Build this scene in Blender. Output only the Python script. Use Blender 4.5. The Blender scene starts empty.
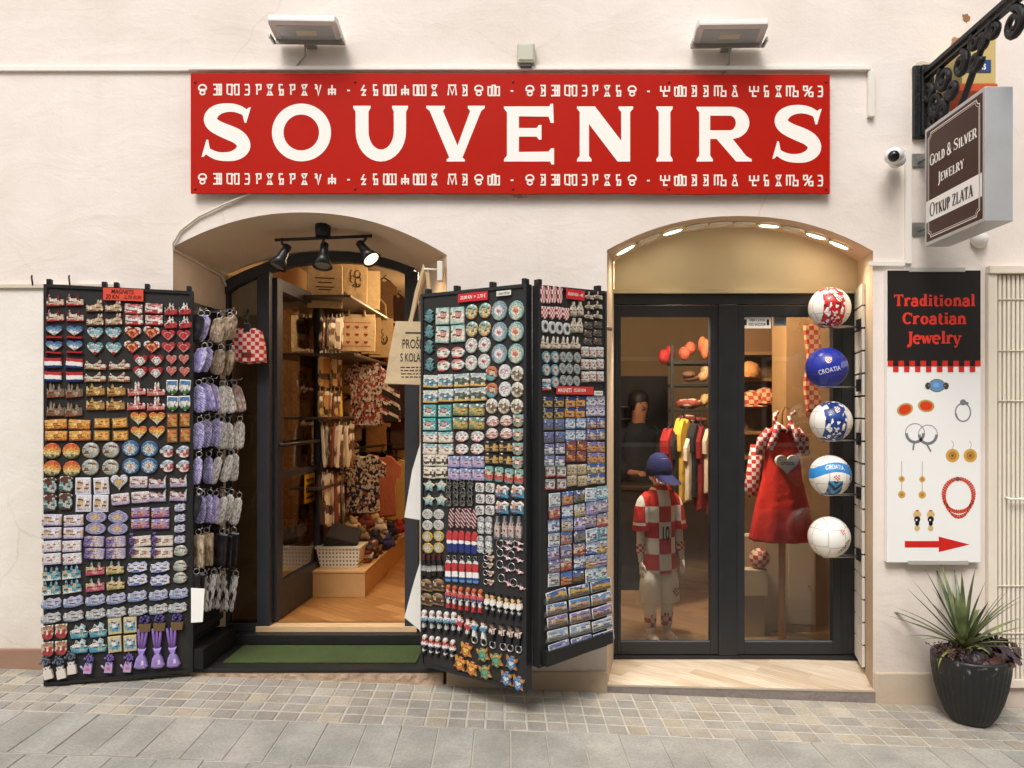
import bpy, bmesh, math, random
from mathutils import Vector, Matrix
PI = math.pi
rnd = random.Random(7)
scene = bpy.context.scene
COL = scene.collection
CX, CY, F, D0, H = 540.0, 410.0, 740.0, 4.5, 1.694

def P(px, py, d):
    """A point seen at pixel px, py when it stands d metres from the camera plane (wall face: d = 4.5, y = 0)."""
    return Vector(((px - CX) * d / F, d - D0, H - (py - CY) * d / F))

def ground(x):
    return -0.04 * x

# ---------------------------------------------------------------- colours and materials
def lin(c):
    return c / 12.92 if c <= .04045 else ((c + .055) / 1.055) ** 2.4

def hx(s):
    return tuple(lin(int(s[i:i + 2], 16) / 255) for i in (0, 2, 4)) + (1,)

def nd(nt, typ, ins=None, **props):
    n = nt.nodes.new(typ)
    for k, v in props.items():
        setattr(n, k, v)
    for k, v in (ins or {}).items():
        if isinstance(v, bpy.types.NodeSocket):
            nt.links.new(v, n.inputs[k])
        else:
            n.inputs[k].default_value = v
    return n

def math_(nt, op, a, b=0.0, c=None):
    ins = {0: a, 1: b}
    if c is not None:
        ins[2] = c
    return nd(nt, 'ShaderNodeMath', ins, operation=op).outputs[0]

def mixc(nt, fac, a, b, blend='MIX'):
    n = nd(nt, 'ShaderNodeMix', None, data_type='RGBA', blend_type=blend)
    for i, v in ((0, fac), (6, a), (7, b)):
        if isinstance(v, bpy.types.NodeSocket):
            nt.links.new(v, n.inputs[i])
        else:
            n.inputs[i].default_value = v
    return n.outputs[2]

def new_mat(name):
    m = bpy.data.materials.new(name)
    m.use_nodes = True
    nt = m.node_tree
    return m, nt, nt.nodes['Principled BSDF']

MATS = {}
def mat(col, r=.5, metal=0., noise=None, bump=None, emit=0., alpha=None, trans=0., coat=0.):
    key = (col, r, metal, noise, bump, emit, trans, coat)
    if key in MATS:
        return MATS[key]
    m, nt, b = new_mat('paint_' + col)
    c = hx(col)
    b.inputs['Base Color'].default_value = c
    b.inputs['Roughness'].default_value = r
    b.inputs['Metallic'].default_value = metal
    if r >= .4 and not metal:
        b.inputs['Specular IOR Level'].default_value = .3
    if coat:
        b.inputs['Coat Weight'].default_value = coat
        b.inputs['Coat Roughness'].default_value = .15
    if trans:
        b.inputs['Transmission Weight'].default_value = trans
    if emit:
        b.inputs['Emission Color'].default_value = c
        b.inputs['Emission Strength'].default_value = emit
    if noise or bump:
        tc = nd(nt, 'ShaderNodeTexCoord')
    if noise:
        n = nd(nt, 'ShaderNodeTexNoise', {'Vector': tc.outputs['Object'], 'Scale': noise[0], 'Detail': 6., 'Roughness': .65})
        f = math_(nt, 'MULTIPLY_ADD', n.outputs[0], noise[1] * 2, 1 - noise[1])
        out = mixc(nt, 1.0, c, f, 'MULTIPLY')
        nt.links.new(out, b.inputs['Base Color'])
        rr = math_(nt, 'MULTIPLY_ADD', n.outputs[0], .3, max(0, r - .15))
        nt.links.new(rr, b.inputs['Roughness'])
    if bump:
        n2 = nd(nt, 'ShaderNodeTexNoise', {'Vector': tc.outputs['Object'], 'Scale': bump[0], 'Detail': 5.})
        bn = nd(nt, 'ShaderNodeBump', {'Strength': bump[1], 'Distance': bump[2], 'Height': n2.outputs[0]})
        nt.links.new(bn.outputs[0], b.inputs['Normal'])
    MATS[key] = m
    return m

SPK = {}
def spk_finish(m, nt, b, key, col, x, z, border, bw, rough, bump, cs):
    if border:
        ax = math_(nt, 'ABSOLUTE', math_(nt, 'SUBTRACT', x, .5))
        az = math_(nt, 'ABSOLUTE', math_(nt, 'SUBTRACT', z, .5))
        if border[0] == 'o':
            dd = math_(nt, 'SQRT', math_(nt, 'ADD', math_(nt, 'MULTIPLY', ax, ax), math_(nt, 'MULTIPLY', az, az)))
            border_c = border[1:]
        else:
            dd = math_(nt, 'MAXIMUM', ax, az)
            border_c = border
        k = math_(nt, 'GREATER_THAN', dd, .5 - bw)
        col = mixc(nt, k, col, hx(border_c))
    nt.links.new(col, b.inputs['Base Color'])
    b.inputs['Roughness'].default_value = rough
    b.inputs['Specular IOR Level'].default_value = .35
    if bump:
        bn = nd(nt, 'ShaderNodeBump', {'Strength': bump, 'Distance': .004, 'Height': cs.outputs[1]})
        nt.links.new(bn.outputs[0], b.inputs['Normal'])
    SPK[key] = m
    return m
def spk(cols, spread=.35, sc=7., mode='v', border=None, rough=.32, bw=.07, bump=.25, seed=0.):
    """Printed or moulded little pictures: bands of flat colours broken up by a cell pattern."""
    key = (cols, spread, sc, mode, border, rough, bw, bump, seed)
    if key in SPK:
        return SPK[key]
    m, nt, b = new_mat('souvenir_print')
    tc = nd(nt, 'ShaderNodeTexCoord')
    g = tc.outputs['Generated']
    sep = nd(nt, 'ShaderNodeSeparateXYZ', {0: g})
    x, z = sep.outputs[0], sep.outputs[2]
    mp = nd(nt, 'ShaderNodeCombineXYZ', {0: x, 1: seed, 2: z})
    vo = nd(nt, 'ShaderNodeTexVoronoi', {'Vector': mp.outputs[0], 'Scale': sc, 'Randomness': 1.})
    cs = nd(nt, 'ShaderNodeSeparateColor', {0: vo.outputs['Color']})
    if mode == 'v' and spread >= .3:
        pal = [hx(c) for c in cols.split()]
        pal = [tuple((.3 * q[0] + .55 * q[1] + .15 * q[2]) * .14 + v * .86 for v in q[:3]) + (1,) for q in pal]
        n_ = 4.5 + (len(cols) * 7 + ord(cols[1]) + ord(cols[3])) % 4
        def town(scale, ph, h0, hr):
            cx_ = math_(nt, 'FLOOR', math_(nt, 'MULTIPLY_ADD', x, scale, ph + seed))
            wn = nd(nt, 'ShaderNodeTexWhiteNoise', {'W': cx_}, noise_dimensions='1D')
            sc_ = nd(nt, 'ShaderNodeSeparateColor', {0: wn.outputs['Color']})
            return math_(nt, 'MULTIPLY_ADD', wn.outputs['Value'], hr, h0), sc_.outputs[1], sc_.outputs[2]
        z2 = math_(nt, 'ADD', z, math_(nt, 'MULTIPLY', math_(nt, 'SUBTRACT', cs.outputs[0], .5), .07))
        col = mixc(nt, nd(nt, 'ShaderNodeMapRange', {0: z2, 1: .55, 2: .95}).outputs[0], pal[-2], pal[-1])
        cld = math_(nt, 'GREATER_THAN', math_(nt, 'ADD', cs.outputs[0], math_(nt, 'MULTIPLY', z, .25)), 1.05)
        col = mixc(nt, cld, col, hx('d8d4cc'))
        for scale, ph, h0, hr, mi in ((n_, .3 + ord(cols[2]) % 7, .42, .42, 1), (n_ * .7, 4.7 + ord(cols[4]) % 5, .22, .3, 2)):
            h_, r1, r2 = town(scale, ph, h0, hr)
            mid = pal[1:-1] or pal
            bcol = mixc(nt, math_(nt, 'GREATER_THAN', r1, .5), mid[0], mid[min(mi, len(mid) - 1)])
            win = math_(nt, 'MULTIPLY', math_(nt, 'GREATER_THAN', math_(nt, 'FRACT', math_(nt, 'MULTIPLY', x, scale * 2.)), .5), math_(nt, 'GREATER_THAN', math_(nt, 'FRACT', math_(nt, 'MULTIPLY', z, 9.)), .55))
            bcol = mixc(nt, math_(nt, 'MULTIPLY', win, .45), bcol, hx('2e2a2a'))
            roof = math_(nt, 'GREATER_THAN', z, math_(nt, 'SUBTRACT', h_, .09))
            rc = mixc(nt, math_(nt, 'GREATER_THAN', r2, .5), mid[0], hx('6e3a2c'))
            bcol = mixc(nt, roof, bcol, rc)
            col = mixc(nt, math_(nt, 'LESS_THAN', z, h_), col, bcol)
        fg = math_(nt, 'LESS_THAN', math_(nt, 'ADD', z, math_(nt, 'MULTIPLY', cs.outputs[2], .14)), .25)
        col = mixc(nt, fg, col, pal[0])
        vo2 = nd(nt, 'ShaderNodeTexVoronoi', {'Vector': mp.outputs[0], 'Scale': sc * 2.2, 'Randomness': 1.})
        cs2 = nd(nt, 'ShaderNodeSeparateColor', {0: vo2.outputs['Color']})
        col = mixc(nt, 1., col, math_(nt, 'MULTIPLY_ADD', cs2.outputs[0], .6, .62), 'MULTIPLY')
        return spk_finish(m, nt, b, key, col, x, z, border, bw, rough, bump, cs)
    if mode == 'v':
        base = z
    elif mode == 'h':
        base = x
    elif mode == 'n':
        base = .5
    elif mode == 'c':
        ck = nd(nt, 'ShaderNodeTexChecker', {'Vector': mp.outputs[0], 'Scale': sc, 'Color1': (1, 1, 1, 1), 'Color2': (0, 0, 0, 1)})
        base = ck.outputs[1]
    elif mode == 'd':
        base = math_(nt, 'FRACT', math_(nt, 'MULTIPLY', math_(nt, 'ADD', x, math_(nt, 'MULTIPLY', z, 3.)), 1.7))
    else:
        dx = math_(nt, 'SUBTRACT', x, .5)
        dz = math_(nt, 'SUBTRACT', z, .5)
        base = math_(nt, 'MULTIPLY', math_(nt, 'SQRT', math_(nt, 'ADD', math_(nt, 'MULTIPLY', dx, dx), math_(nt, 'MULTIPLY', dz, dz))), 2.)
    rv = math_(nt, 'MULTIPLY', math_(nt, 'SUBTRACT', cs.outputs[0], .5), spread)
    fac = math_(nt, 'ADD', base, rv)
    vo2 = nd(nt, 'ShaderNodeTexVoronoi', {'Vector': mp.outputs[0], 'Scale': sc * 2.3, 'Randomness': 1.})
    cs2 = nd(nt, 'ShaderNodeSeparateColor', {0: vo2.outputs['Color']})
    cr = nt.nodes.new('ShaderNodeValToRGB')
    nt.links.new(fac, cr.inputs[0])
    el = cr.color_ramp
    el.interpolation = 'CONSTANT'
    cl_ = cols.split()
    while len(el.elements) < len(cl_):
        el.elements.new(.5)
    for i, c in enumerate(cl_):
        el.elements[i].position = i / len(cl_)
    for i, c in enumerate(cl_):
        q = hx(c); g_ = .3 * q[0] + .55 * q[1] + .15 * q[2]
        el.elements[i].color = tuple(g_ + (v - g_) * .86 for v in q[:3]) + (1,)
    col = cr.outputs[0]
    if spread > .15:
        col = mixc(nt, 1., col, math_(nt, 'MULTIPLY_ADD', cs2.outputs[0], .75, .42), 'MULTIPLY')
    return spk_finish(m, nt, b, key, col, x, z, border, bw, rough, bump, cs)

def checker_mat(c1, c2, size, r=.8, plane='xz', off=(0., 0.), bump=True):
    m, nt, b = new_mat('checked_cloth')
    tc = nd(nt, 'ShaderNodeTexCoord')
    sep = nd(nt, 'ShaderNodeSeparateXYZ', {0: tc.outputs['Object']})
    i = {'x': 0, 'y': 1, 'z': 2}
    u = math_(nt, 'FLOOR', math_(nt, 'MULTIPLY_ADD', sep.outputs[i[plane[0]]], 1 / size, off[0]))
    v = math_(nt, 'FLOOR', math_(nt, 'MULTIPLY_ADD', sep.outputs[i[plane[1]]], 1 / size, off[1]))
    k = math_(nt, 'FLOORED_MODULO', math_(nt, 'ADD', u, v), 2.)
    nt.links.new(mixc(nt, k, hx(c1), hx(c2)), b.inputs['Base Color'])
    b.inputs['Roughness'].default_value = r
    if bump:
        n2 = nd(nt, 'ShaderNodeTexNoise', {'Vector': tc.outputs['Object'], 'Scale': 14., 'Detail': 4.})
        bn = nd(nt, 'ShaderNodeBump', {'Strength': .5, 'Distance': .02, 'Height': n2.outputs[0]})
        nt.links.new(bn.outputs[0], b.inputs['Normal'])
    return m

def glass_mat(name, tint='ffffff', extra=0.0):
    m, nt, b = new_mat(name)
    nt.nodes.remove(b)
    out = nt.nodes['Material Output']
    tr = nd(nt, 'ShaderNodeBsdfTransparent', {0: hx(tint)})
    gl = nd(nt, 'ShaderNodeBsdfGlossy', {0: (1, 1, 1, 1), 'Roughness': .0})
    fr = nd(nt, 'ShaderNodeFresnel', {0: 1.5})
    f2 = math_(nt, 'MULTIPLY_ADD', fr.outputs[0], 1.5, extra)
    mx = nd(nt, 'ShaderNodeMixShader', {0: f2, 1: tr.outputs[0], 2: gl.outputs[0]})
    nt.links.new(mx.outputs[0], out.inputs[0])
    return m

# ---------------------------------------------------------------- mesh builder
class MB:
    def __init__(s):
        s.v, s.f, s.m, s.sm = [], [], [], []
    def add(s, vs, fs, m=0, smooth=False):
        o = len(s.v)
        s.v += [tuple(p) for p in vs]
        for f in fs:
            s.f.append(tuple(i + o for i in f))
            s.m.append(m)
            s.sm.append(smooth)
        return s
    def box(s, x0, x1, y0, y1, z0, z1, m=0):
        vs = [(x, y, z) for z in (z0, z1) for y in (y0, y1) for x in (x0, x1)]
        return s.add(vs, [(0, 2, 3, 1), (4, 5, 7, 6), (0, 1, 5, 4), (2, 6, 7, 3), (0, 4, 6, 2), (1, 3, 7, 5)], m)
    def bbox(s, x0, x1, y0, y1, z0, z1, b=.004, m=0):
        """box with a chamfer on every edge"""
        bm = bmesh.new()
        bmesh.ops.create_cube(bm, size=1)
        for v in bm.verts:
            v.co = Vector(((x0 + x1) / 2 + v.co.x * (x1 - x0), (y0 + y1) / 2 + v.co.y * (y1 - y0), (z0 + z1) / 2 + v.co.z * (z1 - z0)))
        b = min(b, .45 * min(abs(x1 - x0), abs(y1 - y0), abs(z1 - z0)))
        bmesh.ops.bevel(bm, geom=bm.edges[:], offset=b, segments=2, affect='EDGES', profile=.6)
        bm.verts.index_update()
        s.add([v.co for v in bm.verts], [[v.index for v in f.verts] for f in bm.faces], m)
        bm.free()
        return s
    def prism(s, pts, y0, y1, inset=.9, bev=.25, m=0, mf=None):
        """outline (x, z) extruded from the back y0 to the front y1 (< y0), front edge rounded off"""
        n = len(pts)
        a = sum(pts[i][0] * pts[(i + 1) % n][1] - pts[(i + 1) % n][0] * pts[i][1] for i in range(n))
        if a < 0:
            pts = pts[::-1]
        cx = sum(p[0] for p in pts) / n
        cz = sum(p[1] for p in pts) / n
        ym = y1 + (y0 - y1) * bev
        vs = [(x, y0, z) for x, z in pts] + [(x, ym, z) for x, z in pts] + [(cx + (x - cx) * inset, y1, cz + (z - cz) * inset) for x, z in pts]
        fs = []
        for i in range(n):
            j = (i + 1) % n
            fs.append((i, j, n + j, n + i))
            fs.append((n + i, n + j, 2 * n + j, 2 * n + i))
        s.add(vs, fs + [tuple(range(n - 1, -1, -1))], m)
        o = len(s.v) - n
        s.f.append(tuple(range(o, o + n)))
        s.m.append(m if mf is None else mf)
        s.sm.append(False)
        return s
    def tube(s, path, r, n=8, m=0, cap=True, smooth=True):
        path = [Vector(p) for p in path]
        rs = r if isinstance(r, (list, tuple)) else [r] * len(path)
        vs, fs = [], []
        prev = None
        for i, p in enumerate(path):
            t = (path[min(i + 1, len(path) - 1)] - path[max(i - 1, 0)])
            if t.length < 1e-9:
                t = Vector((0, 0, 1))
            t.normalize()
            if prev is None:
                a = Vector((0, 0, 1)) if abs(t.z) < .9 else Vector((1, 0, 0))
                u = t.cross(a).normalized()
            else:
                u = (prev - t * prev.dot(t)).normalized()
            prev = u
            w = t.cross(u)
            for k in range(n):
                an = 2 * PI * k / n
                vs.append(p + (u * math.cos(an) + w * math.sin(an)) * rs[i])
        for i in range(len(path) - 1):
            for k in range(n):
                k2 = (k + 1) % n
                fs.append((i * n + k, i * n + k2, (i + 1) * n + k2, (i + 1) * n + k))
        s.add(vs, fs, m, smooth)
        if cap:
            o = len(s.v) - len(vs)
            for c in (tuple(range(o + n - 1, o - 1, -1)), tuple(range(o + (len(path) - 1) * n, o + len(path) * n))):
                s.f.append(c); s.m.append(m); s.sm.append(False)
        return s
    def loft(s, rings, m=0, cap=True, smooth=True):
        n = len(rings[0])
        vs = [p for r in rings for p in r]
        fs = [(i * n + k, i * n + (k + 1) % n, (i + 1) * n + (k + 1) % n, (i + 1) * n + k) for i in range(len(rings) - 1) for k in range(n)]
        s.add(vs, fs, m, smooth)
        if cap:
            o = len(s.v) - len(vs)
            s.f.append(tuple(range(o + n - 1, o - 1, -1))); s.m.append(m); s.sm.append(smooth)
            s.f.append(tuple(range(o + (len(rings) - 1) * n, o + len(rings) * n))); s.m.append(m); s.sm.append(smooth)
        return s
    def lathe(s, prof, c=(0, 0, 0), n=24, m=0, cap=True, sy=1.):
        rings = [[(c[0] + r * math.cos(2 * PI * k / n), c[1] + sy * r * math.sin(2 * PI * k / n), c[2] + z) for k in range(n)] for r, z in prof]
        return s.loft(rings, m, cap)
    def ball(s, c, r, n=12, m=0, sc=(1, 1, 1)):
        rings = []
        k = max(4, n // 2 + 1)
        for i in range(k + 1):
            a = -PI / 2 + PI * i / k
            rr = max(1e-4, math.cos(a)) * r
            rings.append([(c[0] + sc[0] * rr * math.cos(2 * PI * j / n), c[1] + sc[1] * rr * math.sin(2 * PI * j / n), c[2] + sc[2] * r * math.sin(a)) for j in range(n)])
        return s.loft(rings, m)
    def build(s, name, mats, parent=None, loc=None, rz=0.):
        me = bpy.data.meshes.new(name)
        me.from_pydata(s.v, [], s.f)
        if not isinstance(mats, (list, tuple)):
            mats = [mats]
        for x in mats:
            me.materials.append(x)
        me.polygons.foreach_set('material_index', s.m)
        me.polygons.foreach_set('use_smooth', s.sm)
        me.update()
        o = bpy.data.objects.new(name, me)
        COL.objects.link(o)
        if parent is not None:
            o.parent = parent
        if loc is not None:
            o.location = loc
        if rz:
            o.rotation_euler.z = rz
        return o

def tag(o, label, cat, group=None):
    o['label'] = label
    o['category'] = cat
    if group:
        o['group'] = group
    return o

def thing(name, label, cat, loc=(0, 0, 0), rz=0., group=None):
    o = bpy.data.objects.new(name, None)
    COL.objects.link(o)
    o.location = loc
    o.rotation_euler.z = rz
    o.empty_display_size = .05
    return tag(o, label, cat, group)

def struct(o):
    o['kind'] = 'structure'
    return o

def copy_tree(o, parent=None):
    c = o.copy()
    COL.objects.link(c)
    if parent is not None:
        c.parent = parent
    for ch in list(o.children):
        copy_tree(ch, c)
    return c

def smooth_mod(o, lv=1):
    md = o.modifiers.new('subsurf', 'SUBSURF')
    md.levels = md.render_levels = lv
    return o

# ---------------------------------------------------------------- lettering
def ribbon(pts, ws):
    """2D stroke with a width per point -> verts, quads"""
    if not isinstance(ws, (list, tuple)):
        ws = [ws] * len(pts)
    vs, fs = [], []
    n = len(pts)
    for i in range(n):
        a = pts[max(i - 1, 0)]; b = pts[i]; c = pts[min(i + 1, n - 1)]
        def nr(p, q):
            dx, dy = q[0] - p[0], q[1] - p[1]
            l = math.hypot(dx, dy) or 1e-9
            return (-dy / l, dx / l)
        if i == 0:
            nx, ny = nr(b, c); k = 1
        elif i == n - 1:
            nx, ny = nr(a, b); k = 1
        else:
            n1, n2 = nr(a, b), nr(b, c)
            nx, ny = n1[0] + n2[0], n1[1] + n2[1]
            l = math.hypot(nx, ny) or 1e-9
            nx, ny = nx / l, ny / l
            k = 1 / max(.5, nx * n1[0] + ny * n1[1])
        w = ws[i] / 2 * k
        vs += [(b[0] + nx * w, b[1] + ny * w), (b[0] - nx * w, b[1] - ny * w)]
    for i in range(n - 1):
        fs.append((2 * i, 2 * i + 1, 2 * i + 3, 2 * i + 2))
    return vs, fs

def arc(cx, cy, rx, ry, a0, a1, n=14):
    return [(cx + rx * math.cos(math.radians(a0 + (a1 - a0) * i / n)), cy + ry * math.sin(math.radians(a0 + (a1 - a0) * i / n))) for i in range(n + 1)]

def glyph(c, T, t, q, ts=None):
    """strokes of a seriffed letter, cap height 1: list of (points, widths), advance.  T thick, t thin, q serif half length"""
    S = []
    def L(*p, w=T): S.append((list(p), w))
    def ser(x, y, h=q):
        s_ = ts or t
        yy = y + s_ / 2 if y < .5 else y - s_ / 2
        S.append(([(x - T / 2 - h, yy), (x + T / 2 + h, yy)], s_))
        if ts:
            y2 = y + ts if y < .5 else y - ts
            y3 = y + ts * 2.6 if y < .5 else y - ts * 2.6
            S.append(([(x, y2), (x, y3)], [T + h * 1.5, T]))
    def stem(x, y0=0., y1=1., w=T, s0=True, s1=True):
        S.append(([(x, y0), (x, y1)], w))
        if s0: ser(x, y0)
        if s1: ser(x, y1)
    def bowl(cx, cy, rx, ry, a0, a1, n=16):
        p = arc(cx, cy, rx - T / 2, ry - t / 2, a0, a1, n)
        w = [t + (T - t) * abs(math.cos(math.radians(a0 + (a1 - a0) * i / n))) for i in range(n + 1)]
        S.append((p, w))
    adv = .8
    if c == 'A':
        L((.08, .02), (.42, .98), w=t); L((.42, .98), (.78, .02)); L((.2, .33), (.62, .33), w=t); ser(.08, 0, q * .8); ser(.78, 0, q * .8); adv = .88
    elif c == 'C':
        bowl(.46, .5, .44, .5, 45, 315); L((.78, .95), (.78, .66), w=t); adv = .85
    elif c == 'D':
        stem(.17); S.append((arc(.3, .5, .5 - T / 2, .5 - t / 2, -90, 90), [t + (T - t) * math.sin(PI * i / 14) for i in range(15)])); L((.17, t / 2), (.31, t / 2), w=t); L((.17, 1 - t / 2), (.31, 1 - t / 2), w=t); adv = .88
    elif c == 'E':
        stem(.17); L((.17, t / 2), (.72, t / 2), w=t); L((.17, 1 - t / 2), (.7, 1 - t / 2), w=t); L((.17, .52), (.52, .52), w=t)
        L((.7, -.02), (.7, .2), w=t); L((.68, .82), (.68, 1.02), w=t); L((.52, .4), (.52, .63), w=t); adv = .78
    elif c == 'G':
        bowl(.46, .5, .44, .5, 45, 330); L((.78, .95), (.78, .68), w=t); stem(.76, .0, .42, s0=False); adv = .9
    elif c == 'I':
        stem(.2); adv = .42
    elif c == 'J':
        S.append(([(.32, .98), (.32, .15)] + arc(.1, .05, .22, .25, 0, -110, 8), [T] * 4 + [T * .8] * 7)); S[-1] = (S[-1][0], [T] * len(S[-1][0])); ser(.32, 1); adv = .5
    elif c == 'K':
        stem(.17); L((.2, .42), (.72, .98), w=t); L((.32, .55), (.76, .02)); ser(.76, 0, q * .7); ser(.7, 1, q * .6); adv = .84
    elif c == 'L':
        stem(.17); L((.17, t / 2), (.7, t / 2), w=t); L((.68, 0), (.68, .25), w=t); adv = .72
    elif c == 'N':
        stem(.14, w=t * 1.6); L((.14, .97), (.76, .03)); stem(.76, w=t * 1.6, s0=False); adv = .92
    elif c == 'O':
        bowl(.5, .5, .5, .5, 0, 360, 36); adv = 1.02
    elif c == 'P':
        stem(.17); S.append((arc(.36, .73, .3 - T / 2, .27 - t / 2, -90, 90), [t + (T - t) * math.sin(PI * i / 14) for i in range(15)])); L((.17, .46 + t / 2), (.37, .46 + t / 2), w=t); L((.17, 1 - t / 2), (.37, 1 - t / 2), w=t); adv = .72
    elif c == 'R':
        stem(.17); S.append((arc(.42, .73, .34 - T / 2, .27 - t / 2, -90, 90), [t + (T - t) * math.sin(PI * i / 14) for i in range(15)])); L((.17, .46 + t / 2), (.43, .46 + t / 2), w=t); L((.17, 1 - t / 2), (.43, 1 - t / 2), w=t)
        L((.45, .48), (.8, .02)); ser(.83, 0, q * .6); adv = .92
    elif c == 'S':
        sp = [(.80, .80, .12), (.70, .875, .13), (.57, .92, .13), (.43, .93, .14), (.29, .905, .16), (.18, .83, .18), (.14, .73, .19), (.19, .63, .2), (.32, .55, .21), (.48, .49, .22), (.62, .43, .21), (.72, .34, .2), (.735, .24, .19), (.68, .145, .17), (.56, .085, .15), (.42, .065, .13), (.28, .08, .13), (.16, .135, .13), (.06, .21, .12)]
        f = lambda w_: t + (T - t) * (w_ - .12) / .1
        for _ in range(2):
            q3 = [sp[0]]
            for a_, b_ in zip(sp[:-1], sp[1:]):
                q3 += [tuple(.75 * u + .25 * v for u, v in zip(a_, b_)), tuple(.25 * u + .75 * v for u, v in zip(a_, b_))]
            sp = q3 + [sp[-1]]
        S.append(([p[:2] for p in sp], [f(p[2]) for p in sp])); L((.85, .93), (.765, .66), w=t * .55); L((.10, .36), (.01, .08), w=t * .55); adv = .82
    elif c == 'T':
        stem(.4, 0, 1, s1=False); L((.03, 1 - t / 2), (.77, 1 - t / 2), w=t); L((.04, .75), (.06, 1), w=t); L((.76, .75), (.74, 1), w=t); adv = .82
    elif c == 'U':
        S.append(([(.14, .98), (.14, .4)] + arc(.45, .36, .31, .36 - t / 2, 180, 360, 14) + [(.76, .98)], T)); ser(.14, 1); ser(.76, 1); adv = .92
    elif c == 'V':
        L((.1, .98), (.46, .04)); L((.46, .04), (.82, .98), w=(T + t) / 2); ser(.1, 1); ser(.82, 1); ser(.46, 0, 0); adv = .92
    elif c == 'W':
        L((.08, .98), (.34, .03)); L((.34, .03), (.58, .95), w=t); L((.56, .97), (.82, .03)); L((.82, .03), (1.08, .98), w=t); ser(.08, 1); ser(1.08, 1); adv = 1.18
    elif c == 'Y':
        L((.08, .98), (.42, .48)); L((.42, .48), (.76, .98), w=t); stem(.42, 0, .5, s1=False); ser(.08, 1, q * .8); ser(.76, 1, q * .8); adv = .84
    elif c == 'Z':
        L((.06, 1 - t / 2), (.7, 1 - t / 2), w=t); L((.66, .95), (.1, .05)); L((.06, t / 2), (.72, t / 2), w=t); L((.72, 0), (.74, .25), w=t); L((.08, .78), (.06, 1), w=t); adv = .8
    elif c == '&':
        S.append((arc(.38, .76, .2, .22, -60, 240, 14), (T + t) / 2)); L((.26, .6), (.82, .02)); S.append((arc(.36, .27, .3, .26, 120, 330, 12), T * .8)); L((.6, .12), (.84, .5), w=t); adv = .92
    elif c == 'a':
        S.append(([(.1, .52)] + arc(.3, .46, .2, .2, 150, 0, 8) + [(.5, .06)], T * .85)); S.append((arc(.28, .2, .22, .18, 40, 330, 12), T * .8)); L((.5, .06), (.62, .03), w=t); adv = .66
    elif c == 'd':
        bowl(.32, .34, .3, .35, 0, 360, 20); stem(.54, 0, 1.04, s1=False); L((.38, 1.0), (.54, 1.0), w=t); adv = .74
    elif c == 'e':
        S.append((arc(.34, .34, .28, .31, 5, 310, 20), T * .85)); L((.08, .36), (.62, .36), w=t); adv = .7
    elif c == 'i':
        stem(.2, 0, .68, s1=False); L((.06, .64), (.2, .64), w=t); L((.2, .82), (.2, .98), w=T * 1.1); adv = .4
    elif c == 'l':
        stem(.2, 0, 1.04, s1=False); L((.06, 1.0), (.2, 1.0), w=t); adv = .4
    elif c == 'n':
        stem(.17, 0, .68, s1=False); L((.03, .64), (.17, .64), w=t); S.append(([(.2, .5)] + arc(.38, .42, .2, .24, 130, 0, 8) + [(.58, .02)], T * .9)); ser(.58, 0); adv = .78
    elif c == 'o':
        bowl(.36, .34, .34, .36, 0, 360, 24); adv = .74
    elif c == 'r':
        stem(.17, 0, .68, s1=False); L((.03, .64), (.17, .64), w=t); S.append(([(.2, .46)] + arc(.38, .46, .18, .2, 140, 40, 6), T * .85)); adv = .58
    elif c == 's':
        S.append((arc(.28, .5, .2, .16, 30, 200, 8) + [(.28, .35)] + arc(.28, .18, .2, .16, 40, -150, 8), T * .7)); adv = .56
    elif c == 't':
        L((.2, .9), (.2, .12)); S.append((arc(.34, .14, .14, .12, 180, 320, 6), T * .7)); L((.03, .64), (.4, .64), w=t); adv = .48
    elif c == 'w':
        L((.06, .66), (.26, .02)); L((.26, .02), (.44, .64), w=t); L((.42, .66), (.62, .02)); L((.62, .02), (.8, .66), w=t); ser(.06, .68, q * .6); ser(.8, .68, q * .6); adv = .88
    elif c == 'y':
        L((.08, .66), (.32, .0)); L((.58, .66), (.26, -.26), w=t); L((.26, -.26), (.08, -.24), w=T * .7); ser(.08, .68, q * .7); ser(.58, .68, q * .7); adv = .68
    return S, adv

def serif_text(s, T=.16, t=.07, q=.07, sx=1., gap=.06, small=1.):
    """a line of seriffed text -> list of (verts, faces); lower-case letters as small capitals when small < 1"""
    out, x = [], 0.
    for ch in s:
        if ch == ' ':
            x += .34 * sx
            continue
        k = 1.
        if small < 1 and ch.islower():
            k, ch = small, ch.upper()
        S, adv = glyph(ch, T / k, t / k, q)
        for pts, w in S:
            pp = [(x + p[0] * k * sx, p[1] * k) for p in pts]
            ww = [a * k for a in w] if isinstance(w, (list, tuple)) else w * k
            out.append(ribbon(pp, ww))
        x += (adv * k) * sx + gap
    return out

def bounds(parts):
    xs = [p[0] for v, f in parts for p in v]; ys = [p[1] for v, f in parts for p in v]
    return min(xs), max(xs), min(ys), max(ys)

def lay(mb, parts, fn, m=0, box=None, step=.00008, keep_y=False):
    """put flat 2D lettering onto a surface: box (x0, x1, z0, z1) then fn(x, z, k) -> point"""
    a, b, c, d = bounds(parts)
    if keep_y:
        c, d = 0., 1.
    for k, (v, f) in enumerate(parts):
        q = v
        if box:
            q = [(box[0] + (p[0] - a) / (b - a) * (box[1] - box[0]), box[2] + (p[1] - c) / (d - c) * (box[3] - box[2])) for p in v]
        mb.add([fn(p[0], p[1], (k % 23) * step) for p in q], f, m)

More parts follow.
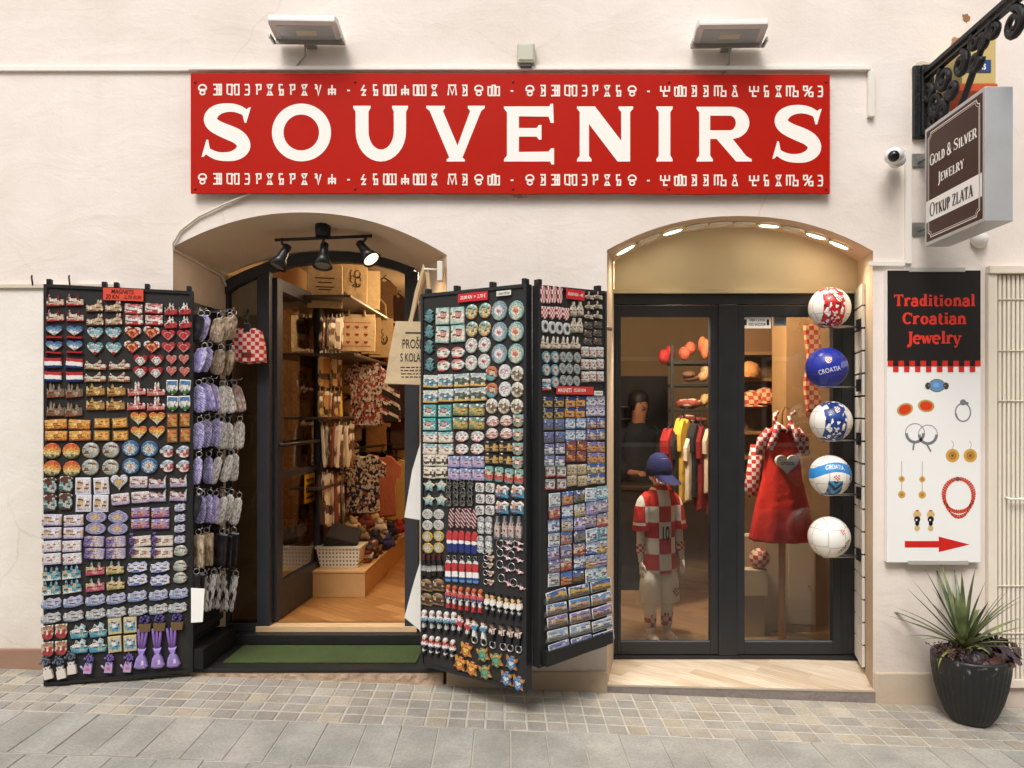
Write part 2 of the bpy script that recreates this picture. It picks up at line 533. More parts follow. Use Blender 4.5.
def plain_text(s, bold=0., shear=0.):
    cu = bpy.data.curves.new('lettering', 'FONT')
    cu.body = s
    cu.offset = bold
    cu.shear = shear
    cu.resolution_u = 3
    o = bpy.data.objects.new('lettering', cu)
    me = bpy.data.meshes.new_from_object(o)
    v = [(p.co.x, p.co.y) for p in me.vertices]
    f = [tuple(p.vertices) for p in me.polygons]
    bpy.data.objects.remove(o)
    bpy.data.curves.remove(cu)
    bpy.data.meshes.remove(me)
    return [(v, f)]

def flat(y):
    return lambda x, z, k: (x, y - k, z)

# ---------------------------------------------------------------- shared materials
MT = dict(
    black=mat('1d1d1e', .45, noise=(9., .25)), board=mat('2c2a29', .7, noise=(30., .2)), frame=mat('262627', .45, 0., noise=(14., .25)),
    steel=mat('a9a9a6', .35, .9, noise=(20., .2)), white=mat('e4e2dd', .45, noise=(6., .06)), paper=mat('f0eee8', .6),
    red=mat('c22318', .42, noise=(3., .08)), iron=mat('1b1b1c', .5, .3, noise=(25., .4), bump=(60., .5, .01)),
    darkwood=mat('3a2a1e', .6, noise=(12., .3)), wire=mat('c8c8c8', .3, 1.),
)
# ================================================================ camera, sky, sun
cam = bpy.data.cameras.new('camera')
cam_o = bpy.data.objects.new('camera', cam)
COL.objects.link(cam_o)
cam_o.location = (0, -D0, H)
cam_o.rotation_euler = (PI / 2, 0, 0)
cam.sensor_width = 36
cam.lens = F * 36 / 1024
cam.shift_x = (512 - CX) / 1024
cam.shift_y = (CY - 384) / 1024
cam.clip_end = 500
cam.clip_start = .05
scene.camera = cam_o

SUNV = Vector((-.22, -.62, .92)).normalized()
w = bpy.data.worlds.new('World')
scene.world = w
w.use_nodes = True
wt = w.node_tree
sky = nd(wt, 'ShaderNodeTexSky', sky_type='NISHITA', sun_disc=False)
sky.sun_elevation = math.asin(SUNV.z)
sky.sun_rotation = math.atan2(SUNV.x, SUNV.y)
sky.dust_density = 4
sky.air_density = 1.2
hs = nd(wt, 'ShaderNodeHueSaturation', {'Saturation': .22, 'Color': sky.outputs[0]})
bg = wt.nodes['Background']
wt.links.new(hs.outputs[0], bg.inputs[0])
bg.inputs[1].default_value = .15
sun = bpy.data.lights.new('sun', 'SUN')
sun.energy = 1.35
sun.angle = math.radians(24)
sun.color = (1, .97, .95)
sun_o = bpy.data.objects.new('sun', sun)
COL.objects.link(sun_o)
sun_o.rotation_euler = SUNV.to_track_quat('Z', 'Y').to_euler()
scene.view_settings.view_transform = 'Standard'
scene.view_settings.look = 'None'
scene.view_settings.exposure = .42
scene.view_settings.gamma = 1
cy = scene.cycles
cy.max_bounces = 8
cy.diffuse_bounces = 4
cy.transparent_max_bounces = 12
cy.caustics_reflective = cy.caustics_refractive = False
cy.use_denoising = True

# ================================================================ plaster
def plaster(name, base, stain='b79a80', amt=.5, big=.03):
    m, nt, b = new_mat(name)
    tc = nd(nt, 'ShaderNodeTexCoord')
    o = tc.outputs['Object']
    n1 = nd(nt, 'ShaderNodeTexNoise', {'Vector': o, 'Scale': .9, 'Detail': 5., 'Roughness': .6})
    n2 = nd(nt, 'ShaderNodeTexNoise', {'Vector': o, 'Scale': 5., 'Detail': 8., 'Roughness': .7})
    mp = nd(nt, 'ShaderNodeMapping', {'Vector': o, 'Scale': (1., 1., 1.7), 'Rotation': (0, .35, 0)})
    n3 = nd(nt, 'ShaderNodeTexNoise', {'Vector': mp.outputs[0], 'Scale': 2.6, 'Detail': 8., 'Roughness': .58, 'Distortion': .5})
    c0 = hx(base)
    c1 = tuple(a * b_ for a, b_ in zip(c0, (.86, .83, .79, 1)))
    k1 = nd(nt, 'ShaderNodeMapRange', {0: n1.outputs[0], 1: .35, 2: .72}).outputs[0]
    col = mixc(nt, k1, c0, c1)
    k2 = nd(nt, 'ShaderNodeMapRange', {0: n2.outputs[0], 1: .66, 2: .80, 4: amt}).outputs[0]
    col = mixc(nt, k2, col, hx(stain))
    # fine vertical run-off streaks
    mp2 = nd(nt, 'ShaderNodeMapping', {'Vector': o, 'Scale': (9., 9., .5)})
    n4 = nd(nt, 'ShaderNodeTexNoise', {'Vector': mp2.outputs[0], 'Scale': 2., 'Detail': 4.})
    k4 = nd(nt, 'ShaderNodeMapRange', {0: n4.outputs[0], 1: .55, 2: .9, 4: .07}).outputs[0]
    col = mixc(nt, k4, col, hx(stain))
    nw = nd(nt, 'ShaderNodeTexNoise', {'Vector': o, 'Scale': 2.2, 'Detail': 5.})
    wv = nd(nt, 'ShaderNodeMix', {0: .22, 4: o, 5: nw.outputs['Color']}, data_type='VECTOR')
    vc = nd(nt, 'ShaderNodeTexVoronoi', {'Vector': wv.outputs[1], 'Scale': .85}, feature='DISTANCE_TO_EDGE')
    crk = math_(nt, 'MULTIPLY', math_(nt, 'LESS_THAN', vc.outputs['Distance'], .0035), nd(nt, 'ShaderNodeMapRange', {0: n1.outputs[0], 1: .5, 2: .62, 4: .13}).outputs[0])
    col = mixc(nt, crk, col, hx('8a7460'))
    sz = nd(nt, 'ShaderNodeSeparateXYZ', {0: o})
    low = nd(nt, 'ShaderNodeMapRange', {0: math_(nt, 'ADD', sz.outputs[2], math_(nt, 'MULTIPLY', n2.outputs[0], -.7)), 1: -.55, 2: .25, 3: .55, 4: 0.}).outputs[0]
    col = mixc(nt, low, col, hx('a08a74'))
    nt.links.new(col, b.inputs['Base Color'])
    b.inputs['Roughness'].default_value = .88
    b.inputs['Specular IOR Level'].default_value = .12
    b1 = nd(nt, 'ShaderNodeBump', {'Strength': .28, 'Distance': big, 'Height': n3.outputs[0]})
    n5 = nd(nt, 'ShaderNodeTexNoise', {'Vector': o, 'Scale': 55., 'Detail': 4.})
    b2 = nd(nt, 'ShaderNodeBump', {'Strength': .3, 'Distance': .004, 'Height': n5.outputs[0], 'Normal': b1.outputs[0]})
    nt.links.new(b2.outputs[0], b.inputs['Normal'])
    return m

PLASTER = plaster('plaster_cream', 'ece2da', amt=.3)
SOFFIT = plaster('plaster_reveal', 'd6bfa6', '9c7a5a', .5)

# ================================================================ the house wall with two arched openings
def arch_fn(x0, x1, zl, zr, top, p=2.0):
    def f(x):
        t = (x - x0) / (x1 - x0)
        base = zl + (zr - zl) * t
        return base + (top - (zl + zr) / 2) * (1 - abs(2 * t - 1) ** p)
    return f
def wx(px): return (px - CX) * D0 / F
def wz(py): return H - (py - CY) * D0 / F
LD = (wx(173), wx(447)); LDZ = arch_fn(LD[0], LD[1], wz(247), wz(255), wz(212.5), 2.1)
RD = (wx(607), wx(873)); RDZ = arch_fn(RD[0], RD[1], wz(250), wz(251), wz(216), 2.2)
DB = 5.02 - D0                       # depth of both door planes behind the wall face
LB = (P(228, 0, 5.02).x, P(419, 0, 5.02).x)
LBZ = arch_fn(LB[0] - .12, LB[1], P(0, 283, 5.02).z, P(0, 272, 5.02).z, P(0, 253, 5.02).z, 2.1)
RB = (P(614, 0, 5.02).x, P(857, 0, 5.02).x)
RBZ = arch_fn(RB[0], RB[1], P(0, 262, 5.02).z, P(0, 262, 5.02).z, P(0, 229, 5.02).z, 2.2)

def front_wall():
    mb = MB()
    xs = set([-9., -6., -4.5, 4.5, 6., 9.])
    xs |= {-3.6 + .3 * i for i in range(25)}
    for a, b in (LD, RD):
        xs |= {a + (b - a) * i / 28 for i in range(29)}
    xs = sorted(xs)
    TOPZ = 9.
    for a, b in zip(xs[:-1], xs[1:]):
        if b - a < 1e-6: continue
        mid = (a + b) / 2
        za = zb = -.7
        for (o0, o1), f in ((LD, LDZ), (RD, RDZ)):
            if o0 - 1e-6 < mid < o1 + 1e-6:
                za, zb = f(a), f(b)
        mb.add([(a, 0, za), (b, 0, zb), (b, 0, TOPZ), (a, 0, TOPZ)], [(0, 1, 2, 3)], 0)
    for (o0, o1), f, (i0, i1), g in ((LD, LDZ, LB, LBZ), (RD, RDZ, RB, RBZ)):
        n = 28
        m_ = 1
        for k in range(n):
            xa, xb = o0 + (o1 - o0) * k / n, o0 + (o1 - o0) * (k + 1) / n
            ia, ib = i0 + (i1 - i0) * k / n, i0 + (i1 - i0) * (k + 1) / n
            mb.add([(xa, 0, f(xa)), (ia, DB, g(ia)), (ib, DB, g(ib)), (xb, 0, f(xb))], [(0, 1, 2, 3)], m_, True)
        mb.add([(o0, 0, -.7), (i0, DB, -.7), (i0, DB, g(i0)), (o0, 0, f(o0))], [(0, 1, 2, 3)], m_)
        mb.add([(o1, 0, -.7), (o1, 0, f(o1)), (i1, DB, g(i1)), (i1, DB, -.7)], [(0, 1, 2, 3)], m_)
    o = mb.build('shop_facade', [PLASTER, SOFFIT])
    tag(o, 'cream plastered shop front wall with two arched openings', 'building')
    return o
facade = front_wall()

# lighter lower bay at the far left, with the ledge and its rusty hooks
mb = MB()
mb.bbox(-4.2, wx(44), -.006, .02, -.1, wz(288), .004)
o = mb.build('wall_panel', plaster('plaster_white', 'ece6dd', 'c9b7a4', .3))
tag(o, 'white painted lower wall bay beside the left magnet board', 'wall')
mb = MB()
mb.bbox(-4.2, wx(120), -.022, .02, wz(288.6), wz(284.5), .003)
o = mb.build('wall_ledge', mat('cfc2b0', .7, noise=(8., .25)))
tag(o, 'thin weathered ledge strip across wall above the white bay', 'ledge')
hk = MB()
for px in (35, 72):
    p = P(px, 286, 4.5)
    hk.tube([p + Vector((0, -.02, 0)), p + Vector((0, -.03, .05)), p + Vector((.012, -.045, .055))], .005, 6)
hk.build('hook', mat('6d4a34', .8, .3, noise=(40., .4)), o)
# plinths
for nm, x0, x1, z, c, lab in (('wall_plinth', -4.2, wx(190), wz(648), '9c7866', 'reddish brown painted plinth at the foot of the left wall'),
                              ('wall_plinth', wx(447), wx(607), wz(671), 'cdb9a0', 'pale stone plinth below the wall between both openings'),
                              ('wall_plinth', wx(874), wx(988), wz(672), 'd9cbb8', 'cream plinth at wall foot behind the black planter')):
    mb = MB()
    mb.bbox(x0, x1, -.022, .03, -.5, z, .008)
    o = mb.build(nm, plaster('plaster_plinth_' + c, c, '7d5f4c', .6))
    tag(o, lab, 'plinth')

# ================================================================ ground
def stone_mat(name):
    m, nt, b = new_mat(name)
    at = nd(nt, 'ShaderNodeAttribute', attribute_name='tone')
    tc = nd(nt, 'ShaderNodeTexCoord')
    n1 = nd(nt, 'ShaderNodeTexNoise', {'Vector': tc.outputs['Object'], 'Scale': 75., 'Detail': 7., 'Roughness': .8})
    n2 = nd(nt, 'ShaderNodeTexNoise', {'Vector': tc.outputs['Object'], 'Scale': 3.5, 'Detail': 7., 'Roughness': .65})
    k = math_(nt, 'MULTIPLY_ADD', n1.outputs[0], 1.3, .33)
    k2 = math_(nt, 'MULTIPLY_ADD', n2.outputs[0], 1.1, .38)
    c = mixc(nt, 1., mixc(nt, 1., at.outputs[0], k, 'MULTIPLY'), k2, 'MULTIPLY')
    nt.links.new(c, b.inputs['Base Color'])
    b.inputs['Roughness'].default_value = .78
    bn = nd(nt, 'ShaderNodeBump', {'Strength': .55, 'Distance': .006, 'Height': n1.outputs[0]})
    nt.links.new(bn.outputs[0], b.inputs['Normal'])
    return m

mb = MB()
S_ = 150.
mb.add([(-S_, -S_, ground(-S_)), (S_, -S_, ground(S_)), (S_, S_, ground(S_)), (-S_, S_, ground(-S_))], [(0, 1, 2, 3)])
o = struct(mb.build('ground', mat('b6afa2', .9, noise=(10., .4), bump=(80., .5, .004)), loc=(0, 0, -.0015)))

def paving():
    vs, fs, cols = [], [], []
    r = random.Random(3)
    def stone(q, tone, h):
        """q: four corners (x, y) counter-clockwise"""
        cx = sum(p[0] for p in q) / 4; cy_ = sum(p[1] for p in q) / 4
        o = len(vs)
        tilt = (r.uniform(-.012, .012), r.uniform(-.012, .012))
        rings = ((1., -.012), (1., h - .0025), (None, h))
        for k, dz in rings:
            for x, y in q:
                if k is None:
                    dx, dy = cx - x, cy_ - y
                    l = math.hypot(dx, dy)
                    x, y = x + dx / l * .006, y + dy / l * .006
                vs.append((x, y, ground(x) + dz + ((x - cx) * tilt[0] + (y - cy_) * tilt[1] if dz > 0 else 0)))
        for a in range(2):
            for k in range(4):
                k2 = (k + 1) % 4
                fs.append((o + a * 4 + k, o + a * 4 + k2, o + a * 4 + 4 + k2, o + a * 4 + 4 + k)); cols.append(tone)
        fs.append((o + 8, o + 9, o + 10, o + 11)); cols.append(tone)
    def quad(x0, x1, y0, y1, g, sk, gy=1.7):
        j = lambda: r.uniform(-.35, .35) * g
        return [(x0 + g + j() + sk(y0), y0 + g * gy + j()), (x1 - g + j() + sk(y0), y0 + g * gy + j()), (x1 - g + j() + sk(y1), y1 - g * gy + j()), (x0 + g + j() + sk(y1), y1 - g * gy + j())]
    def tone(base, s, warm):
        k = r.uniform(1 - s, 1 + s)
        a = r.uniform(-warm, warm)
        c = hx(base)
        return (c[0] * k * (1 + a), c[1] * k, c[2] * k * (1 - a), 1)
    # small setts along the wall
    y = -.60
    row = 0
    widths = [r.uniform(.098, .120) for _ in range(90)]
    while y < .05:
        d = r.uniform(.110, .122)
        x = -4.6
        for wd in widths:
            stone(quad(x, x + wd, y, y + d, .0052, lambda yy: -.05 * yy), tone(r.choice(['a39c90', '9e978c', 'a89f90', '9a948a', 'a69c8a', '9c9890']), .12, .015), r.uniform(.002, .0045))
            x += wd
        y += d
        row += 1
    # bigger slabs in the lane
    y = -.60
    while y > -5.5:
        d = r.uniform(.42, .46)
        x = -7.5 + r.uniform(0, .3)
        while x < 7.5:
            wd = r.uniform(.185, .215)
            stone(quad(x, x + wd, y - d, y, .0028, lambda yy: -.05 * (yy + .6)), tone(r.choice(['9e9b93', 'a19e96', '9b9890', 'a4a097']), .04, .01), r.uniform(.003, .005))
            x += wd
        y -= d
    me = bpy.data.meshes.new('pavement')
    me.from_pydata(vs, [], fs)
    at = me.color_attributes.new('tone', 'FLOAT_COLOR', 'CORNER')
    k = 0
    for p, c in zip(me.polygons, cols):
        for li in p.loop_indices:
            at.data[li].color = c
    me.materials.append(stone_mat('paving_stone'))
    o = bpy.data.objects.new('pavement', me)
    COL.objects.link(o)
    return struct(o)
paving()

# ================================================================ steps
def tiles_mat(c1, c2):
    m, nt, b = new_mat('wood_tile')
    tc = nd(nt, 'ShaderNodeTexCoord')
    mp = nd(nt, 'ShaderNodeMapping', {'Vector': tc.outputs['Object'], 'Rotation': (0, 0, math.radians(38)), 'Scale': (1., 1., 1.)})
    br = nd(nt, 'ShaderNodeTexBrick', {'Vector': mp.outputs[0], 'Scale': 1., 'Mortar Size': .0012, 'Brick Width': .62, 'Row Height': .105, 'Color1': (0, 0, 0, 1), 'Color2': (1, 1, 1, 1), 'Mortar': (.2, .2, .2, 1)})
    mp2 = nd(nt, 'ShaderNodeMapping', {'Vector': mp.outputs[0], 'Scale': (2., 28., 2.)})
    n = nd(nt, 'ShaderNodeTexNoise', {'Vector': mp2.outputs[0], 'Scale': 2.2, 'Detail': 6., 'Distortion': .6})
    k = math_(nt, 'MULTIPLY_ADD', n.outputs[0], 1.6, math_(nt, 'MULTIPLY_ADD', nd(nt, 'ShaderNodeSeparateColor', {0: br.outputs[0]}).outputs[0], .6, -.62))
    nt.links.new(mixc(nt, k, hx(c1), hx(c2)), b.inputs['Base Color'])
    b.inputs['Roughness'].default_value = .42
    return m
WOODTILE = tiles_mat('e6d8c4', 'b49a78')
zs = .012
mb = MB()
mb.add([(RD[0] + .004, -.012, zs + .018), (RD[1] + .06, -.012, zs - .02), (RB[1], DB + .12, zs), (RB[0], DB + .12, zs)], [(0, 1, 2, 3)], 0)
def slope_bar(y0, y1, za, zb_, zc, zd, m):
    xa, xb = RD[0], RD[1] + .065
    mb.add([(xa, y0, za), (xb, y0, zb_), (xb, y1, zb_), (xa, y1, za), (xa, y0, zc), (xb, y0, zd), (xb, y1, zd), (xa, y1, zc)], [(0, 3, 2, 1), (4, 5, 6, 7), (0, 1, 5, 4), (1, 2, 6, 5), (2, 3, 7, 6), (3, 0, 4, 7)], m)
slope_bar(-.018, .02, -.5, -.5, zs + .008, zs - .030, 1)
slope_bar(-.021, .03, zs + .0085, zs - .0295, zs + .0165, zs - .0215, 2)
o = mb.build('window_step', [WOODTILE, mat('857b74', .85, noise=(25., .35), bump=(40., .6, .01)), mat('b3a693', .5, noise=(18., .2))])
tag(o, 'wide stone step with pale wood look tiles under the glazed double door', 'step')

BLKSTONE = mat('262625', .45, noise=(20., .3), bump=(30., .25, .01))
mb = MB()
mb.bbox(LD[0] - .02, LD[1] - .005, -.02, DB + .02, .104, .128, .006, 0)
mb.bbox(LD[0], LD[1] - .02, -.014, .2, -.5, .1035, .012, 1)
mb.bbox(LB[0] - .1, LB[1] + .05, DB - .09, DB + .05, .13, .195, .006, 0)
o = mb.build('entrance_step', [BLKSTONE, mat('b39a82', .9, noise=(14., .55), bump=(20., 1., .03))])
tag(o, 'black stone entrance step on a crumbling beige base', 'step')
a, b_ = P(222, 658, 4.56), P(416, 656, 4.56)
mb = MB()
mb.add([(a.x, .06, .132), (b_.x, .06, .132), (b_.x, .40, .132), (a.x + .02, .40, .132)], [(0, 1, 2, 3)])
mb2 = MB()
gm, nt, bb = new_mat('green_mat_pile')
tc = nd(nt, 'ShaderNodeTexCoord')
n = nd(nt, 'ShaderNodeTexNoise', {'Vector': tc.outputs['Object'], 'Scale': 160., 'Detail': 3.})
n2 = nd(nt, 'ShaderNodeTexNoise', {'Vector': tc.outputs['Object'], 'Scale': 5., 'Detail': 3.})
nt.links.new(mixc(nt, math_(nt, 'MULTIPLY', n.outputs[0], math_(nt, 'MULTIPLY_ADD', n2.outputs[0], 1., .5)), hx('222c16'), hx('566a32')), bb.inputs[0])
bb.inputs['Roughness'].default_value = .95
bn = nd(nt, 'ShaderNodeBump', {'Strength': 1., 'Distance': .01, 'Height': n.outputs[0]})
nt.links.new(bn.outputs[0], bb.inputs['Normal'])
mb2.bbox(a.x, b_.x, .07, .40, .1285, .1385, .004)
o = mb2.build('door_mat', gm)
tag(o, 'flat green doormat lying on the black entrance step', 'doormat')
mb = MB()
mb.bbox(LB[0] + .2, LB[1] - .01, DB - .035, DB + .12, .196, .236, .004)
o = mb.build('door_sill', mat('d9b78c', .5, noise=(10., .15)))
tag(o, 'light wooden door sill between the open glass door and doorway post', 'sill')

# ================================================================ the SOUVENIRS sign
s0, s1 = P(190, 72, 4.46), P(830, 194, 4.46)
SX = lambda px: (px - CX) * 4.455 / F
SZ = lambda py: H - (py - CY) * 4.455 / F
sign = thing('shop_sign', 'long red shop sign reading SOUVENIRS in big white capitals', 'sign', (0, 0, 0))
mb = MB()
n = 40
X0, X1, Z0, Z1 = SX(190.5), SX(830), SZ(193.3), SZ(73)
rr = random.Random(5)
bot = [(X0 + (X1 - X0) * i / n, Z0 + .004 * math.sin(i * .55) * (i / n) + rr.uniform(-.0015, .0015) - .003 * i / n) for i in range(n + 1)]
mb.prism(bot + [(X1, Z1 - .010), (X0, Z1)], -.030, -.045, .999, .15)
_r = mat('b01704', .5, noise=(1.3, .08)); _r.node_tree.nodes['Principled BSDF'].inputs['Specular IOR Level'].default_value = .12
mb.build('board', _r, sign)
def earc(cx, cy, rx, ry, a0, a1, n=16):
    return [(cx + rx * math.cos(math.radians(a0 + (a1 - a0) * i / n)), cy + ry * math.sin(math.radians(a0 + (a1 - a0) * i / n))) for i in range(n + 1)]
def stem_poly(x0, x1, y0, y1, e):
    return [(x0 - e, y0), (x1 + e, y0), (x1 + e, y0 + 7), (x1, y0 + 18), (x1, y1 - 18), (x1 + e, y1 - 7), (x1 + e, y1), (x0 - e, y1), (x0 - e, y1 - 7), (x0, y1 - 18), (x0, y0 + 18), (x0 - e, y0 + 7)]
POLYS = {
 'U': (180, [[(522, 138), (574, 138), (574, 145), (568, 156), (568, 215)] + earc(606, 215, 38, 55, 180, 0) + [(644, 156), (639, 145), (639, 138), (687, 138), (687, 145), (681, 156), (681, 215)] + earc(605, 215, 76, 91, 0, 180) + [(529, 156), (522, 145)]]),
 'V': (180, [[(742, 138), (798, 138), (798, 145), (792, 154), (836, 258), (874, 154), (867, 145), (867, 138), (918, 138), (918, 145), (907, 154), (851, 294), (858, 300), (858, 306), (803, 306), (803, 300), (811, 294), (752, 154), (742, 145)]]),
 'E': (500, [[(12, 140), (149, 140), (152, 132), (160, 132), (162, 190), (153, 190), (146, 171), (57, 170), (57, 205), (110, 205), (117, 196), (125, 196), (125, 240), (117, 240), (110, 231), (57, 231), (57, 277), (146, 276), (154, 266), (163, 266), (163, 315), (155, 315), (151, 306), (12, 306), (12, 299), (21, 288), (21, 158), (12, 147)]]),
 'N': (500, [[(232, 140), (286, 140), (365, 243), (365, 157), (357, 147), (357, 140), (401, 140), (401, 147), (392, 157), (392, 306), (354, 306), (268, 193), (268, 289), (276, 299), (276, 306), (232, 306), (232, 299), (240, 289), (240, 157), (232, 147)]]),
 'I': (500, [stem_poly(478, 513, 140, 306, 7)]),
 'R': (500, [[(592, 141), (633, 141), (633, 288), (641, 299), (641, 306), (592, 306), (592, 299), (600, 288), (600, 158), (592, 148)],
             [(633, 141), (697, 141)] + earc(697, 189.5, 54, 48.5, -90, 90) + [(633, 238), (633, 212), (692, 212)] + earc(692, 190, 18, 22, 90, -90) + [(633, 168)],
             [(652, 238), (700, 237), (741, 289), (758, 299), (758, 306), (711, 306)]]),
}
def zx(ox, x): return SX(ox + x / 3.012)
def zz2(y): return SZ(60 + y / 3.012)
mb = MB()
k_ = 0
for ch, (ox, polys) in POLYS.items():
    for p in polys:
        mb.add([(zx(ox, x), -.0462 - .0001 * (k_ % 3), zz2(y)) for x, y in p], [tuple(range(len(p)))])
        k_ += 1
n = 56
vo_ = [(zx(180, 366 + 89 * math.cos(2 * PI * i / n)), -.0462, zz2(218.5 + 87 * math.sin(2 * PI * i / n))) for i in range(n)]
vi_ = [(zx(180, 365.5 + 53.5 * math.cos(2 * PI * i / n)), -.0462, zz2(218.5 + 54 * math.sin(2 * PI * i / n))) for i in range(n)]
mb.add(vo_ + vi_, [(i, (i + 1) % n, n + (i + 1) % n, n + i) for i in range(n)])
for ox, x0, x1, y0, y1 in ((180, 65, 213, 130, 305), (500, 820, 968, 135, 310)):
    sp = [(.79, .81, .11), (.70, .875, .13), (.57, .92, .14), (.43, .925, .15), (.29, .895, .18), (.185, .82, .215), (.145, .725, .23), (.19, .63, .235), (.32, .555, .24), (.48, .49, .255), (.62, .43, .25), (.715, .34, .24), (.735, .245, .235), (.68, .155, .21), (.56, .09, .175), (.42, .075, .15), (.28, .085, .14), (.16, .135, .13), (.07, .2, .11)]
    for _ in range(2):
        q3 = [sp[0]]
        for a_, b_ in zip(sp[:-1], sp[1:]):
            q3 += [tuple(.75 * u + .25 * v for u, v in zip(a_, b_)), tuple(.25 * u + .75 * v for u, v in zip(a_, b_))]
        sp = q3 + [sp[-1]]
    v, f = ribbon([(p[0], p[1]) for p in sp], [p[2] for p in sp])
    mp_ = lambda x, y: (x0 + (x1 - x0) * x / .85, y1 - (y1 - y0) * y)
    mb.add([(zx(ox, mp_(*p)[0]), -.0462, zz2(mp_(*p)[1])) for p in v], f)
    for tri in ([(.855, .93), (.82, .925), (.70, .83), (.745, .66), (.775, .66)], [(.0, .07), (.035, .075), (.15, .19), (.115, .37), (.085, .37)]):
        mb.add([(zx(ox, mp_(*p)[0]), -.0463, zz2(mp_(*p)[1])) for p in tri], [tuple(range(5))])
mb.build('lettering', mat('f3ece4', .5), sign)
GL = {
 'w': [arc(.5, .66, .42, .32, -35, 215), [(.08, .5), (.92, .5)], arc(.5, .2, .26, .2, 0, 360), [(.3, .5), (.34, .3)], [(.7, .5), (.66, .3)]],
 'd': [[(0, 1), (.45, 1), (.45, .55), (.1, .55)], [(.45, .55), (.45, 0), (0, 0)], [(.45, .5), (.95, .5)], [(.55, 1), (.95, 1), (.95, 0), (.55, 0)], [(.72, 1), (.72, 0)]],
 'm': [[(0, .08), (0, 1), (.4, 1), (.4, 0), (0, .08)], [(.4, .9), (.7, .9)], [(.65, 0), (.65, 1), (1, 1), (1, 0), (.65, 0)]],
 'W': [[(0, .0), (0, 1), (.3, 1), (.3, 0), (0, 0)], [(.42, 1), (.42, 0), (.7, 0), (.7, 1), (.42, 1)], [(.82, 1), (1, 1), (1, 0), (.7, 0)]],
 'E': [[(.05, 1), (.7, 1), (.8, .8), (.8, .2), (.7, 0), (.05, 0)], [(.2, .5), (.8, .5)]],
 'F': [[(.3, 0), (.3, 1), (.9, 1), (.9, .55), (.3, .45)], [(.05, .95), (.3, 1)]],
 'X': [[(.1, 1), (.9, 1), (.2, 0), (.9, 0), (.1, 1)], [(.1, 0), (.5, 0)]],
 'b': [[(.7, 1), (.15, 1), (.15, .5), (.75, .5), (.75, 0), (.1, 0)], [(.3, .5), (.3, 0)]],
 'V': [[(0, 1), (.25, 1), (.25, .55)], [(.4, .9), (.1, .6)], [(.35, .95), (.6, 0), (1, 1)]],
 't': [[(.5, 1), (.5, 0)], [(.1, 0), (.1, .55), (.9, .55), (.9, 0)], [(.1, .25), (.9, .25)]],
 'L': [[(.6, 1), (.2, .5), (.8, .5), (.3, 0), (.9, 0)]],
 'M': [[(.05, 0), (.15, 1), (.5, .1), (.85, 1), (.95, 0)], [(.05, 1), (.95, 1)]],
 'R': [[(.05, 1), (.8, 1), (.8, 0), (.05, 0)], [(.8, .5), (.2, .55)], [(.2, .8), (.5, .55), (.2, .2)]],
 's': [[(0, 1), (0, .5), (1, .5), (1, 1)], [(.5, 1), (.5, .5)], [(.35, .5), (.35, 0), (.8, 0)]],
 'B': [[(0, 0), (0, .85), (.3, .85), (.3, 0), (0, 0)], [(.38, 0), (.38, 1), (.62, 1), (.62, 0), (.38, 0)], [(.7, 0), (.7, .85), (1, .85), (1, 0), (.7, 0)]],
 'K': [[(0, 0), (0, 1), (.3, 1), (.3, 0)], [(.3, 1), (.65, 1), (.65, .5), (1, .5), (1, 0), (.6, 0), (.6, .4)]],
 'A': [[(.1, 0), (.5, 1), (.9, 0), (.1, 0)], [(.2, 1), (.8, 1)], [(.3, .45), (.7, .45)]],
 '%': [[(.0, .6), (.0, 1), (.4, 1), (.4, .6), (.0, .6)], [(.9, 1), (.1, 0)], [(.6, 0), (.6, .4), (1, .4), (1, 0), (.6, 0)]],
 '-': [[(.1, .45), (.9, .45)]],
}
LEFT = list(zip('wdmEFXbFXVt-LbWtWXMRwB-', (68, 113, 160, 203, 236, 270, 306, 338, 374, 415, 458, 508, 553, 590, 632, 678, 722, 765, 820, 858, 900, 945, 1000)))
RIGHT = list(zip('wRdmEFXbw-sBRRKAsbXK%E', (90, 130, 167, 213, 255, 286, 322, 358, 398, 447, 497, 543, 585, 620, 663, 707, 765, 803, 838, 880, 928, 965)))
seq = [(c, 180 + x / 3.012) for c, x in LEFT] + [(c, 500 + x / 3.012) for c, x in RIGHT]
mb = MB()
for c, px in seq:
    wpx = {'w': 9, 'd': 8.5, 'm': 11.5, 'W': 12, 'B': 11, 'K': 11, 'M': 9, '-': 3.5, '%': 9, 't': 8, 's': 8.5}.get(c, 6.2)
    for py in (89.6 + (px - 190) * .003, 178.8 + (px - 190) * .003):
        parts = [ribbon(l, [.15] * len(l)) for l in GL[c]]
        parts = []
        for l in GL[c]:
            pp = [(SX(px - wpx / 2 + p[0] * wpx), SZ(py + 5 - p[1] * 10)) for p in l]
            parts.append(ribbon(pp, .0095))
        lay(mb, parts, flat(-.0462), 0)
mb.build('glyph_lettering', mat('efe3d8', .5), sign)
mb = MB()
for px in (195, 355, 513, 669, 826):
    for py in (82, 189):
        mb.lathe([(.0, .004), (.006, .003), (.008, 0)], (0, 0, 0), 8)
        k = len(mb.v) - 24
        mb.v[k:] = [(SX(px) + v[0], -.0462 - v[2], SZ(py) + v[1]) for v in mb.v[k:]]
mb.build('screw', mat('7c1a14', .4, .4), sign)

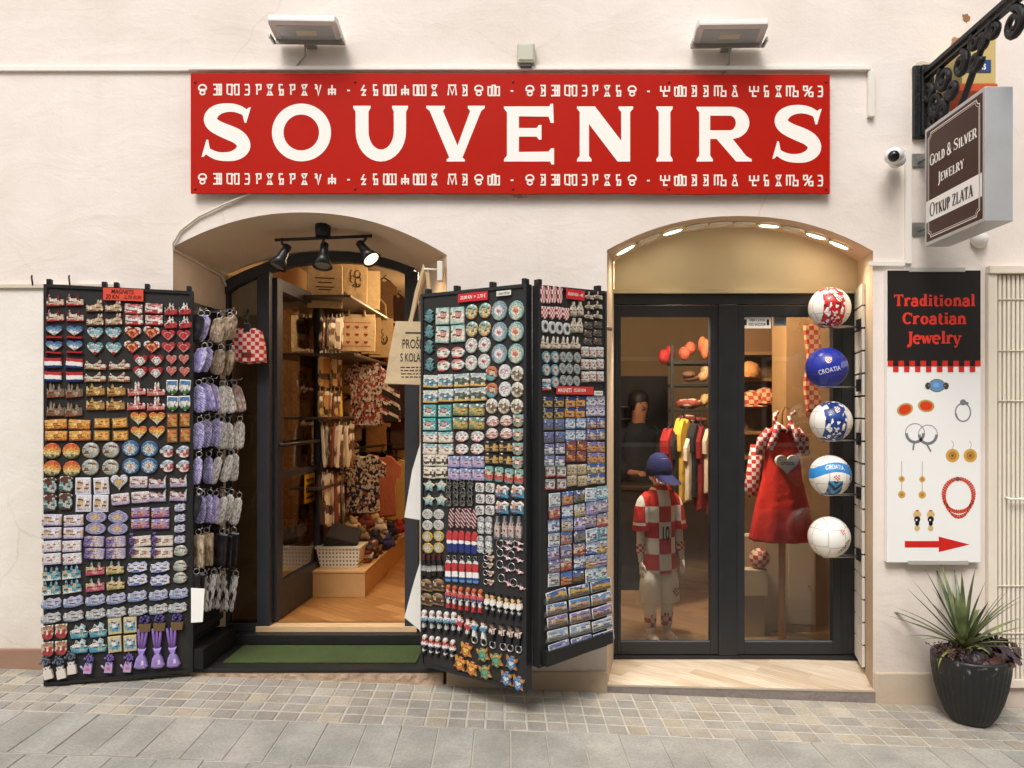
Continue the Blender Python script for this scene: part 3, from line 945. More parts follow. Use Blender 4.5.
# ================================================================ cable trunking, junction box, floodlights
tr = thing('cable_trunking', 'long white plastic cable trunking running above the red sign', 'cable duct')
mb = MB()
mb.bbox(-4.2, wx(190), -.018, -.001, wz(72), wz(67), .003)
mb.bbox(wx(190.5), wx(869), -.032, -.001, wz(72), wz(68), .003)
mb.build('duct', mat('e9e4dc', .4, noise=(3., .08)), tr)
mb = MB()
mb.bbox(wx(866.5), wx(873), -.028, -.001, wz(118), wz(72.6), .003)
mb.build('down_pipe', mat('e4ddd2', .4), tr)

jb = thing('junction_box', 'small greenish grey junction box above the sign middle', 'junction box')
a, b_ = P(517, 68, 4.47), P(535, 45, 4.47)
mb = MB(); mb.bbox(a.x, b_.x, -.06, -.001, a.z + .02, b_.z, .012); mb.build('case', mat('b9b6a2', .5, noise=(12., .15)), jb)
mb = MB()
mb.bbox(a.x + .02, b_.x - .02, -.05, -.012, a.z, a.z + .02, .004)
mb.build('gland', mat('54504a', .6), jb)
mb = MB(); mb.bbox(a.x + .012, b_.x - .012, -.064, -.0595, a.z + .035, b_.z - .015, .006); mb.build('lid', mat('c4c1ae', .45), jb)

def floodlight(pxl, pxr, pyt, pyb, label, lean, cable):
    """flat lamp on a bracket, tipped to shine down on the sign"""
    c = P((pxl + pxr) / 2, (pyt + pyb) / 2, 4.375)
    wd = (pxr - pxl - 3) * 4.375 / F
    ht = .21
    t = thing('floodlight', label, 'floodlight', c, lean, 'floodlights above the sign')
    ang = math.radians(80)
    R = Matrix.Rotation(ang, 4, 'X')
    def put(mb, nm, m):
        mb.v = [tuple(R @ Vector(v)) for v in mb.v]
        return mb.build(nm, m, t)
    mb = MB()
    pts = [(-wd / 2 + .012, ht / 2), (wd / 2 - .012, ht / 2), (wd / 2, ht / 2 - .03), (wd / 2, -ht / 2 + .01), (wd / 2 - .012, -ht / 2), (-wd / 2 + .012, -ht / 2), (-wd / 2, -ht / 2 + .01), (-wd / 2, ht / 2 - .03)]
    mb.prism(pts, .02, -.016, .985, .25)
    put(mb, 'housing', mat('dcdad5', .4, noise=(10., .06)))
    mb = MB()
    k = .80
    mb.prism([(-wd / 2 * k, ht * .30), (wd / 2 * k, ht * .30), (wd / 2 * k, -ht * .36), (-wd / 2 * k, -ht * .36)], -.0155, -.018, .995, .5)
    put(mb, 'lens', mat('aab2b4', .08, coat=.5))
    mb = MB()
    mb.prism([(-.06, ht * .1), (.06, ht * .1), (.06, -ht * .1), (-.06, -ht * .1)], -.0178, -.019, .98, .5)
    put(mb, 'led_array', mat('cfcbb0', .4))
    br = MB()
    for s in (-1, 1):
        br.bbox(s * (wd / 2 + .008) - .006, s * (wd / 2 + .008) + .006, -.025, .06, -.055, -.03, .002)
    br.bbox(-wd / 2 - .014, wd / 2 + .014, .055, .062, -.055, -.025, .002)
    br.bbox(-.03, .03, .062, .124, -.052, -.028, .002)
    br.build('bracket', MT['steel'], t)
    tb = MB()
    p = [Vector(q) for q in cable]
    tb.tube(p, .006, 6)
    tb.build('cable', mat('9a958c', .6), t)
    return t
floodlight(271, 342, 19, 42, 'white floodlight tipped down on the wall above the letter O', .03, [(.0, .03, .02), (-.03, .07, -.04), (-.035, .105, -.10), (-.1, .118, -.165)])
floodlight(693, 766, 24, 44, 'white floodlight with bare bracket screws above the letter I', -.03, [(.0, .03, .02), (.015, .07, -.05), (.02, .11, -.12), (-.02, .118, -.2)])
mb = MB()
for px, py in ((250, 193), (722, 194)):
    pass
pts = [P(251, 193, 4.47), P(225, 204, 4.485), P(198, 217, 4.488), P(180, 231, 4.488), P(173, 243, 4.485), P(174, 250, 4.5), P(198, 263, 4.72), P(222, 276, 4.93), P(226, 286, 4.97)]
pth = []
for i in range(len(pts) - 1):
    for k in range(4):
        pth.append(pts[i].lerp(pts[i + 1], k / 4))
mb.tube(pth + [pts[-1]], .007, 8)
o = mb.build('wall_cable', mat('d6cbbb', .5))
tag(o, 'cream cable looping from the sign down into the left arch', 'cable')

# ================================================================ security camera and its conduit
sc_ = thing('security_camera', 'white dome security camera on the wall left of the hanging lightbox', 'camera')
c = P(894, 156, 4.36)
mb = MB(); mb.ball((c.x, c.y, c.z), .052, 20, sc=(1.05, 1.1, .95)); mb.build('housing', mat('e8e8e6', .3), sc_)
mb = MB(); mb.ball((c.x - .018, c.y - .034, c.z - .012), .033, 16); mb.build('lens_dome', mat('141416', .08), sc_)
mb = MB(); mb.lathe([(.001, -.045), (.045, -.045), (.045, 0), (.03, .012), (.001, .012)], (0, 0, 0), 18)
mb.v = [(c.x + .05 + v[0], -.05 + v[2] * 1., c.z + v[1]) for v in mb.v]
mb.build('mount', mat('e3e2df', .35), sc_)
tr2 = thing('camera_conduit', 'white square conduit dropping from the security camera to the jewelry board top', 'conduit')
mb = MB(); mb.bbox(wx(904), wx(910), -.02, -.001, wz(264), wz(150), .002); mb.build('duct', mat('e6e0d6', .4), tr2)
mb = MB(); mb.bbox(wx(868), wx(903.5), -.022, -.001, wz(266.5), wz(262), .002); mb.build('duct', mat('e6e0d6', .4), tr2)

# ================================================================ hanging lightbox
xb0, xb1 = 2.262, 2.405
yn, yf = P(0, 0, 3.76).y, P(0, 0, 4.35).y
zb, zt = P(0, 247, 4.35).z, P(0, 130, 4.35).z
lb = thing('hanging_sign', 'brown lightbox sign for gold and silver jewelry sticking out of wall', 'sign')
mb = MB(); mb.bbox(xb0, xb1, yn, yf, zb, zt, .006); mb.build('casing', mat('b9babb', .38, .35, noise=(6., .12)), lb)
m_ = .022
mb = MB(); mb.bbox(xb0 - .002, xb0 + .004, yn + m_, yf - m_, zb + m_, zt - m_, .001); mb.build('face', mat('3c2016', .45), lb)
xf = xb0 - .0028
side = lambda yv, z, k: (xf - k, yf - m_ - yv, z)
Wd = (yf - yn) - 2 * m_
Ht = (zt - zb) - 2 * m_
zz = zb + m_
mb = MB()
z1_, z2_ = zz + Ht * .175, zz + Ht * .365
mb.add([side(0, z1_, 0), side(Wd, z1_, 0), side(Wd, z2_, 0), side(0, z2_, 0)], [(0, 1, 2, 3)])
mb.build('white_band', mat('eeece6', .4), lb)
mb = MB()
q = .028; e = .02
def frame_line(off, wd_):
    a0, a1, c0, c1 = e + off, Wd - e - off, zz + e + off, zz + Ht - e - off
    pts = []
    for cx_, cz_, s, t_ in ((a0, c0, 90, 0), (a1, c0, 180, 90), (a1, c1, 270, 180), (a0, c1, 360, 270)):
        pts += arc(cx_, cz_, q, q, s, t_, 6)
    pts.append(pts[0])
    return ribbon(pts, wd_)
lay(mb, [frame_line(0, .005), frame_line(.010, .0025)], side)
mb.build('border', mat('e9e0d4', .4), lb)
mb = MB()
lay(mb, serif_text('Gold & Silver', .15, .06, .05, .62, .06, .8), side, 0, (Wd * .07, Wd * .92, zz + Ht * .665, zz + Ht * .775))
lay(mb, serif_text('Jewelry', .15, .06, .05, .66, .06, .8), side, 0, (Wd * .23, Wd * .71, zz + Ht * .455, zz + Ht * .575))
mb.build('lettering', mat('f1ede4', .4), lb)
mb = MB()
lay(mb, serif_text('Otkup zlata', .14, .06, .05, .6, .06, .8), lambda a_, z, k: (xf - .0008 - k, yf - m_ - a_, z), 0, (Wd * .07, Wd * .86, zz + Ht * .205, zz + Ht * .335))
mb.build('lettering', mat('3a2922', .4), lb)
for zc in (zb + .14, zt - .13):
    mb = MB()
    mb.bbox(xb0 + .03, xb0 + .055, yf, -.003, zc - .016, zc + .016, .003)
    mb.bbox(xb0 + .0, xb0 + .085, -.012, -.001, zc - .04, zc + .04, .003)
    mb.build('wall_arm', MT['steel'], lb)

ys_ = thing('small_sign', 'small yellow sign with blue band and orange foot above the brown lightbox', 'sign')
y_ = P(0, 0, 4.22).y
xa_, xb_ = P(962, 0, 4.22).x, P(996, 0, 4.22).x
ZZ = lambda py: P(0, py, 4.22).z
mb = MB(); mb.bbox(xa_, xb_, y_, -.002, ZZ(84), ZZ(38), .006); mb.build('box', mat('c9b273', .45), ys_)
mb = MB(); mb.bbox(xa_ - .002, xb_ - .03, y_ - .004, y_ + .01, ZZ(72.5), ZZ(60), .001); mb.build('band', mat('2c4a80', .4), ys_)
mb = MB(); mb.bbox(xa_ - .02, xb_ + .004, y_ - .01, -.004, ZZ(92), ZZ(84.3), .004); mb.build('foot', mat('c9542a', .5), ys_)
mb = MB(); lay(mb, plain_text('us', .02), flat(y_ - .005), 0, (P(979, 0, 4.22).x, P(985.5, 0, 4.22).x, ZZ(70), ZZ(64))); mb.build('lettering', mat('f0eee6', .4), ys_)

wl = MB(); c = P(981, 239, 4.47)
wl.lathe([(.001, 0), (.05, 0), (.052, .02), (.04, .045), (.001, .055)], (0, 0, 0), 20)
wl.v = [(c.x + v[0], -v[2] - .001, c.z + v[1]) for v in wl.v]
o = wl.build('wall_siren', mat('e4dfd6', .4)); tag(o, 'round white fitting on the wall just under the brown lightbox', 'alarm')

# ================================================================ wrought iron bracket
ib = thing('iron_bracket', 'black wrought iron scroll bracket reaching out above the lightbox', 'bracket')
X_ = 2.322
pa, pb = P(927, 72, 4.46), P(1030, -6, 3.5)
mb = MB(); mb.bbox(X_ - .062, X_ + .062, -.03, -.001, P(0, 138, 4.47).z, P(0, 65, 4.47).z, .006); mb.bbox(X_ - .025, X_ + .025, -.055, -.028, P(0, 136, 4.47).z, P(0, 66, 4.47).z, .006)
mb.build('wall_plate', MT['iron'], ib)
mb = MB()
zt_ = 3.725
mb.bbox(X_ - .022, X_ + .022, -1.35, -.03, zt_ - .016, zt_ + .012, .004)
mb.bbox(X_ - .016, X_ + .016, -1.33, -.03, zt_ - .05, zt_ - .034, .003)
mb.build('top_bar', MT['iron'], ib)
mb = MB()
mb.tube([(X_, -.70, zt_ - .03), (X_, -.60, zt_ - .14), (X_, -.45, zt_ - .32), (X_, -.30, zt_ - .48), (X_, -.05, zt_ - .52)], .018, 8)
mb.build('brace', MT['iron'], ib)
def spiral(cy_, cz_, r0, r1, a0, turns, n=26):
    return [(X_, cy_ + (r0 + (r1 - r0) * i / n) * math.cos(a0 + turns * 2 * PI * i / n), cz_ + (r0 + (r1 - r0) * i / n) * math.sin(a0 + turns * 2 * PI * i / n)) for i in range(n + 1)]
for cy_, cz_, r, a0, tn in ((-.875, 3.585, .075, PI / 2, 1.6), (-.72, 3.64, .045, PI * .5, -1.5), (-.42, 3.60, .065, PI * .6, 1.5), (-.25, 3.60, .07, PI * .4, -1.6), (-.16, 3.49, .075, PI, 1.6), (-.33, 3.50, .05, 0, -1.5), (-.13, 3.40, .05, PI, -1.4), (-.55, 3.66, .04, PI / 2, -1.4), (-1.1, 3.62, .06, PI / 2, 1.5), (-.56, 3.55, .05, PI, 1.5), (-.62, 3.62, .045, 0, 1.4), (-.24, 3.42, .045, 0, 1.4), (-.08, 3.58, .05, PI / 2, 1.5)):
    mb = MB(); p = spiral(cy_, cz_, r, r * .25, a0, tn)
    mb.tube(p, [.021 - .008 * i / len(p) for i in range(len(p))], 8)
    mb.build('scroll', MT['iron'], ib)

def chip(pts_px, col, label, y, seed):
    r = random.Random(seed)
    mb = MB()
    pp = []
    for (x0, y0), (x1, y1) in zip(pts_px, pts_px[1:] + pts_px[:1]):
        for k in range(5):
            t = k / 5
            pp.append((wx(x0 + (x1 - x0) * t + r.uniform(-.9, .9)), wz(y0 + (y1 - y0) * t + r.uniform(-.9, .9))))
    mb.prism(pp, .004, y, .97, .4)
    tag(mb.build('plaster_patch', plaster('patch_' + col, col, '8a6a50', .6)), label, 'patch')
chip([(911, 68), (918, 61), (939, 61), (943, 80), (941, 138), (930, 143), (912, 141)], 'd9cbbb', 'rough grey plaster patch around the wall plate of the iron bracket', -.004, 1)
chip([(962, 15), (967, 14), (971, 18), (967, 23), (963, 20)], '9a7350', 'small brown chip in the plaster above the iron bracket', -.003, 2)
chip([(951, 45), (953, 37), (958, 38), (962, 46)], 'b08a66', 'tan chip in the plaster just behind the iron bracket bar', -.003, 3)
chip([(512, 196), (520, 195), (528, 197), (519, 199)], 'cdbba6', 'tiny flaked plaster spot under the middle of the red sign', -.002, 4)

# ================================================================ jewelry board
JD = 4.455
JX = lambda px, py=0: (px - CX - (py - 270) * .010) * JD / F
JZ = lambda py: H - (py - CY) * JD / F
jb_ = thing('jewelry_board', 'tall white and black board advertising Traditional Croatian Jewelry', 'sign')
yj = JD - D0
mb = MB(); mb.bbox(JX(884.5), JX(978), yj, -.004, JZ(562.5), JZ(270), .003); mb.build('board', mat('eceae6', .4), jb_)
mb = MB(); mb.bbox(JX(884.7), JX(977.8), yj - .0015, yj + .004, JZ(361), JZ(270.4), .0006); mb.build('header', mat('221d1b', .4), jb_)
fl = flat(yj - .0022)
fw = flat(yj - .0008)
mb = MB()
for s, xa, xb, za, zb_ in (('Traditional', 891, 972, 307, 294), ('Croatian', 899.5, 963.5, 325, 312.5), ('Jewelry', 904, 959, 343.6, 331.6)):
    lay(mb, serif_text(s, .235, .11, .06, 1., .03), fl, 0, (JX(xa), JX(xb), JZ(za), JZ(zb_)), keep_y=(s == 'Jewelry'))
mb.build('lettering', mat('d8382c', .45), jb_)
mb = MB()
for i in range(17):
    x0 = 884.7 + 93.1 * i / 17; x1 = x0 + 93.1 / 17
    za, zc = (361, 366.5) if i % 2 == 0 else (366.5, 372)
    if i % 2 == 0:
        za, zc = 360.8, 366.3
    mb.add([fl(JX(x0), JZ(zc), .0004), fl(JX(x1), JZ(zc), .0004), fl(JX(x1), JZ(za), .0004), fl(JX(x0), JZ(za), .0004)], [(0, 1, 2, 3)], 0)
    if i % 2 == 1:
        mb.add([fl(JX(x0), JZ(366.3), .0001), fl(JX(x1), JZ(366.3), .0001), fl(JX(x1), JZ(360.9), .0001), fl(JX(x0), JZ(360.9), .0001)], [(0, 1, 2, 3)], 1)
mb.build('checker_border', [mat('cf2a20', .45), mat('221d1b', .4)], jb_)
mb = MB()
pts = [(902, 541), (936, 541), (936, 536.5), (967, 544.5), (936, 552), (936, 547.5), (902, 547.5)]
mb.add([fw(JX(a), JZ(c), 0) for a, c in pts], [tuple(range(7))[::-1]])
mb.build('arrow', mat('c8221a', .45), jb_)
J6 = lambda x, y: (JX(880 + x / 6.98), JZ(350 + y / 6.98))
J7 = lambda x, y: (JX(880 + x / 5.905), JZ(440 + y / 5.905))
def disc(mb, c, r, m=0, k=0., n=18, sx=1., rot=0.):
    pts = [(math.cos(2 * PI * i / n) * r * sx, math.sin(2 * PI * i / n) * r) for i in range(n)]
    ca, sa = math.cos(rot), math.sin(rot)
    mb.add([fw(c[0] + x * ca - z * sa, c[1] + x * sa + z * ca, k) for x, z in pts], [tuple(range(n))], m)
def loop(mb, c, rx, rz, w_, a0=0, a1=360, m=0, k=0.):
    v, f = ribbon(arc(c[0], c[1], rx, rz, a0, a1, 24), w_)
    mb.add([fw(p[0], p[1], k) for p in v], f, m)
PX = JD / F
mb = MB()
c = J6(378, 248); disc(mb, c, 6.6 * PX, 0, 0, 20, 1.25); disc(mb, c, 5.9 * PX, 1, .0003, 20, 1.2); disc(mb, c, 4.9 * PX, 2, .0006, 20, 1.2); disc(mb, (c[0] - .8 * PX, c[1] + .6 * PX), 2.6 * PX, 3, .0009, 14, 1.2)
for xx in (-9, 9): disc(mb, (c[0] + xx * PX, c[1] - .4 * PX), 3.6 * PX, 0, .0004, 10, .8)
for k in range(12):
    disc(mb, (c[0] + 6.6 * PX * 1.2 * math.cos(k * PI / 6), c[1] + 5.6 * PX * math.sin(k * PI / 6)), .8 * PX, 1, .0008, 6)
mb.build('ring_print', [mat('4a4030', .5), mat('7d92a0', .4), mat('5b8fc8', .35), mat('7aa8d8', .3)], jb_)
mb = MB()
for x, y, rt in ((155, 415, .35), (303, 390, -.1)):
    c = J6(x, y); disc(mb, c, 6.2 * PX, 0, 0, 16, 1.35, rt); disc(mb, c, 4.7 * PX, 1, .0004, 16, 1.35, rt)
mb.build('red_earring_print', [mat('b79a50', .4), mat('d23c1c', .35)], jb_)
mb = MB()
c = J6(560, 435); loop(mb, c, 7.6 * PX, 9 * PX, 1.2 * PX); loop(mb, (c[0] + .4 * PX, c[1] - 1 * PX), 7 * PX, 8 * PX, 1 * PX, 180, 330, 0, .0003)
disc(mb, (c[0] + 0 * PX, c[1] + 10 * PX), 3 * PX, 0, .0004); disc(mb, (c[0] + 4 * PX, c[1] + 9 * PX), 1.6 * PX, 0, .0005)
for x, y in ((225, 580), (315, 590)):
    c = J6(x, y); loop(mb, c, 9.5 * PX, 9.5 * PX, .7 * PX, 0, 180); loop(mb, (c[0], c[1]), 8.6 * PX, 9 * PX, 2.8 * PX, 180, 360, 0, .0003)
    v, f = ribbon([(c[0] - 1 * PX, c[1] - 10 * PX), (c[0] + (-2 if x < 300 else 3) * PX, c[1] - 17 * PX)], 1.6 * PX); mb.add([fw(p[0], p[1], .0005) for p in v], f)
mb.build('silver_jewelry_print', mat('83878a', .35, .3), jb_)
mb = MB()
for x, y in ((412, 92), (517, 92)):
    c = J7(x, y); disc(mb, c, 6.8 * PX, 0); disc(mb, c, 4.4 * PX, 1, .0003); disc(mb, c, 1.2 * PX, 2, .0006)
    v, f = ribbon([(c[0], c[1] + 6 * PX), (c[0] + 1 * PX, c[1] + 12 * PX), (c[0] - 1 * PX, c[1] + 15 * PX)], .5 * PX); mb.add([fw(p[0], p[1], 0) for p in v], f, 3)
for x, y in ((112, 230), (233, 232)):
    for dy, r in ((0, 3.), (92, 3.7)):
        c = J7(x, y + dy); disc(mb, c, r * PX, 0); disc(mb, c, r * .5 * PX, 1, .0004)
    a, b_ = J7(x, y - 105), J7(x, y + 115)
    v, f = ribbon([a, b_], .55 * PX); mb.add([fw(p[0], p[1], -.0002) for p in v], f, 1)
mb.build('gold_earring_print', [mat('d0a24c', .4), mat('b27f33', .4), mat('6a3f5a', .4), mat('a7a39a', .4)], jb_)
mb = MB()
for x in (203, 283):
    for y, r, m_2, s in ((425, 2.2, 0, 1.), (440, 3.4, 1, 1.2), (468, 3.2, 2, 1.), (492, 2.6, 2, .8), (520, 3., 1, .9)):
        disc(mb, J7(x, y), r * PX, m_2, .0003 * (m_2 + 1), 10, s)
    disc(mb, J7(x - 4, 472), 1.0 * PX, 3, .0015, 8)
mb.build('figure_earring_print', [mat('c23f28', .4), mat('cfae72', .4), mat('17171a', .4), mat('e8e4d8', .4)], jb_)
mb = MB()
c = J7(448, 320)
for k, (rx, rz, dz) in enumerate(((16.2, 16.4, 0), (14.8, 16.5, -.8), (13.6, 16.2, -1.6), (15.5, 15.5, -3), (14.2, 17.5, -4), (12, 18.5, -5))):
    nb = 44
    for i in range(nb):
        a = 2 * PI * i / nb
        if k > 2 and math.sin(a) > -.15: continue
        disc(mb, (c[0] + rx * PX * math.cos(a), c[1] + rz * PX * math.sin(a) + dz * PX), 1.15 * PX, (i + k) % 2, .0002 * (k % 3), 6)
disc(mb, J7(442, 230), 2.2 * PX, 2, .0009)
mb.build('coral_necklace_print', [mat('b8301c', .4), mat('d4583c', .4), mat('6a5440', .4)], jb_)
mb = MB(); mb.bbox(JX(905), JX(965), yj - .008, -.003, JZ(564.5), JZ(560.5), .002); mb.bbox(JX(906), JX(962), yj - .008, -.003, JZ(272), JZ(267.5), .002); mb.build('clip', mat('c9c5bd', .4, .5), jb_)

# ================================================================ cream roller grille at the right edge
gr = thing('roller_grille', 'cream barred security shutter at the far right of the wall', 'shutter')
mb = MB()
gz0, gz1 = wz(683), wz(275)
mb.bbox(wx(985), wx(994), -.035, -.001, gz0, gz1, .004)
mb.bbox(wx(985), wx(1080), -.05, -.001, gz1 + .002, wz(267), .004)
mb.bbox(wx(994.3), wx(1080), -.03, -.001, gz0 - .02, gz0 + .03, .004)
mb.build('frame', mat('e2d6c4', .5, noise=(5., .1)), gr)
mb = MB(); mb.bbox(wx(994), wx(1080), -.004, -.001, gz0 + .031, gz1 - .001, .001); mb.build('backing', mat('cfc3ae', .7, noise=(4., .15)), gr)
mb = MB()
x = wx(996.5)
while x < wx(1075):
    mb.bbox(x, x + .018, -.022, -.006, gz0 + .03, gz1 - .004, .005)
    x += .027
mb.build('bar', mat('e6dcca', .45, noise=(6., .08)), gr)
for py in (300, 351, 401, 632, 585):
    mb = MB(); mb.tube([(wx(994), -.026, wz(py)), (wx(1075), -.026, wz(py))], .004, 6); mb.build('cross_rod', mat('d8ccb8', .5), gr)
mb = MB(); mb.tube([(wx(1003), -.02, wz(497)), (wx(1004), -.06, wz(498)), (wx(1040), -.06, wz(498)), (wx(1041), -.02, wz(497))], .008, 8); mb.build('handle', mat('e8e2d6', .4), gr)
# ================================================================ left entrance: arched glass door, one leaf open
DD = 5.02
def Q(px, py, d=DD): return P(px, py, d)
def band(mb, pts, wd_, y0, y1, m=0):
    """a bar of constant face width following pts (x, z), from depth y0 (front) to y1"""
    v, f = ribbon(pts, wd_)
    n = len(pts)
    vs = [(p[0], y0, p[1]) for p in v] + [(p[0], y1, p[1]) for p in v]
    k = len(v)
    fs = [tuple(q) for q in f] + [tuple(i + k for i in q[::-1]) for q in f]
    for i in range(n - 1):
        a, b_, c, d = 2 * i, 2 * i + 1, 2 * i + 3, 2 * i + 2
        fs += [(a, d, d + k, a + k), (b_, b_ + k, c + k, c)]
    fs += [(0, k, k + 1, 1), (2 * n - 2, 2 * n - 1, 2 * n - 1 + k, 2 * n - 2 + k)]
    mb.add(vs, fs, m)
GLASS = glass_mat('clear_glass', 'e6e6e2', .0)
DARKGLASS = glass_mat('dusty_glass', 'e2d9ca', .05)
FR = mat('34353a', .42, .1, noise=(18., .15))
door = thing('entrance_door', 'dark grey arched entrance door with its glass leaf swung open', 'door')
mb = MB()
zq = lambda px, py: (Q(px, py).x, Q(px, py).z)
curve = [zq(*p) for p in ((222, 292), (236, 282), (250, 275.5), (272, 267), (296, 261), (322, 258), (350, 258), (376, 260.5), (399, 266), (414, 273))]
band(mb, curve, 10 * DD / F, DB - .035, DB + .035)
xL0, xL1 = Q(258.5, 0).x, Q(271, 0).x
mb.bbox(xL0, xL1, DB - .03, DB + .04, .196, Q(0, 272).z, .003)
mb.bbox(Q(405.5, 0).x, Q(418.5, 0).x, DB - .03, DB + .04, .196, Q(0, 272).z, .003)
mb.bbox(Q(226, 0).x, Q(230, 0).x, DB - .025, DB + .035, .196, Q(0, 287).z, .003)
mb.bbox(Q(229.5, 0).x, Q(258.3, 0).x, DB - .025, DB + .035, .1965, .25, .003)
mb.build('frame', FR, door)
mb = MB()
v = [(Q(229, 0).x, DB, .25), (Q(259, 0).x, DB, .25), (Q(259, 0).x, DB, Q(0, 274).z), (Q(243, 0).x, DB, Q(0, 281).z), (Q(229, 0).x, DB, Q(0, 290).z)]
mb.add(v, [(0, 1, 2, 3, 4)])
mb.build('side_pane', DARKGLASS, door)
mb = MB(); mb.bbox(Q(229, 0).x - .1, Q(258, 0).x - .02, DB + .06, DB + .08, .25, 2.62, .003); mb.build('added_tan_board', mat('b89a78', .8, noise=(4., .25)), door)  # tan board added behind the side pane so the dark glass reads lighter
leaf = None
hx_, fx_ = -1.822, -1.775
def leafpt(t, z, off=0.): return (hx_ + (fx_ - hx_) * t / .92 + off, DB + .045 + t, z)
mb = MB()
def leafbox(t0, t1, z0, z1, th=.025):
    vs = [leafpt(t, z, o) for z in (z0, z1) for o in (-th, th) for t in (t0, t1)]
    mb.add(vs, [(0, 2, 3, 1), (4, 5, 7, 6), (0, 1, 5, 4), (2, 6, 7, 3), (0, 4, 6, 2), (1, 3, 7, 5)])
leafbox(0, .09, .25, 2.60); leafbox(.83, .92, .25, 2.50)
leafbox(.0901, .8299, .25, .50); leafbox(.0901, .8299, 2.52, 2.60); leafbox(.83, .88, 2.501, 2.57)
leafbox(.0901, .8299, 1.22, 1.26, .018)
leaf = mb.build('door_leaf', FR, door)
mb = MB(); mb.add([leafpt(.09, .5), leafpt(.83, .5), leafpt(.83, 2.52), leafpt(.09, 2.52)], [(0, 1, 2, 3)]); mb.build('pane', glass_mat('leaf_glass', 'd8cfc0', .13), leaf)
mb = MB(); mb.tube([leafpt(.03, 1.455, .0), leafpt(.03, 1.455, .07), leafpt(.88, 1.455, .07), leafpt(.88, 1.455, 0)], .014, 8); mb.build('push_bar', mat('3b342d', .4, .5), leaf)
mb = MB(); mb.add([leafpt(.56, .98, .004), leafpt(.78, .98, .004), leafpt(.78, 1.20, .004), leafpt(.56, 1.20, .004)], [(0, 1, 2, 3)])
for k in range(4):
    mb.add([leafpt(.59, 1.01 + k * .045, .006), leafpt(.75, 1.01 + k * .045, .006), leafpt(.75, 1.03 + k * .045, .006), leafpt(.59, 1.03 + k * .045, .006)], [(0, 1, 2, 3)], 1)
mb.build('sticker', [mat('d8a02c', .5), mat('5a4018', .5)], leaf)

# track light under the arch
tl = thing('track_light', 'black ceiling track with three cone spot heads, right one lit', 'lamp')
mb = MB(); a, b_ = P(275, 240, 4.66), P(372, 236, 4.66)
mb.tube([a, b_], .010, 8); mb.build('track', MT['black'], tl)
c = P(323, 232, 4.66)
mb = MB(); mb.lathe([(.001, -.03), (.045, -.03), (.048, 0), (.048, .045), (.001, .045)], tuple(c), 18); mb.build('ceiling_rose', MT['black'], tl)
LIT = mat('ffe2b0', .4, emit=1.8)
for px, py, dv, lit in ((282, 257, Vector((-.42, -.25, -1)), 0), (323.5, 256, Vector((.0, -.3, -1)), 0), (366, 252, Vector((.62, -.35, -.8)), 1)):
    dv.normalize()
    c = P(px, py, 4.66)
    hd = MB()
    up = -dv
    u = up.cross(Vector((0, 1, 0))).normalized(); v_ = up.cross(u)
    for prof, m in (([(.024, .085), (.028, .03), (.034, -.01), (.062, -.075), (.057, -.074), (.03, -.02), (.001, -.015)], 0),):
        rings = [[tuple(c + up * h + (u * math.cos(2 * PI * k / 18) + v_ * math.sin(2 * PI * k / 18)) * r) for k in range(18)] for r, h in prof]
        hd.loft(rings, m)
    hd.tube([c + up * .07, c + Vector((.0, 0, .085)), Vector((c.x, c.y, P(0, 238, 4.66).z))], .009, 6)
    o = hd.build('spot_head', mat('18181a', .35), tl)
    bl = MB(); rings = [[tuple(c + up * h + (u * math.cos(2 * PI * k / 14) + v_ * math.sin(2 * PI * k / 14)) * r) for k in range(14)] for r, h in ((.05, -.066), (.046, -.068))]
    bl.loft(rings); bl.build('bulb', LIT if lit else mat('8a8478', .3), o)
    if lit:
        L_ = bpy.data.lights.new('spot_lamp', 'SPOT'); L_.energy = 14; L_.color = (1, .72, .42); L_.spot_size = 1.6; L_.spot_blend = .8; L_.shadow_soft_size = .03
        lo = bpy.data.objects.new('spot_lamp', L_); COL.objects.link(lo); lo.location = c + dv * .09; lo.rotation_euler = up.to_track_quat('Z', 'Y').to_euler()

# ================================================================ right opening: glazed double door, fascia, downlights
dd = thing('glazed_double_door', 'black framed double glass door under the lit fascia of the right arch', 'door')
mb = MB()
def fbox(a, b_, t, l, y0=-.03, y1=.04, bv=.003):
    p, q = Q(a, l), Q(b_, t)
    mb.bbox(p.x, q.x, DB + y0, DB + y1, p.z, q.z, bv)
fbox(611, 857, 294.5, 305); fbox(611, 857, 653.5, 660.5, -.045); fbox(611, 616.5, 305.3, 653.2); fbox(839.5, 857.5, 305.3, 653.2)
fbox(717, 735.5, 305.2, 653.3, -.045, .03, .006)
mb.build('frame', mat('1f2023', .38, .1, noise=(10., .15)), dd)
for (l, r_, gl, gr_) in ((616.7, 720.5, 620.5, 709.5), (732, 839.3, 743.5, 831.5)):
    mb = MB()
    fbox(l, gl, 306, 653); fbox(gr_, r_, 306, 653); fbox(gl + .05, gr_ - .05, 306, 316.5); fbox(gl + .05, gr_ - .05, 641.5, 653)
    lf = mb.build('door_leaf', mat('232427', .36, .1, noise=(10., .15)), dd)
    mb = MB(); a, b_ = Q(gl, 641.5), Q(gr_, 316.5)
    mb.add([(a.x, DB - .004, a.z), (b_.x, DB - .004, a.z), (b_.x, DB - .004, b_.z), (a.x, DB - .004, b_.z)], [(0, 1, 2, 3)])
    mb.build('pane', GLASS, lf)
    gk = MB(); 
    for t0, t1, z0, z1 in ((gl, gr_, 641.6, 640.4), (gl, gr_, 317.4, 316.4)):
        p, q = Q(t0, t1 * 0 + z0), Q(t1, z1); gk.box(p.x, q.x, DB - .012, DB - .0055, p.z, q.z)
    gk.build('seal', mat('6f7072', .5), lf)
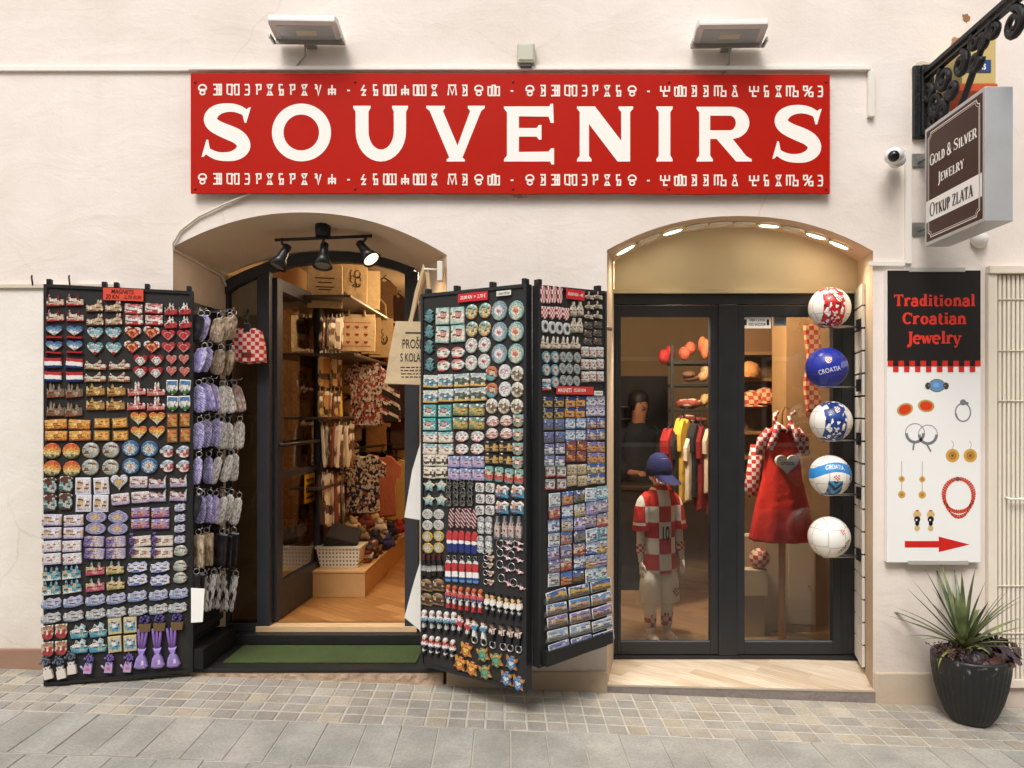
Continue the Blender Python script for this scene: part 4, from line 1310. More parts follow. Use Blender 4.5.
st = MB(); a, b_ = Q(741.5, 328.5), Q(770.5, 316)
st.box(a.x, b_.x, DB - .0085, DB - .0065, a.z, b_.z, 0)
fl_ = flat(DB - .0092)
lay(st, plain_text('OBJEKT JE POD', .02), fl_, 1, (Q(749, 0).x, Q(764.5, 0).x, Q(0, 322.2).z, Q(0, 319).z))
lay(st, plain_text('VIDEO NADZOROM', .02), fl_, 1, (Q(748, 0).x, Q(765, 0).x, Q(0, 326).z, Q(0, 323).z))
for x in (745, 767.5):
    p = Q(x, 322.5); st.box(p.x - .009, p.x + .009, DB - .0094, DB - .0088, p.z - .02, p.z + .02, 1)
o = st.build('window_sticker', [mat('eeece8', .5), mat('2a2a2c', .5)]); tag(o, 'white video surveillance sticker at the top of the right glass leaf', 'sticker')
mb = MB(); a, b_ = Q(773, 326), Q(786, 317); mb.box(a.x, b_.x, DB - .0085, DB - .0065, a.z, b_.z); mb.box(a.x + .01, b_.x - .01, DB - .009, DB - .0087, a.z + .012, b_.z - .012, 1)
o = mb.build('window_sticker', [mat('6d7478', .5), mat('4b5258', .5)]); tag(o, 'small grey sticker beside the white surveillance notice on the glass', 'sticker')

fa = thing('fascia_panel', 'cream fascia panel filling the arch over the black double door', 'panel')
n = 24
pts = [(RB[0] + (RB[1] - RB[0]) * i / n, RBZ(RB[0] + (RB[1] - RB[0]) * i / n) + .03) for i in range(n + 1)]
mb = MB(); zbf = Q(0, 291).z
vs = [(x, DB - .012, z) for x, z in pts]
vs2 = [(x, DB - .012, zbf) for x, z in pts]
mb.add(vs + vs2, [(i + n + 1, i + n + 2, i + 1, i) for i in range(n)])
mb.build('sheet', mat('e2d2ae', .55, noise=(2., .06)), fa)
mb = MB(); mb.bbox(Q(612, 0).x, Q(857, 0).x, DB - .05, DB + .01, Q(0, 294.3).z, Q(0, 290.5).z, .003); mb.build('trim_strip', mat('cdbd9a', .45), fa)

SD = 4.76
m0 = ((RD[0] + RB[0]) / 2, (RD[1] + RB[1]) / 2)
def soff(x, y=.25):
    k = y / DB
    a, b_ = RD[0] + (RB[0] - RD[0]) * k, RD[1] + (RB[1] - RD[1]) * k
    t = (x - a) / (b_ - a)
    return RDZ(RD[0] + (RD[1] - RD[0]) * t) * (1 - k) + RBZ(RB[0] + (RB[1] - RB[0]) * t) * k
lights = [(625, 1), (649, 0), (672.5, 1), (696, 0), (720, 0), (743.5, 0), (769, 1), (793, 0), (816.5, 1), (839.5, 1)]
names = ['leftmost lit', 'dark second', 'lit third', 'dark fourth', 'dark fifth', 'dark sixth', 'lit seventh', 'dark eighth', 'lit ninth', 'rightmost lit']
DLW = mat('fff0d2', .4, emit=7.); DLO = mat('ece2cc', .2, coat=.5)
for (px, on), nm in zip(lights, names):
    x = P(px, 0, SD).x
    y = .26
    z = soff(x, y)
    sl = (soff(x + .03, y) - soff(x - .03, y)) / .06
    sy_ = (soff(x, y + .05) - soff(x, y - .05)) / .1
    t = thing('downlight', nm + ' round downlight set in the soffit of the right arch, counted from the left', 'downlight', (x, y, z - .002), 0, 'downlights in the right arch')
    t.rotation_euler = (math.atan(sy_), -math.atan(sl), 0)
    mb = MB(); mb.lathe([(.082, 0), (.082, -.008), (.074, -.014), (.064, -.012), (.062, -.006)], (0, 0, 0), 24, cap=False); mb.build('rim', mat('e8e0d0', .25, .5), t)
    mb = MB(); mb.lathe([(.001, -.008), (.063, -.008)], (0, 0, 0), 20, cap=False); mb.build('diffuser', DLW if on else DLO, t)
    if on:
        L_ = bpy.data.lights.new('downlight_lamp', 'SPOT'); L_.energy = 9; L_.color = (1, .86, .62); L_.spot_size = 2.0; L_.spot_blend = .9; L_.shadow_soft_size = .05
        lo = bpy.data.objects.new('downlight_lamp', L_); COL.objects.link(lo); lo.location = (x, y, z - .03)
        lo.rotation_euler = (-.25, 0, 0)

# slat wall on the right reveal with five balls on wire arms
def reveal_x(y): return RD[1] + (RB[1] - RD[1]) * y / DB
sw = thing('slat_wall', 'narrow white slatted display strip on the right reveal of the doorway', 'display panel')
ya, yb = .23, .50
ang = math.atan2(RB[1] - RD[1], DB)
mb = MB()
z = .05
k = 0
while z < 2.44:
    h = .145
    vs = []
    for zz_ in (z, z + h - .012):
        for off in (-.022, -.004):
            for y in (ya, yb):
                vs.append((reveal_x(y) + off, y, zz_))
    mb.add(vs, [(0, 1, 5, 4), (2, 6, 7, 3), (0, 4, 6, 2), (1, 3, 7, 5), (4, 5, 7, 6), (0, 2, 3, 1)], 0)
    z += h
mb.build('slat', mat('ded8ce', .45, noise=(4., .06)), sw)
mb = MB(); mb.add([(reveal_x(ya) - .003, ya, .03), (reveal_x(yb) - .003, yb, .03), (reveal_x(yb) - .003, yb, 2.46), (reveal_x(ya) - .003, ya, 2.46)], [(0, 1, 2, 3)]); mb.build('groove_backing', mat('1c1b1a', .6), sw)

def ball_mat(kind):
    m, nt, b = new_mat('football_' + kind)
    tc = nd(nt, 'ShaderNodeTexCoord'); o = tc.outputs['Object']
    s = nd(nt, 'ShaderNodeSeparateXYZ', {0: o})
    x, y, z = s.outputs
    vo = nd(nt, 'ShaderNodeTexVoronoi', {'Vector': o, 'Scale': 52.})
    cs = nd(nt, 'ShaderNodeSeparateColor', {0: vo.outputs['Color']})
    absx = math_(nt, 'ABSOLUTE', math_(nt, 'ADD', x, .012))
    ve = nd(nt, 'ShaderNodeTexVoronoi', {'Vector': o, 'Scale': 9.5, 'Randomness': .25}, feature='DISTANCE_TO_EDGE')
    seam = math_(nt, 'GREATER_THAN', ve.outputs['Distance'], .035)
    W = hx('eceae4')
    if kind in ('red', 'navy'):
        c1 = hx('c21f22' if kind == 'red' else '1c3f86')
        inner = mixc(nt, math_(nt, 'GREATER_THAN', cs.outputs[0], .74), c1, hx('f0eeea'))
        inner = mixc(nt, math_(nt, 'LESS_THAN', cs.outputs[0], .16), inner, hx('5c1216' if kind == 'red' else '0f2350'))
        col = mixc(nt, math_(nt, 'LESS_THAN', absx, .066), W, inner)
        if kind == 'navy':
            col = mixc(nt, math_(nt, 'GREATER_THAN', y, .04), col, inner)
    elif kind == 'blue':
        k = math_(nt, 'MULTIPLY', math_(nt, 'GREATER_THAN', x, .045), math_(nt, 'LESS_THAN', math_(nt, 'ABSOLUTE', math_(nt, 'SUBTRACT', math_(nt, 'MULTIPLY_ADD', x, -.25, z), .0)), .019))
        col = mixc(nt, k, hx('1d2f9a'), hx('6f7bc0'))
    elif kind == 'sky':
        zz_ = math_(nt, 'ADD', z, math_(nt, 'MULTIPLY', math_(nt, 'MULTIPLY', x, x), 3.))
        band_ = math_(nt, 'LESS_THAN', math_(nt, 'ABSOLUTE', math_(nt, 'SUBTRACT', zz_, .062)), .03)
        col = mixc(nt, band_, W, hx('2a86cc'))
        dn = math_(nt, 'MULTIPLY', math_(nt, 'LESS_THAN', z, -.025), math_(nt, 'LESS_THAN', math_(nt, 'ABSOLUTE', math_(nt, 'ADD', x, .01)), .045))
        ch = math_(nt, 'FRACT', math_(nt, 'MULTIPLY', math_(nt, 'SUBTRACT', z, math_(nt, 'ABSOLUTE', math_(nt, 'ADD', x, .01))), 22.))
        col = mixc(nt, dn, col, mixc(nt, math_(nt, 'GREATER_THAN', ch, .5), hx('1d3350'), hx('3f93c4')))
        sp = math_(nt, 'MULTIPLY', math_(nt, 'GREATER_THAN', x, .085), math_(nt, 'GREATER_THAN', cs.outputs[0], .45))
        col = mixc(nt, sp, col, hx('24407e'))
    else:
        col = W
    nt.links.new(mixc(nt, seam, mixc(nt, .35, col, hx('55524e')), col), b.inputs['Base Color'])
    b.inputs['Roughness'].default_value = .3
    bn = nd(nt, 'ShaderNodeBump', {'Strength': .5, 'Distance': .004, 'Height': seam})
    nt.links.new(bn.outputs[0], b.inputs['Normal'])
    return m
BR = .132
CREST = mat('c4252a', .4)
def on_ball(cx, cz, size, shear=0., rot=0.):
    def f(x, z, k):
        ca, sa = math.cos(rot), math.sin(rot)
        x, z = x * ca - z * sa, x * sa + z * ca
        a, e = (cx + x) / BR, (cz + z) / BR
        r = BR + .0014 + k
        return (r * math.sin(a) * math.cos(e), -r * math.cos(a) * math.cos(e), r * math.sin(e))
    return f
def crest(mb, f, s=.02, m0=0):
    sh = [(-1, 1), (1, 1), (1, -.2), (.6, -.8), (0, -1.1), (-.6, -.8), (-1, -.2)]
    mb.add([f(x * s * 1.15, z * s * 1.15, -.0002) for x, z in sh], [tuple(range(7))[::-1]], m0)
    for i in range(4):
        for j in range(4):
            if j == 0 and i in (0, 3): continue
            x0, z0 = -1 + i * .5, -.9 + j * .475
            mb.add([f(x * s, z * s, .0002) for x, z in ((x0, z0), (x0 + .5, z0), (x0 + .5, z0 + .475), (x0, z0 + .475))], [(0, 1, 2, 3)], m0 + 1 + (i + j) % 2)
BD = 4.8
balls = [('red', 829.5, 308, 'white football with a red patterned band, topmost of the column'),
         ('blue', 826.5, 368, 'blue football printed CROATIA with a small crest'),
         ('navy', 831, 421.5, 'white football with a navy patterned band'),
         ('sky', 830, 475.5, 'white football with a sky blue CROATIA band and chevrons'),
         ('white', 829, 537, 'plain white football with CROATIA along its edge, lowest of the column')]
for kind, px, py, lab in balls:
    c = P(px, py, BD)
    t = thing('football', lab, 'football', c, 0, 'footballs on the wire arms')
    mb = MB(); mb.ball((0, 0, 0), BR, 36); mb.build('ball', ball_mat(kind), t)
    mb = MB()
    CM = [mat('e9e4de', .4), mat('c4252a', .4), mat('f0ece6', .4), mat('e8e8ea', .45), mat('23262c', .4)]
    if kind == 'red': crest(mb, on_ball(.015, .045, 1), .018)
    elif kind == 'navy': crest(mb, on_ball(.0, .085, 1), .018)
    elif kind == 'blue':
        crest(mb, on_ball(-.035, .045, 1), .018)
        lay(mb, plain_text('CROATIA', .008), on_ball(-.02, -.018, 1, 0, .22), 3, (-.08, .062, -.015, .015))
    elif kind == 'sky':
        crest(mb, on_ball(-.008, -.005, 1), .018)
        lay(mb, plain_text('CROATIA', .008), lambda x, z, k: on_ball(-.01, .068 - 2.2 * x * x, 1, 0, -.04)(x, z, k), 3, (-.068, .062, -.016, .016))
    else:
        crest(mb, on_ball(.045, .05, 1, 0, -.3), .018)
        lay(mb, plain_text('CROATIA', .008), on_ball(.064, -.042, 1, 0, .9), 4, (-.06, .055, -.012, .012))
    mb.build('print', CM, t)
    # the arm: two wire prongs and a plate clipped into the slats
    za = c.z - BR * .93
    arm = thing('wire_arm', 'chrome wire arm carrying the ' + {'red': 'red banded', 'blue': 'blue', 'navy': 'navy banded', 'sky': 'sky blue banded', 'white': 'plain white'}[kind] + ' football', 'display arm', (0, 0, 0), 0, 'wire arms on the slat wall')
    mb = MB()
    for dy in (-.045, .045):
        xr = reveal_x(c.y) - .024
        mb.tube([(xr, c.y + dy * .5, za + .0), (c.x + .06, c.y + dy, za), (c.x - .05, c.y + dy, za), (c.x - .065, c.y + dy * .6, za + .01)], .0035, 6)
    mb.tube([(c.x - .065, c.y - .027, za + .01), (c.x - .07, c.y, za + .012), (c.x - .065, c.y + .027, za + .01)], .0035, 6)
    mb.build('prong', MT['wire'], arm)
    mb = MB(); xr = reveal_x(c.y) - .024; mb.bbox(xr - .012, xr, c.y - .045, c.y + .03, za - .03, za + .05, .002); mb.build('plate', mat('26262a', .4), arm)

# ================================================================ interior shells
WOODF = tiles_mat('c08a50', '8a5a2c')
WOODG = tiles_mat('ae8d68', '7c5f42')
def room(nm, x0, x1, y0, y1, zf, zc, wall, back):
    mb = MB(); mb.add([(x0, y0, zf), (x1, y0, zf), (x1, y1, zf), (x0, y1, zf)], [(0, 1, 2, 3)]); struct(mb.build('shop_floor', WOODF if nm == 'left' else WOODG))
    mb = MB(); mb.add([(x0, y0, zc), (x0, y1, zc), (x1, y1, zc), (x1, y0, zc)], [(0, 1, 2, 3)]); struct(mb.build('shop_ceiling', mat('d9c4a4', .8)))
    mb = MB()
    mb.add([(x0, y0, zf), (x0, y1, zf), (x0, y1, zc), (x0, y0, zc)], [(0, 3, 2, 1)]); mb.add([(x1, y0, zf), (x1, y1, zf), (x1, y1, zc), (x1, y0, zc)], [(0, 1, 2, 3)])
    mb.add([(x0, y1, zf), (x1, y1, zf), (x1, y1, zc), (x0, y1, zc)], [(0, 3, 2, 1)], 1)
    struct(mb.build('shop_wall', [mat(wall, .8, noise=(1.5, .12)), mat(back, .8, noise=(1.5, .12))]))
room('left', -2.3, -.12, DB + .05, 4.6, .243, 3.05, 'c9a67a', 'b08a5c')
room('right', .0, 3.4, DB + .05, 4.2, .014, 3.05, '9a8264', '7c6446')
def lampbox(x, y, z, sx, sy, e, col, label):
    t = thing('ceiling_lamp', label, 'lamp', (x, y, z))
    mb = MB(); mb.bbox(-sx / 2, sx / 2, -sy / 2, sy / 2, -.03, 0, .004); mb.build('housing', mat('d8d2c6', .5), t)
    mb = MB(); mb.box(-sx / 2 + .01, sx / 2 - .01, -sy / 2 + .01, sy / 2 - .01, -.034, -.0305); mb.build('diffuser', mat('ffe8c6', .5, emit=3.), t)
    L_ = bpy.data.lights.new('ceiling_lamp_light', 'POINT'); L_.shadow_soft_size = .12; L_.energy = e; L_.color = col
    o = bpy.data.objects.new('ceiling_lamp_light', L_); COL.objects.link(o); o.location = (x, y, z - .18)
    mb = MB(); mb.tube([(0, 0, 0), (0, 0, 3.05 - z)], .012, 6); mb.build('stem', mat('2a2a2a', .5), t)
WARM = (1, .68, .36)
lampbox(-.75, 1.45, 2.88, .3, .4, 23, (1, .78, .53), 'warm ceiling lamp inside the souvenir shop behind the entrance')
lampbox(-1.0, 3.3, 2.88, .3, .5, 14, WARM, 'warm ceiling lamp deep inside the souvenir shop')
lampbox(.92, .72, 2.80, .5, .2, 130, (1, .91, .80), 'unseen lamp added above the glazed double door to brighten the mannequin')  # unseen lamp, added as front light for the mannequin
lampbox(2.3, 2.4, 2.88, .6, .3, 4, (1, .70, .40), 'warm ceiling lamp at the back of the right hand room')

# ---------------------------------------------------------------- goods of the left room
PINE = mat('c69a62', .55, noise=(6., .2), bump=(30., .2, .004))
CANVAS = 'c9ac80'
def cloth(c, amt=.15): return mat(c, .85, noise=(22., amt), bump=(9., .7, .03))
mb = MB()
pl = thing('display_platform', 'low pine platform running along the left inside of the shop', 'platform')
xa, xb = -2.28, P(365, 0, 5.74).x
xa_p = xb - .04
ya_, yb_ = P(0, 0, 5.74).y, 4.4
mb.bbox(xa, xb, ya_, yb_, .243, .43, .003); mb.build('base', PINE, pl)
mb = MB(); mb.bbox(xa, xb + .006, ya_ - .006, yb_, .4305, .446, .003); mb.build('top', mat('cfa56e', .5, noise=(7., .15)), pl)
su = thing('wall_shelving', 'dark wall shelving with goods along the left inside of the shop', 'shelf')
for z, x1, y0 in ((2.56, -1.42, 1.05), (2.13, -1.42, 1.15), (1.64, -1.62, 1.15), (1.10, -1.66, 1.15)):
    mb = MB(); mb.bbox(-2.28, x1, y0, 3.9, z - .02, z, .003); mb.build('shelf_board', mat('4a3a2a', .35), su)
mb = MB()
for y in (2.1, 3.0, 3.88):
    mb.bbox(-2.29, -2.26, y, y + .04, .45, 2.7, .003)
mb.build('upright', mat('2a221c', .5), su)

def tote(px, py, wpx, hpx, d, label, c, prints, handle=True, rz=0., group=None, front=True):
    k = d / F
    w_, h_ = wpx * k, hpx * k
    t = thing('tote_bag', label, 'tote bag', P(px, py, d), rz, group)
    pts = [(-w_ / 2, h_ / 2), (w_ / 2, h_ / 2), (w_ / 2 * 1.02, 0), (w_ / 2 * .98, -h_ / 2), (-w_ / 2 * 1.0, -h_ / 2), (-w_ / 2 * 1.03, 0)]
    mb = MB(); mb.prism(pts, .012, -.012, .96, .6); mb.build('bag', cloth(c, .12), t)
    if handle:
        mb = MB(); mb.tube([(-w_ * .22, -.02, h_ / 2 - .02), (-w_ * .18, -.02, h_ / 2 + .12), (0, -.02, h_ / 2 + .17), (w_ * .18, -.02, h_ / 2 + .12), (w_ * .22, -.02, h_ / 2 - .02)], .010, 6); mb.build('strap', cloth(c, .1), t)
    if prints:
        mb = MB(); prints(mb, w_, h_); mb.build('print', [mat('3a2c22', .8), mat('b0322c', .8)], t)
    return t
def hearts_print(mb, w_, h_):
    for i in range(3):
        for j in range(3):
            cx_, cz_ = (i - 1) * w_ * .24, (j - 1) * h_ * .2 - h_ * .05
            pts = [(cx_ + .017 * 16 * math.sin(a) ** 3 / 16, cz_ + .017 * (13 * math.cos(a) - 5 * math.cos(2 * a) - 2 * math.cos(3 * a) - math.cos(4 * a)) / 16) for a in [2 * PI * q / 16 for q in range(16)]]
            mb.add([(x, -.0145, z) for x, z in pts], [tuple(range(16))], 1)
    for z in (-.36, .26):
        mb.add([(-w_ * .38, -.0142, h_ * z), (w_ * .38, -.0142, h_ * z), (w_ * .38, -.0142, h_ * (z + .015)), (-w_ * .38, -.0142, h_ * (z + .015))], [(0, 1, 2, 3)], 1)
def swirl_print(mb, w_, h_):
    r = random.Random(int(w_ * 1000))
    for i in range(9):
        x, z = r.uniform(-.25, .25) * w_, r.uniform(-.3, .2) * h_
        v, f = ribbon(arc(x, z, r.uniform(.01, .04), r.uniform(.01, .05), r.uniform(0, 200), r.uniform(220, 420), 8), .007)
        mb.add([(p[0], -.0145 - i * .0001, p[1]) for p in v], f, 0)
def lines_print(mb, w_, h_):
    for z, a in ((.16, .28), (.06, .2), (-.04, .26), (-.1, .18)):
        mb.add([(-w_ * a, -.0145, h_ * z), (w_ * a, -.0145, h_ * z), (w_ * a, -.0145, h_ * (z + .025)), (-w_ * a, -.0145, h_ * (z + .025))], [(0, 1, 2, 3)], 0)
tote(325, 286, 34, 44, 5.75, 'beige tote bag with small lettering on the top shelf nearest the door', CANVAS, lines_print, False, .25, 'totes on the shelves')
tote(352, 283, 30, 46, 6.1, 'beige tote bag with black scribble drawing on the top shelf', 'c4a676', swirl_print, False, .2, 'totes on the shelves')
tote(357, 333, 36, 38, 6.25, 'beige tote bag printed with rows of red hearts on second shelf', 'cdb086', hearts_print, True, .2, 'totes on the shelves')
tote(381, 338, 24, 40, 6.9, 'beige tote bag with one red flourish beside the hearts tote', 'bb9c6c', swirl_print, True, .2, 'totes on the shelves')

for px, py, w_, h_, d, c, lab in ((338, 287, 30, 42, 6.3, 'b89868', 'plain tan tote bag leaning between the two top shelf totes'), (346, 333, 20, 38, 6.45, 'd4bd94', 'pale tote bag squeezed left of the hearts tote'), (371, 336, 20, 38, 6.6, 'a88654', 'brownish tote bag just behind the hearts tote'), (367, 290, 26, 40, 6.4, 'c8ac7c', 'tan tote bag at the far end of the top shelf')):
    tote(px, py, w_, h_, d, lab, c, None, False, .35, 'totes on the shelves')
r5 = random.Random(17)
for i in range(9):
    d = 5.92 + i * .17
    y0 = d - D0
    for k in range(4):
        mb = MB(); mb.bbox(-.12, .12, -.07, .07, 0, .034, .014)
        o = mb.build('folded_shirt', spk(r5.choice(['c8a878 8a4a38 d8c4a0', '4a3428 6a4a38 2c2420', 'd8c8ac b89468 e0d4bc', '7a2c24 a8442e c8a878', 'b89468 d0b080 a8824c']), 1.2, 4., 'n', rough=.85), None, (xa_p - .10 + r5.uniform(-.012, .012), y0, .4465 + .0345 * k), r5.uniform(-.12, .12) + .1)
        tag(o, 'folded shirt in the %s pile along the platform edge, %s layer' % (('first', 'second', 'third', 'fourth', 'fifth', 'sixth', 'seventh', 'eighth', 'ninth')[i], ('bottom', 'second', 'third', 'top')[k]), 'folded shirt', 'piles on the platform') if i else None
        if not i: bpy.data.objects.remove(o)
# sock packs hanging in columns
rs = random.Random(21)
socks = [(319, 343, 316, 350, 9, 'e0d6c0'), (319, 342, 353, 388, 9, 'd8b878'), (319, 341, 391, 422, 9, 'd8b050'), (322, 354, 425, 468, 11, 'e2d4b8'), (319, 344, 474, 526, 10, 'dcc090')]
snm = ['at the top below the totes', 'below the white top bundle', 'in the middle with yellow stripes', 'sticking out furthest right', 'at the bottom above the basket']
for (x0, x1, y0, y1, n, c), nm in zip(socks, snm):
    for i in range(n):
        px = x0 + (x1 - x0) * (i + .5) / n
        d = 5.75 + .5 * i / n
        k = d / F
        hh, ww = (y1 - y0) * k, (x1 - x0) / n * k * .85
        hh *= rs.uniform(.86, 1.04)
        cc = rs.choice([c, c, c, 'e8e0cc', 'e8e0cc', 'b8a888', '4a3a30', 'c0843c', '8a4a38'])
        mb = MB()
        prof = [(-ww / 2, hh / 2), (ww / 2, hh / 2), (ww / 2, -hh / 2 * .8), (ww / 2 * .5, -hh / 2), (-ww / 2 * .6, -hh / 2), (-ww / 2, -hh / 2 * .8)]
        mb.prism(prof, .045, -.03, .85, .3)
        mb.prism([(-ww * .18, hh / 2), (ww * .18, hh / 2), (ww * .1, hh / 2 + .03), (-ww * .1, hh / 2 + .03)], .005, -.005, .9, .3)
        o = mb.build('sock_pair', rs.choice([cloth(cc, .25), spk(cc + ' ' + rs.choice(['3a2c24', '8a4a38', 'e0d4bc', '6a5a48']) + ' ' + cc + ' ' + cc + ' e0d6c4', .15, 5., 'v', rough=.85), spk(cc + ' ' + cc + ' 7a5a40 e4d8c4', 1.2, 6., 'n', rough=.85)]), None, P(px, (y0 + y1) / 2, d), rs.uniform(-.35, .4))
        o.rotation_euler.y = rs.uniform(-.07, .07)
        tag(o, 'folded striped sock pair in the hanging bundle ' + nm, 'socks', 'sock bundles by the door')

def tshirt(px, py, wpx, hpx, d, label, material, rz=0., hanger=True, group='shirts hanging in the shop', name='t_shirt', cat='shirt', sleeve=.2):
    k = d / F
    w_, h_ = wpx * k, hpx * k
    t = thing(name, label, cat, P(px, py, d), rz, group)
    half = [(.12, .5), (.24, .485), (.5, .32), (.5 - .02, .32 - sleeve), (.37, .30 - sleeve * .8), (.34, 0), (.36, -.48), (.18, -.5)]
    pts = [(x * w_, z * h_) for x, z in half] + [(-x * w_, z * h_) for x, z in half[::-1]] + [(-.06 * w_, .46 * h_), (.06 * w_, .46 * h_)]
    mb = MB(); mb.prism(pts, .03, -.035, .95, .6); mb.build('cloth', material, t)
    if hanger:
        mb = MB(); mb.tube([(-.26 * w_, 0, .46 * h_), (0, 0, .56 * h_), (.26 * w_, 0, .46 * h_)], .008, 6); mb.tube([(0, 0, .56 * h_), (0, 0, .6 * h_), (.02, 0, .62 * h_), (.03, 0, .6 * h_)], .004, 6); mb.build('hanger', mat('1f1c1a', .4), t)
    return t
FLORAL = spk('c9b8a0 8a2c24 dccdb4 2e2622 c9b8a0 a8442e', 1.6, 26., 'n', rough=.85, bump=.4)
FLORAL2 = spk('d8c2a0 b05a34 dccdb4 4a3a6a d8c2a0 2e2622', 1.6, 24., 'n', rough=.85, bump=.4)
tshirt(398, 388, 36, 64, 7.4, 'dark shirt with red trim behind the patterned white shirt', cloth('35201c'), .2)
tshirt(386, 392, 40, 62, 7.0, 'black and white shirt squeezed behind the patterned white shirt', spk('241c1a 241c1a d8cdb8 8a2c24', .4, 6., 'd', rough=.8), .2)
tshirt(366, 394, 44, 66, 6.5, 'white shirt covered in red and black pattern on the upper rail', FLORAL, .15)
tshirt(396, 490, 34, 62, 7.4, 'yellow shirt at the back of the lower rail', cloth('c9a45a'), .25)
tshirt(382, 486, 38, 62, 7.0, 'salmon pink shirt behind the flowered shirt on the lower rail', cloth('b96a4c'), .2)
tshirt(363, 484, 46, 60, 6.5, 'flowered short sleeved shirt at the front of the lower rail', FLORAL2, .15)
tshirt(402, 430, 28, 70, 7.9, 'pale beige shirt deep inside between the two rails', cloth('b99a68'), .2)
tshirt(397, 350, 28, 52, 7.8, 'black jacket hanging below the ceiling slope deep inside', cloth('1c1614'), .2)
mid = [(384, 300, 26, 40, 7.3, '7a5a38', 'taupe'), (398, 318, 22, 44, 7.5, '3a2820', 'near black'), (392, 345, 26, 40, 7.1, 'a8442e', 'brick red'), (338, 430, 24, 44, 6.6, 'd0b488', 'oatmeal'), (344, 505, 26, 40, 6.7, '8a3a2c', 'dull red'), (350, 372, 26, 46, 6.9, 'c8a878', 'tan'), (374, 372, 26, 44, 7.2, '6a2a20', 'wine red'), (404, 372, 22, 50, 7.5, 'd4bc94', 'cream'), (352, 420, 26, 44, 7.0, '8a6440', 'brown'), (376, 432, 30, 40, 7.3, 'c4a274', 'straw coloured'), (398, 420, 24, 60, 7.6, '4a3428', 'dark brown'), (348, 462, 22, 50, 7.1, 'd8c4a0', 'pale'), (408, 470, 24, 64, 7.8, 'a8824c', 'ochre'), (404, 512, 26, 40, 7.7, '5a3a28', 'rust brown')]
for px, py, w_, h_, d, c, nm in mid:
    tshirt(px, py, w_, h_, d, nm + ' garment squeezed on the crowded rails inside the left shop', cloth(c, .3), .35, True, 'garments on the crowded rails', 'garment', 'garment')
wl_c = ['c8a878', 'd8c4a0', 'a8824c', '8a5a38', 'd0b080', 'b89468']
for ri, py in enumerate((335, 395, 455, 520)):
    for ci in range(6):
        d = 5.75 + ci * .17
        p = P(0, py, d); hh = 48 * d / F
        mb = MB(); mb.prism([(-.075, -hh / 2), (.075, -hh / 2), (.07, hh * .4), (.03, hh / 2), (-.03, hh / 2), (-.07, hh * .4)], .012, -.012, .92, .4)
        o = mb.build('hanging_towel', spk(wl_c[(ri * 2 + ci) % 6] + ' ' + wl_c[(ri + ci * 3 + 1) % 6] + ' 5a3a28 ' + wl_c[ci], .29, 5., 'v', rough=.85), None, (-2.12, p.y, p.z), .9)
        tag(o, 'printed towel on the wall behind the open door leaf, %s row, %s from the street' % (('top', 'second', 'third', 'lowest')[ri], ('first', 'second', 'third', 'fourth', 'fifth', 'sixth')[ci]), 'towel', 'towels behind the open door leaf')
bk_c = ['3a2418', '5a3a24', '241a16', '7a5a38', '4a2018', '2a2420', '8a6a44', '30201a', '5c4028', '201814']
rowd = ['top', 'upper', 'middle', 'low']
ordb = ['first', 'second', 'third', 'fourth', 'fifth', 'sixth']
for ri, py in enumerate((352, 402, 452, 500)):
    for ci in range(6):
        px = 352 + ci * 11 + (ri % 2) * 3
        tshirt(px, py, 22, 50, 8.6 - ci * .06, 'dark folded garment hanging at the far back wall, %s row, %s from the door' % (rowd[ri], ordb[ci]), cloth(bk_c[(ri * 3 + ci * 7) % 10], .3), .3, False, 'garments at the back wall', 'garment', 'garment')
mb = MB(); mb.tube([P(345, 356, 6.3), P(412, 368, 8.0)], .012, 8); mb.tube([P(348, 449, 6.3), P(405, 443, 8.0)], .012, 8)
o = mb.build('clothes_rail', mat('2a241e', .4, .5)); tag(o, 'pair of dark clothes rails carrying the shirts inside the left shop', 'clothes rail')
for i, (px, py, d, c) in enumerate([(352, 527, 6.3, 'c8a070'), (366, 523, 6.5, '7a3c2a'), (378, 527, 6.7, 'd8c8ae'), (389, 531, 6.9, '2c2838'), (398, 528, 7.1, 'a0362e'), (360, 536, 6.2, '8a6a4a'), (374, 540, 6.4, '302a30'), (386, 543, 6.6, '40406a'), (346, 520, 6.6, 'b88a58'), (371, 517, 6.9, 'd0b080')]):
    mb = MB(); mb.ball((0, 0, 0), .075, 10, sc=(1.1, .9, .75)); mb.ball((.02, -.02, .05), .038, 8); mb.ball((-.005, -.02, .085), .014, 6); mb.ball((.045, -.02, .083), .014, 6); mb.ball((.07, -.03, -.01), .022, 6); mb.ball((-.06, -.03, -.015), .025, 6)
    o = mb.build('plush_toy', cloth(c), None, P(px, py, d)); tag(o, 'small stuffed toy in the heap on the platform behind the basket', 'plush toy', 'heap of toys on the platform')
bk = thing('plastic_basket', 'white perforated plastic basket on the front of the platform', 'basket', P(342, 572, 5.95))
bk.scale = (.86, .86, 1)
bm_, nt, bb = new_mat('perforated_plastic')
tc = nd(nt, 'ShaderNodeTexCoord'); sx_ = nd(nt, 'ShaderNodeSeparateXYZ', {0: tc.outputs['Object']})
fx = math_(nt, 'ABSOLUTE', math_(nt, 'SUBTRACT', math_(nt, 'FRACT', math_(nt, 'MULTIPLY', sx_.outputs[0], 32.)), .5)); fz = math_(nt, 'ABSOLUTE', math_(nt, 'SUBTRACT', math_(nt, 'FRACT', math_(nt, 'MULTIPLY', sx_.outputs[2], 32.)), .5))
nt.links.new(mixc(nt, math_(nt, 'MULTIPLY', math_(nt, 'LESS_THAN', fx, .22), math_(nt, 'LESS_THAN', fz, .22)), hx('e6dcc8'), hx('6a5a44')), bb.inputs[0])
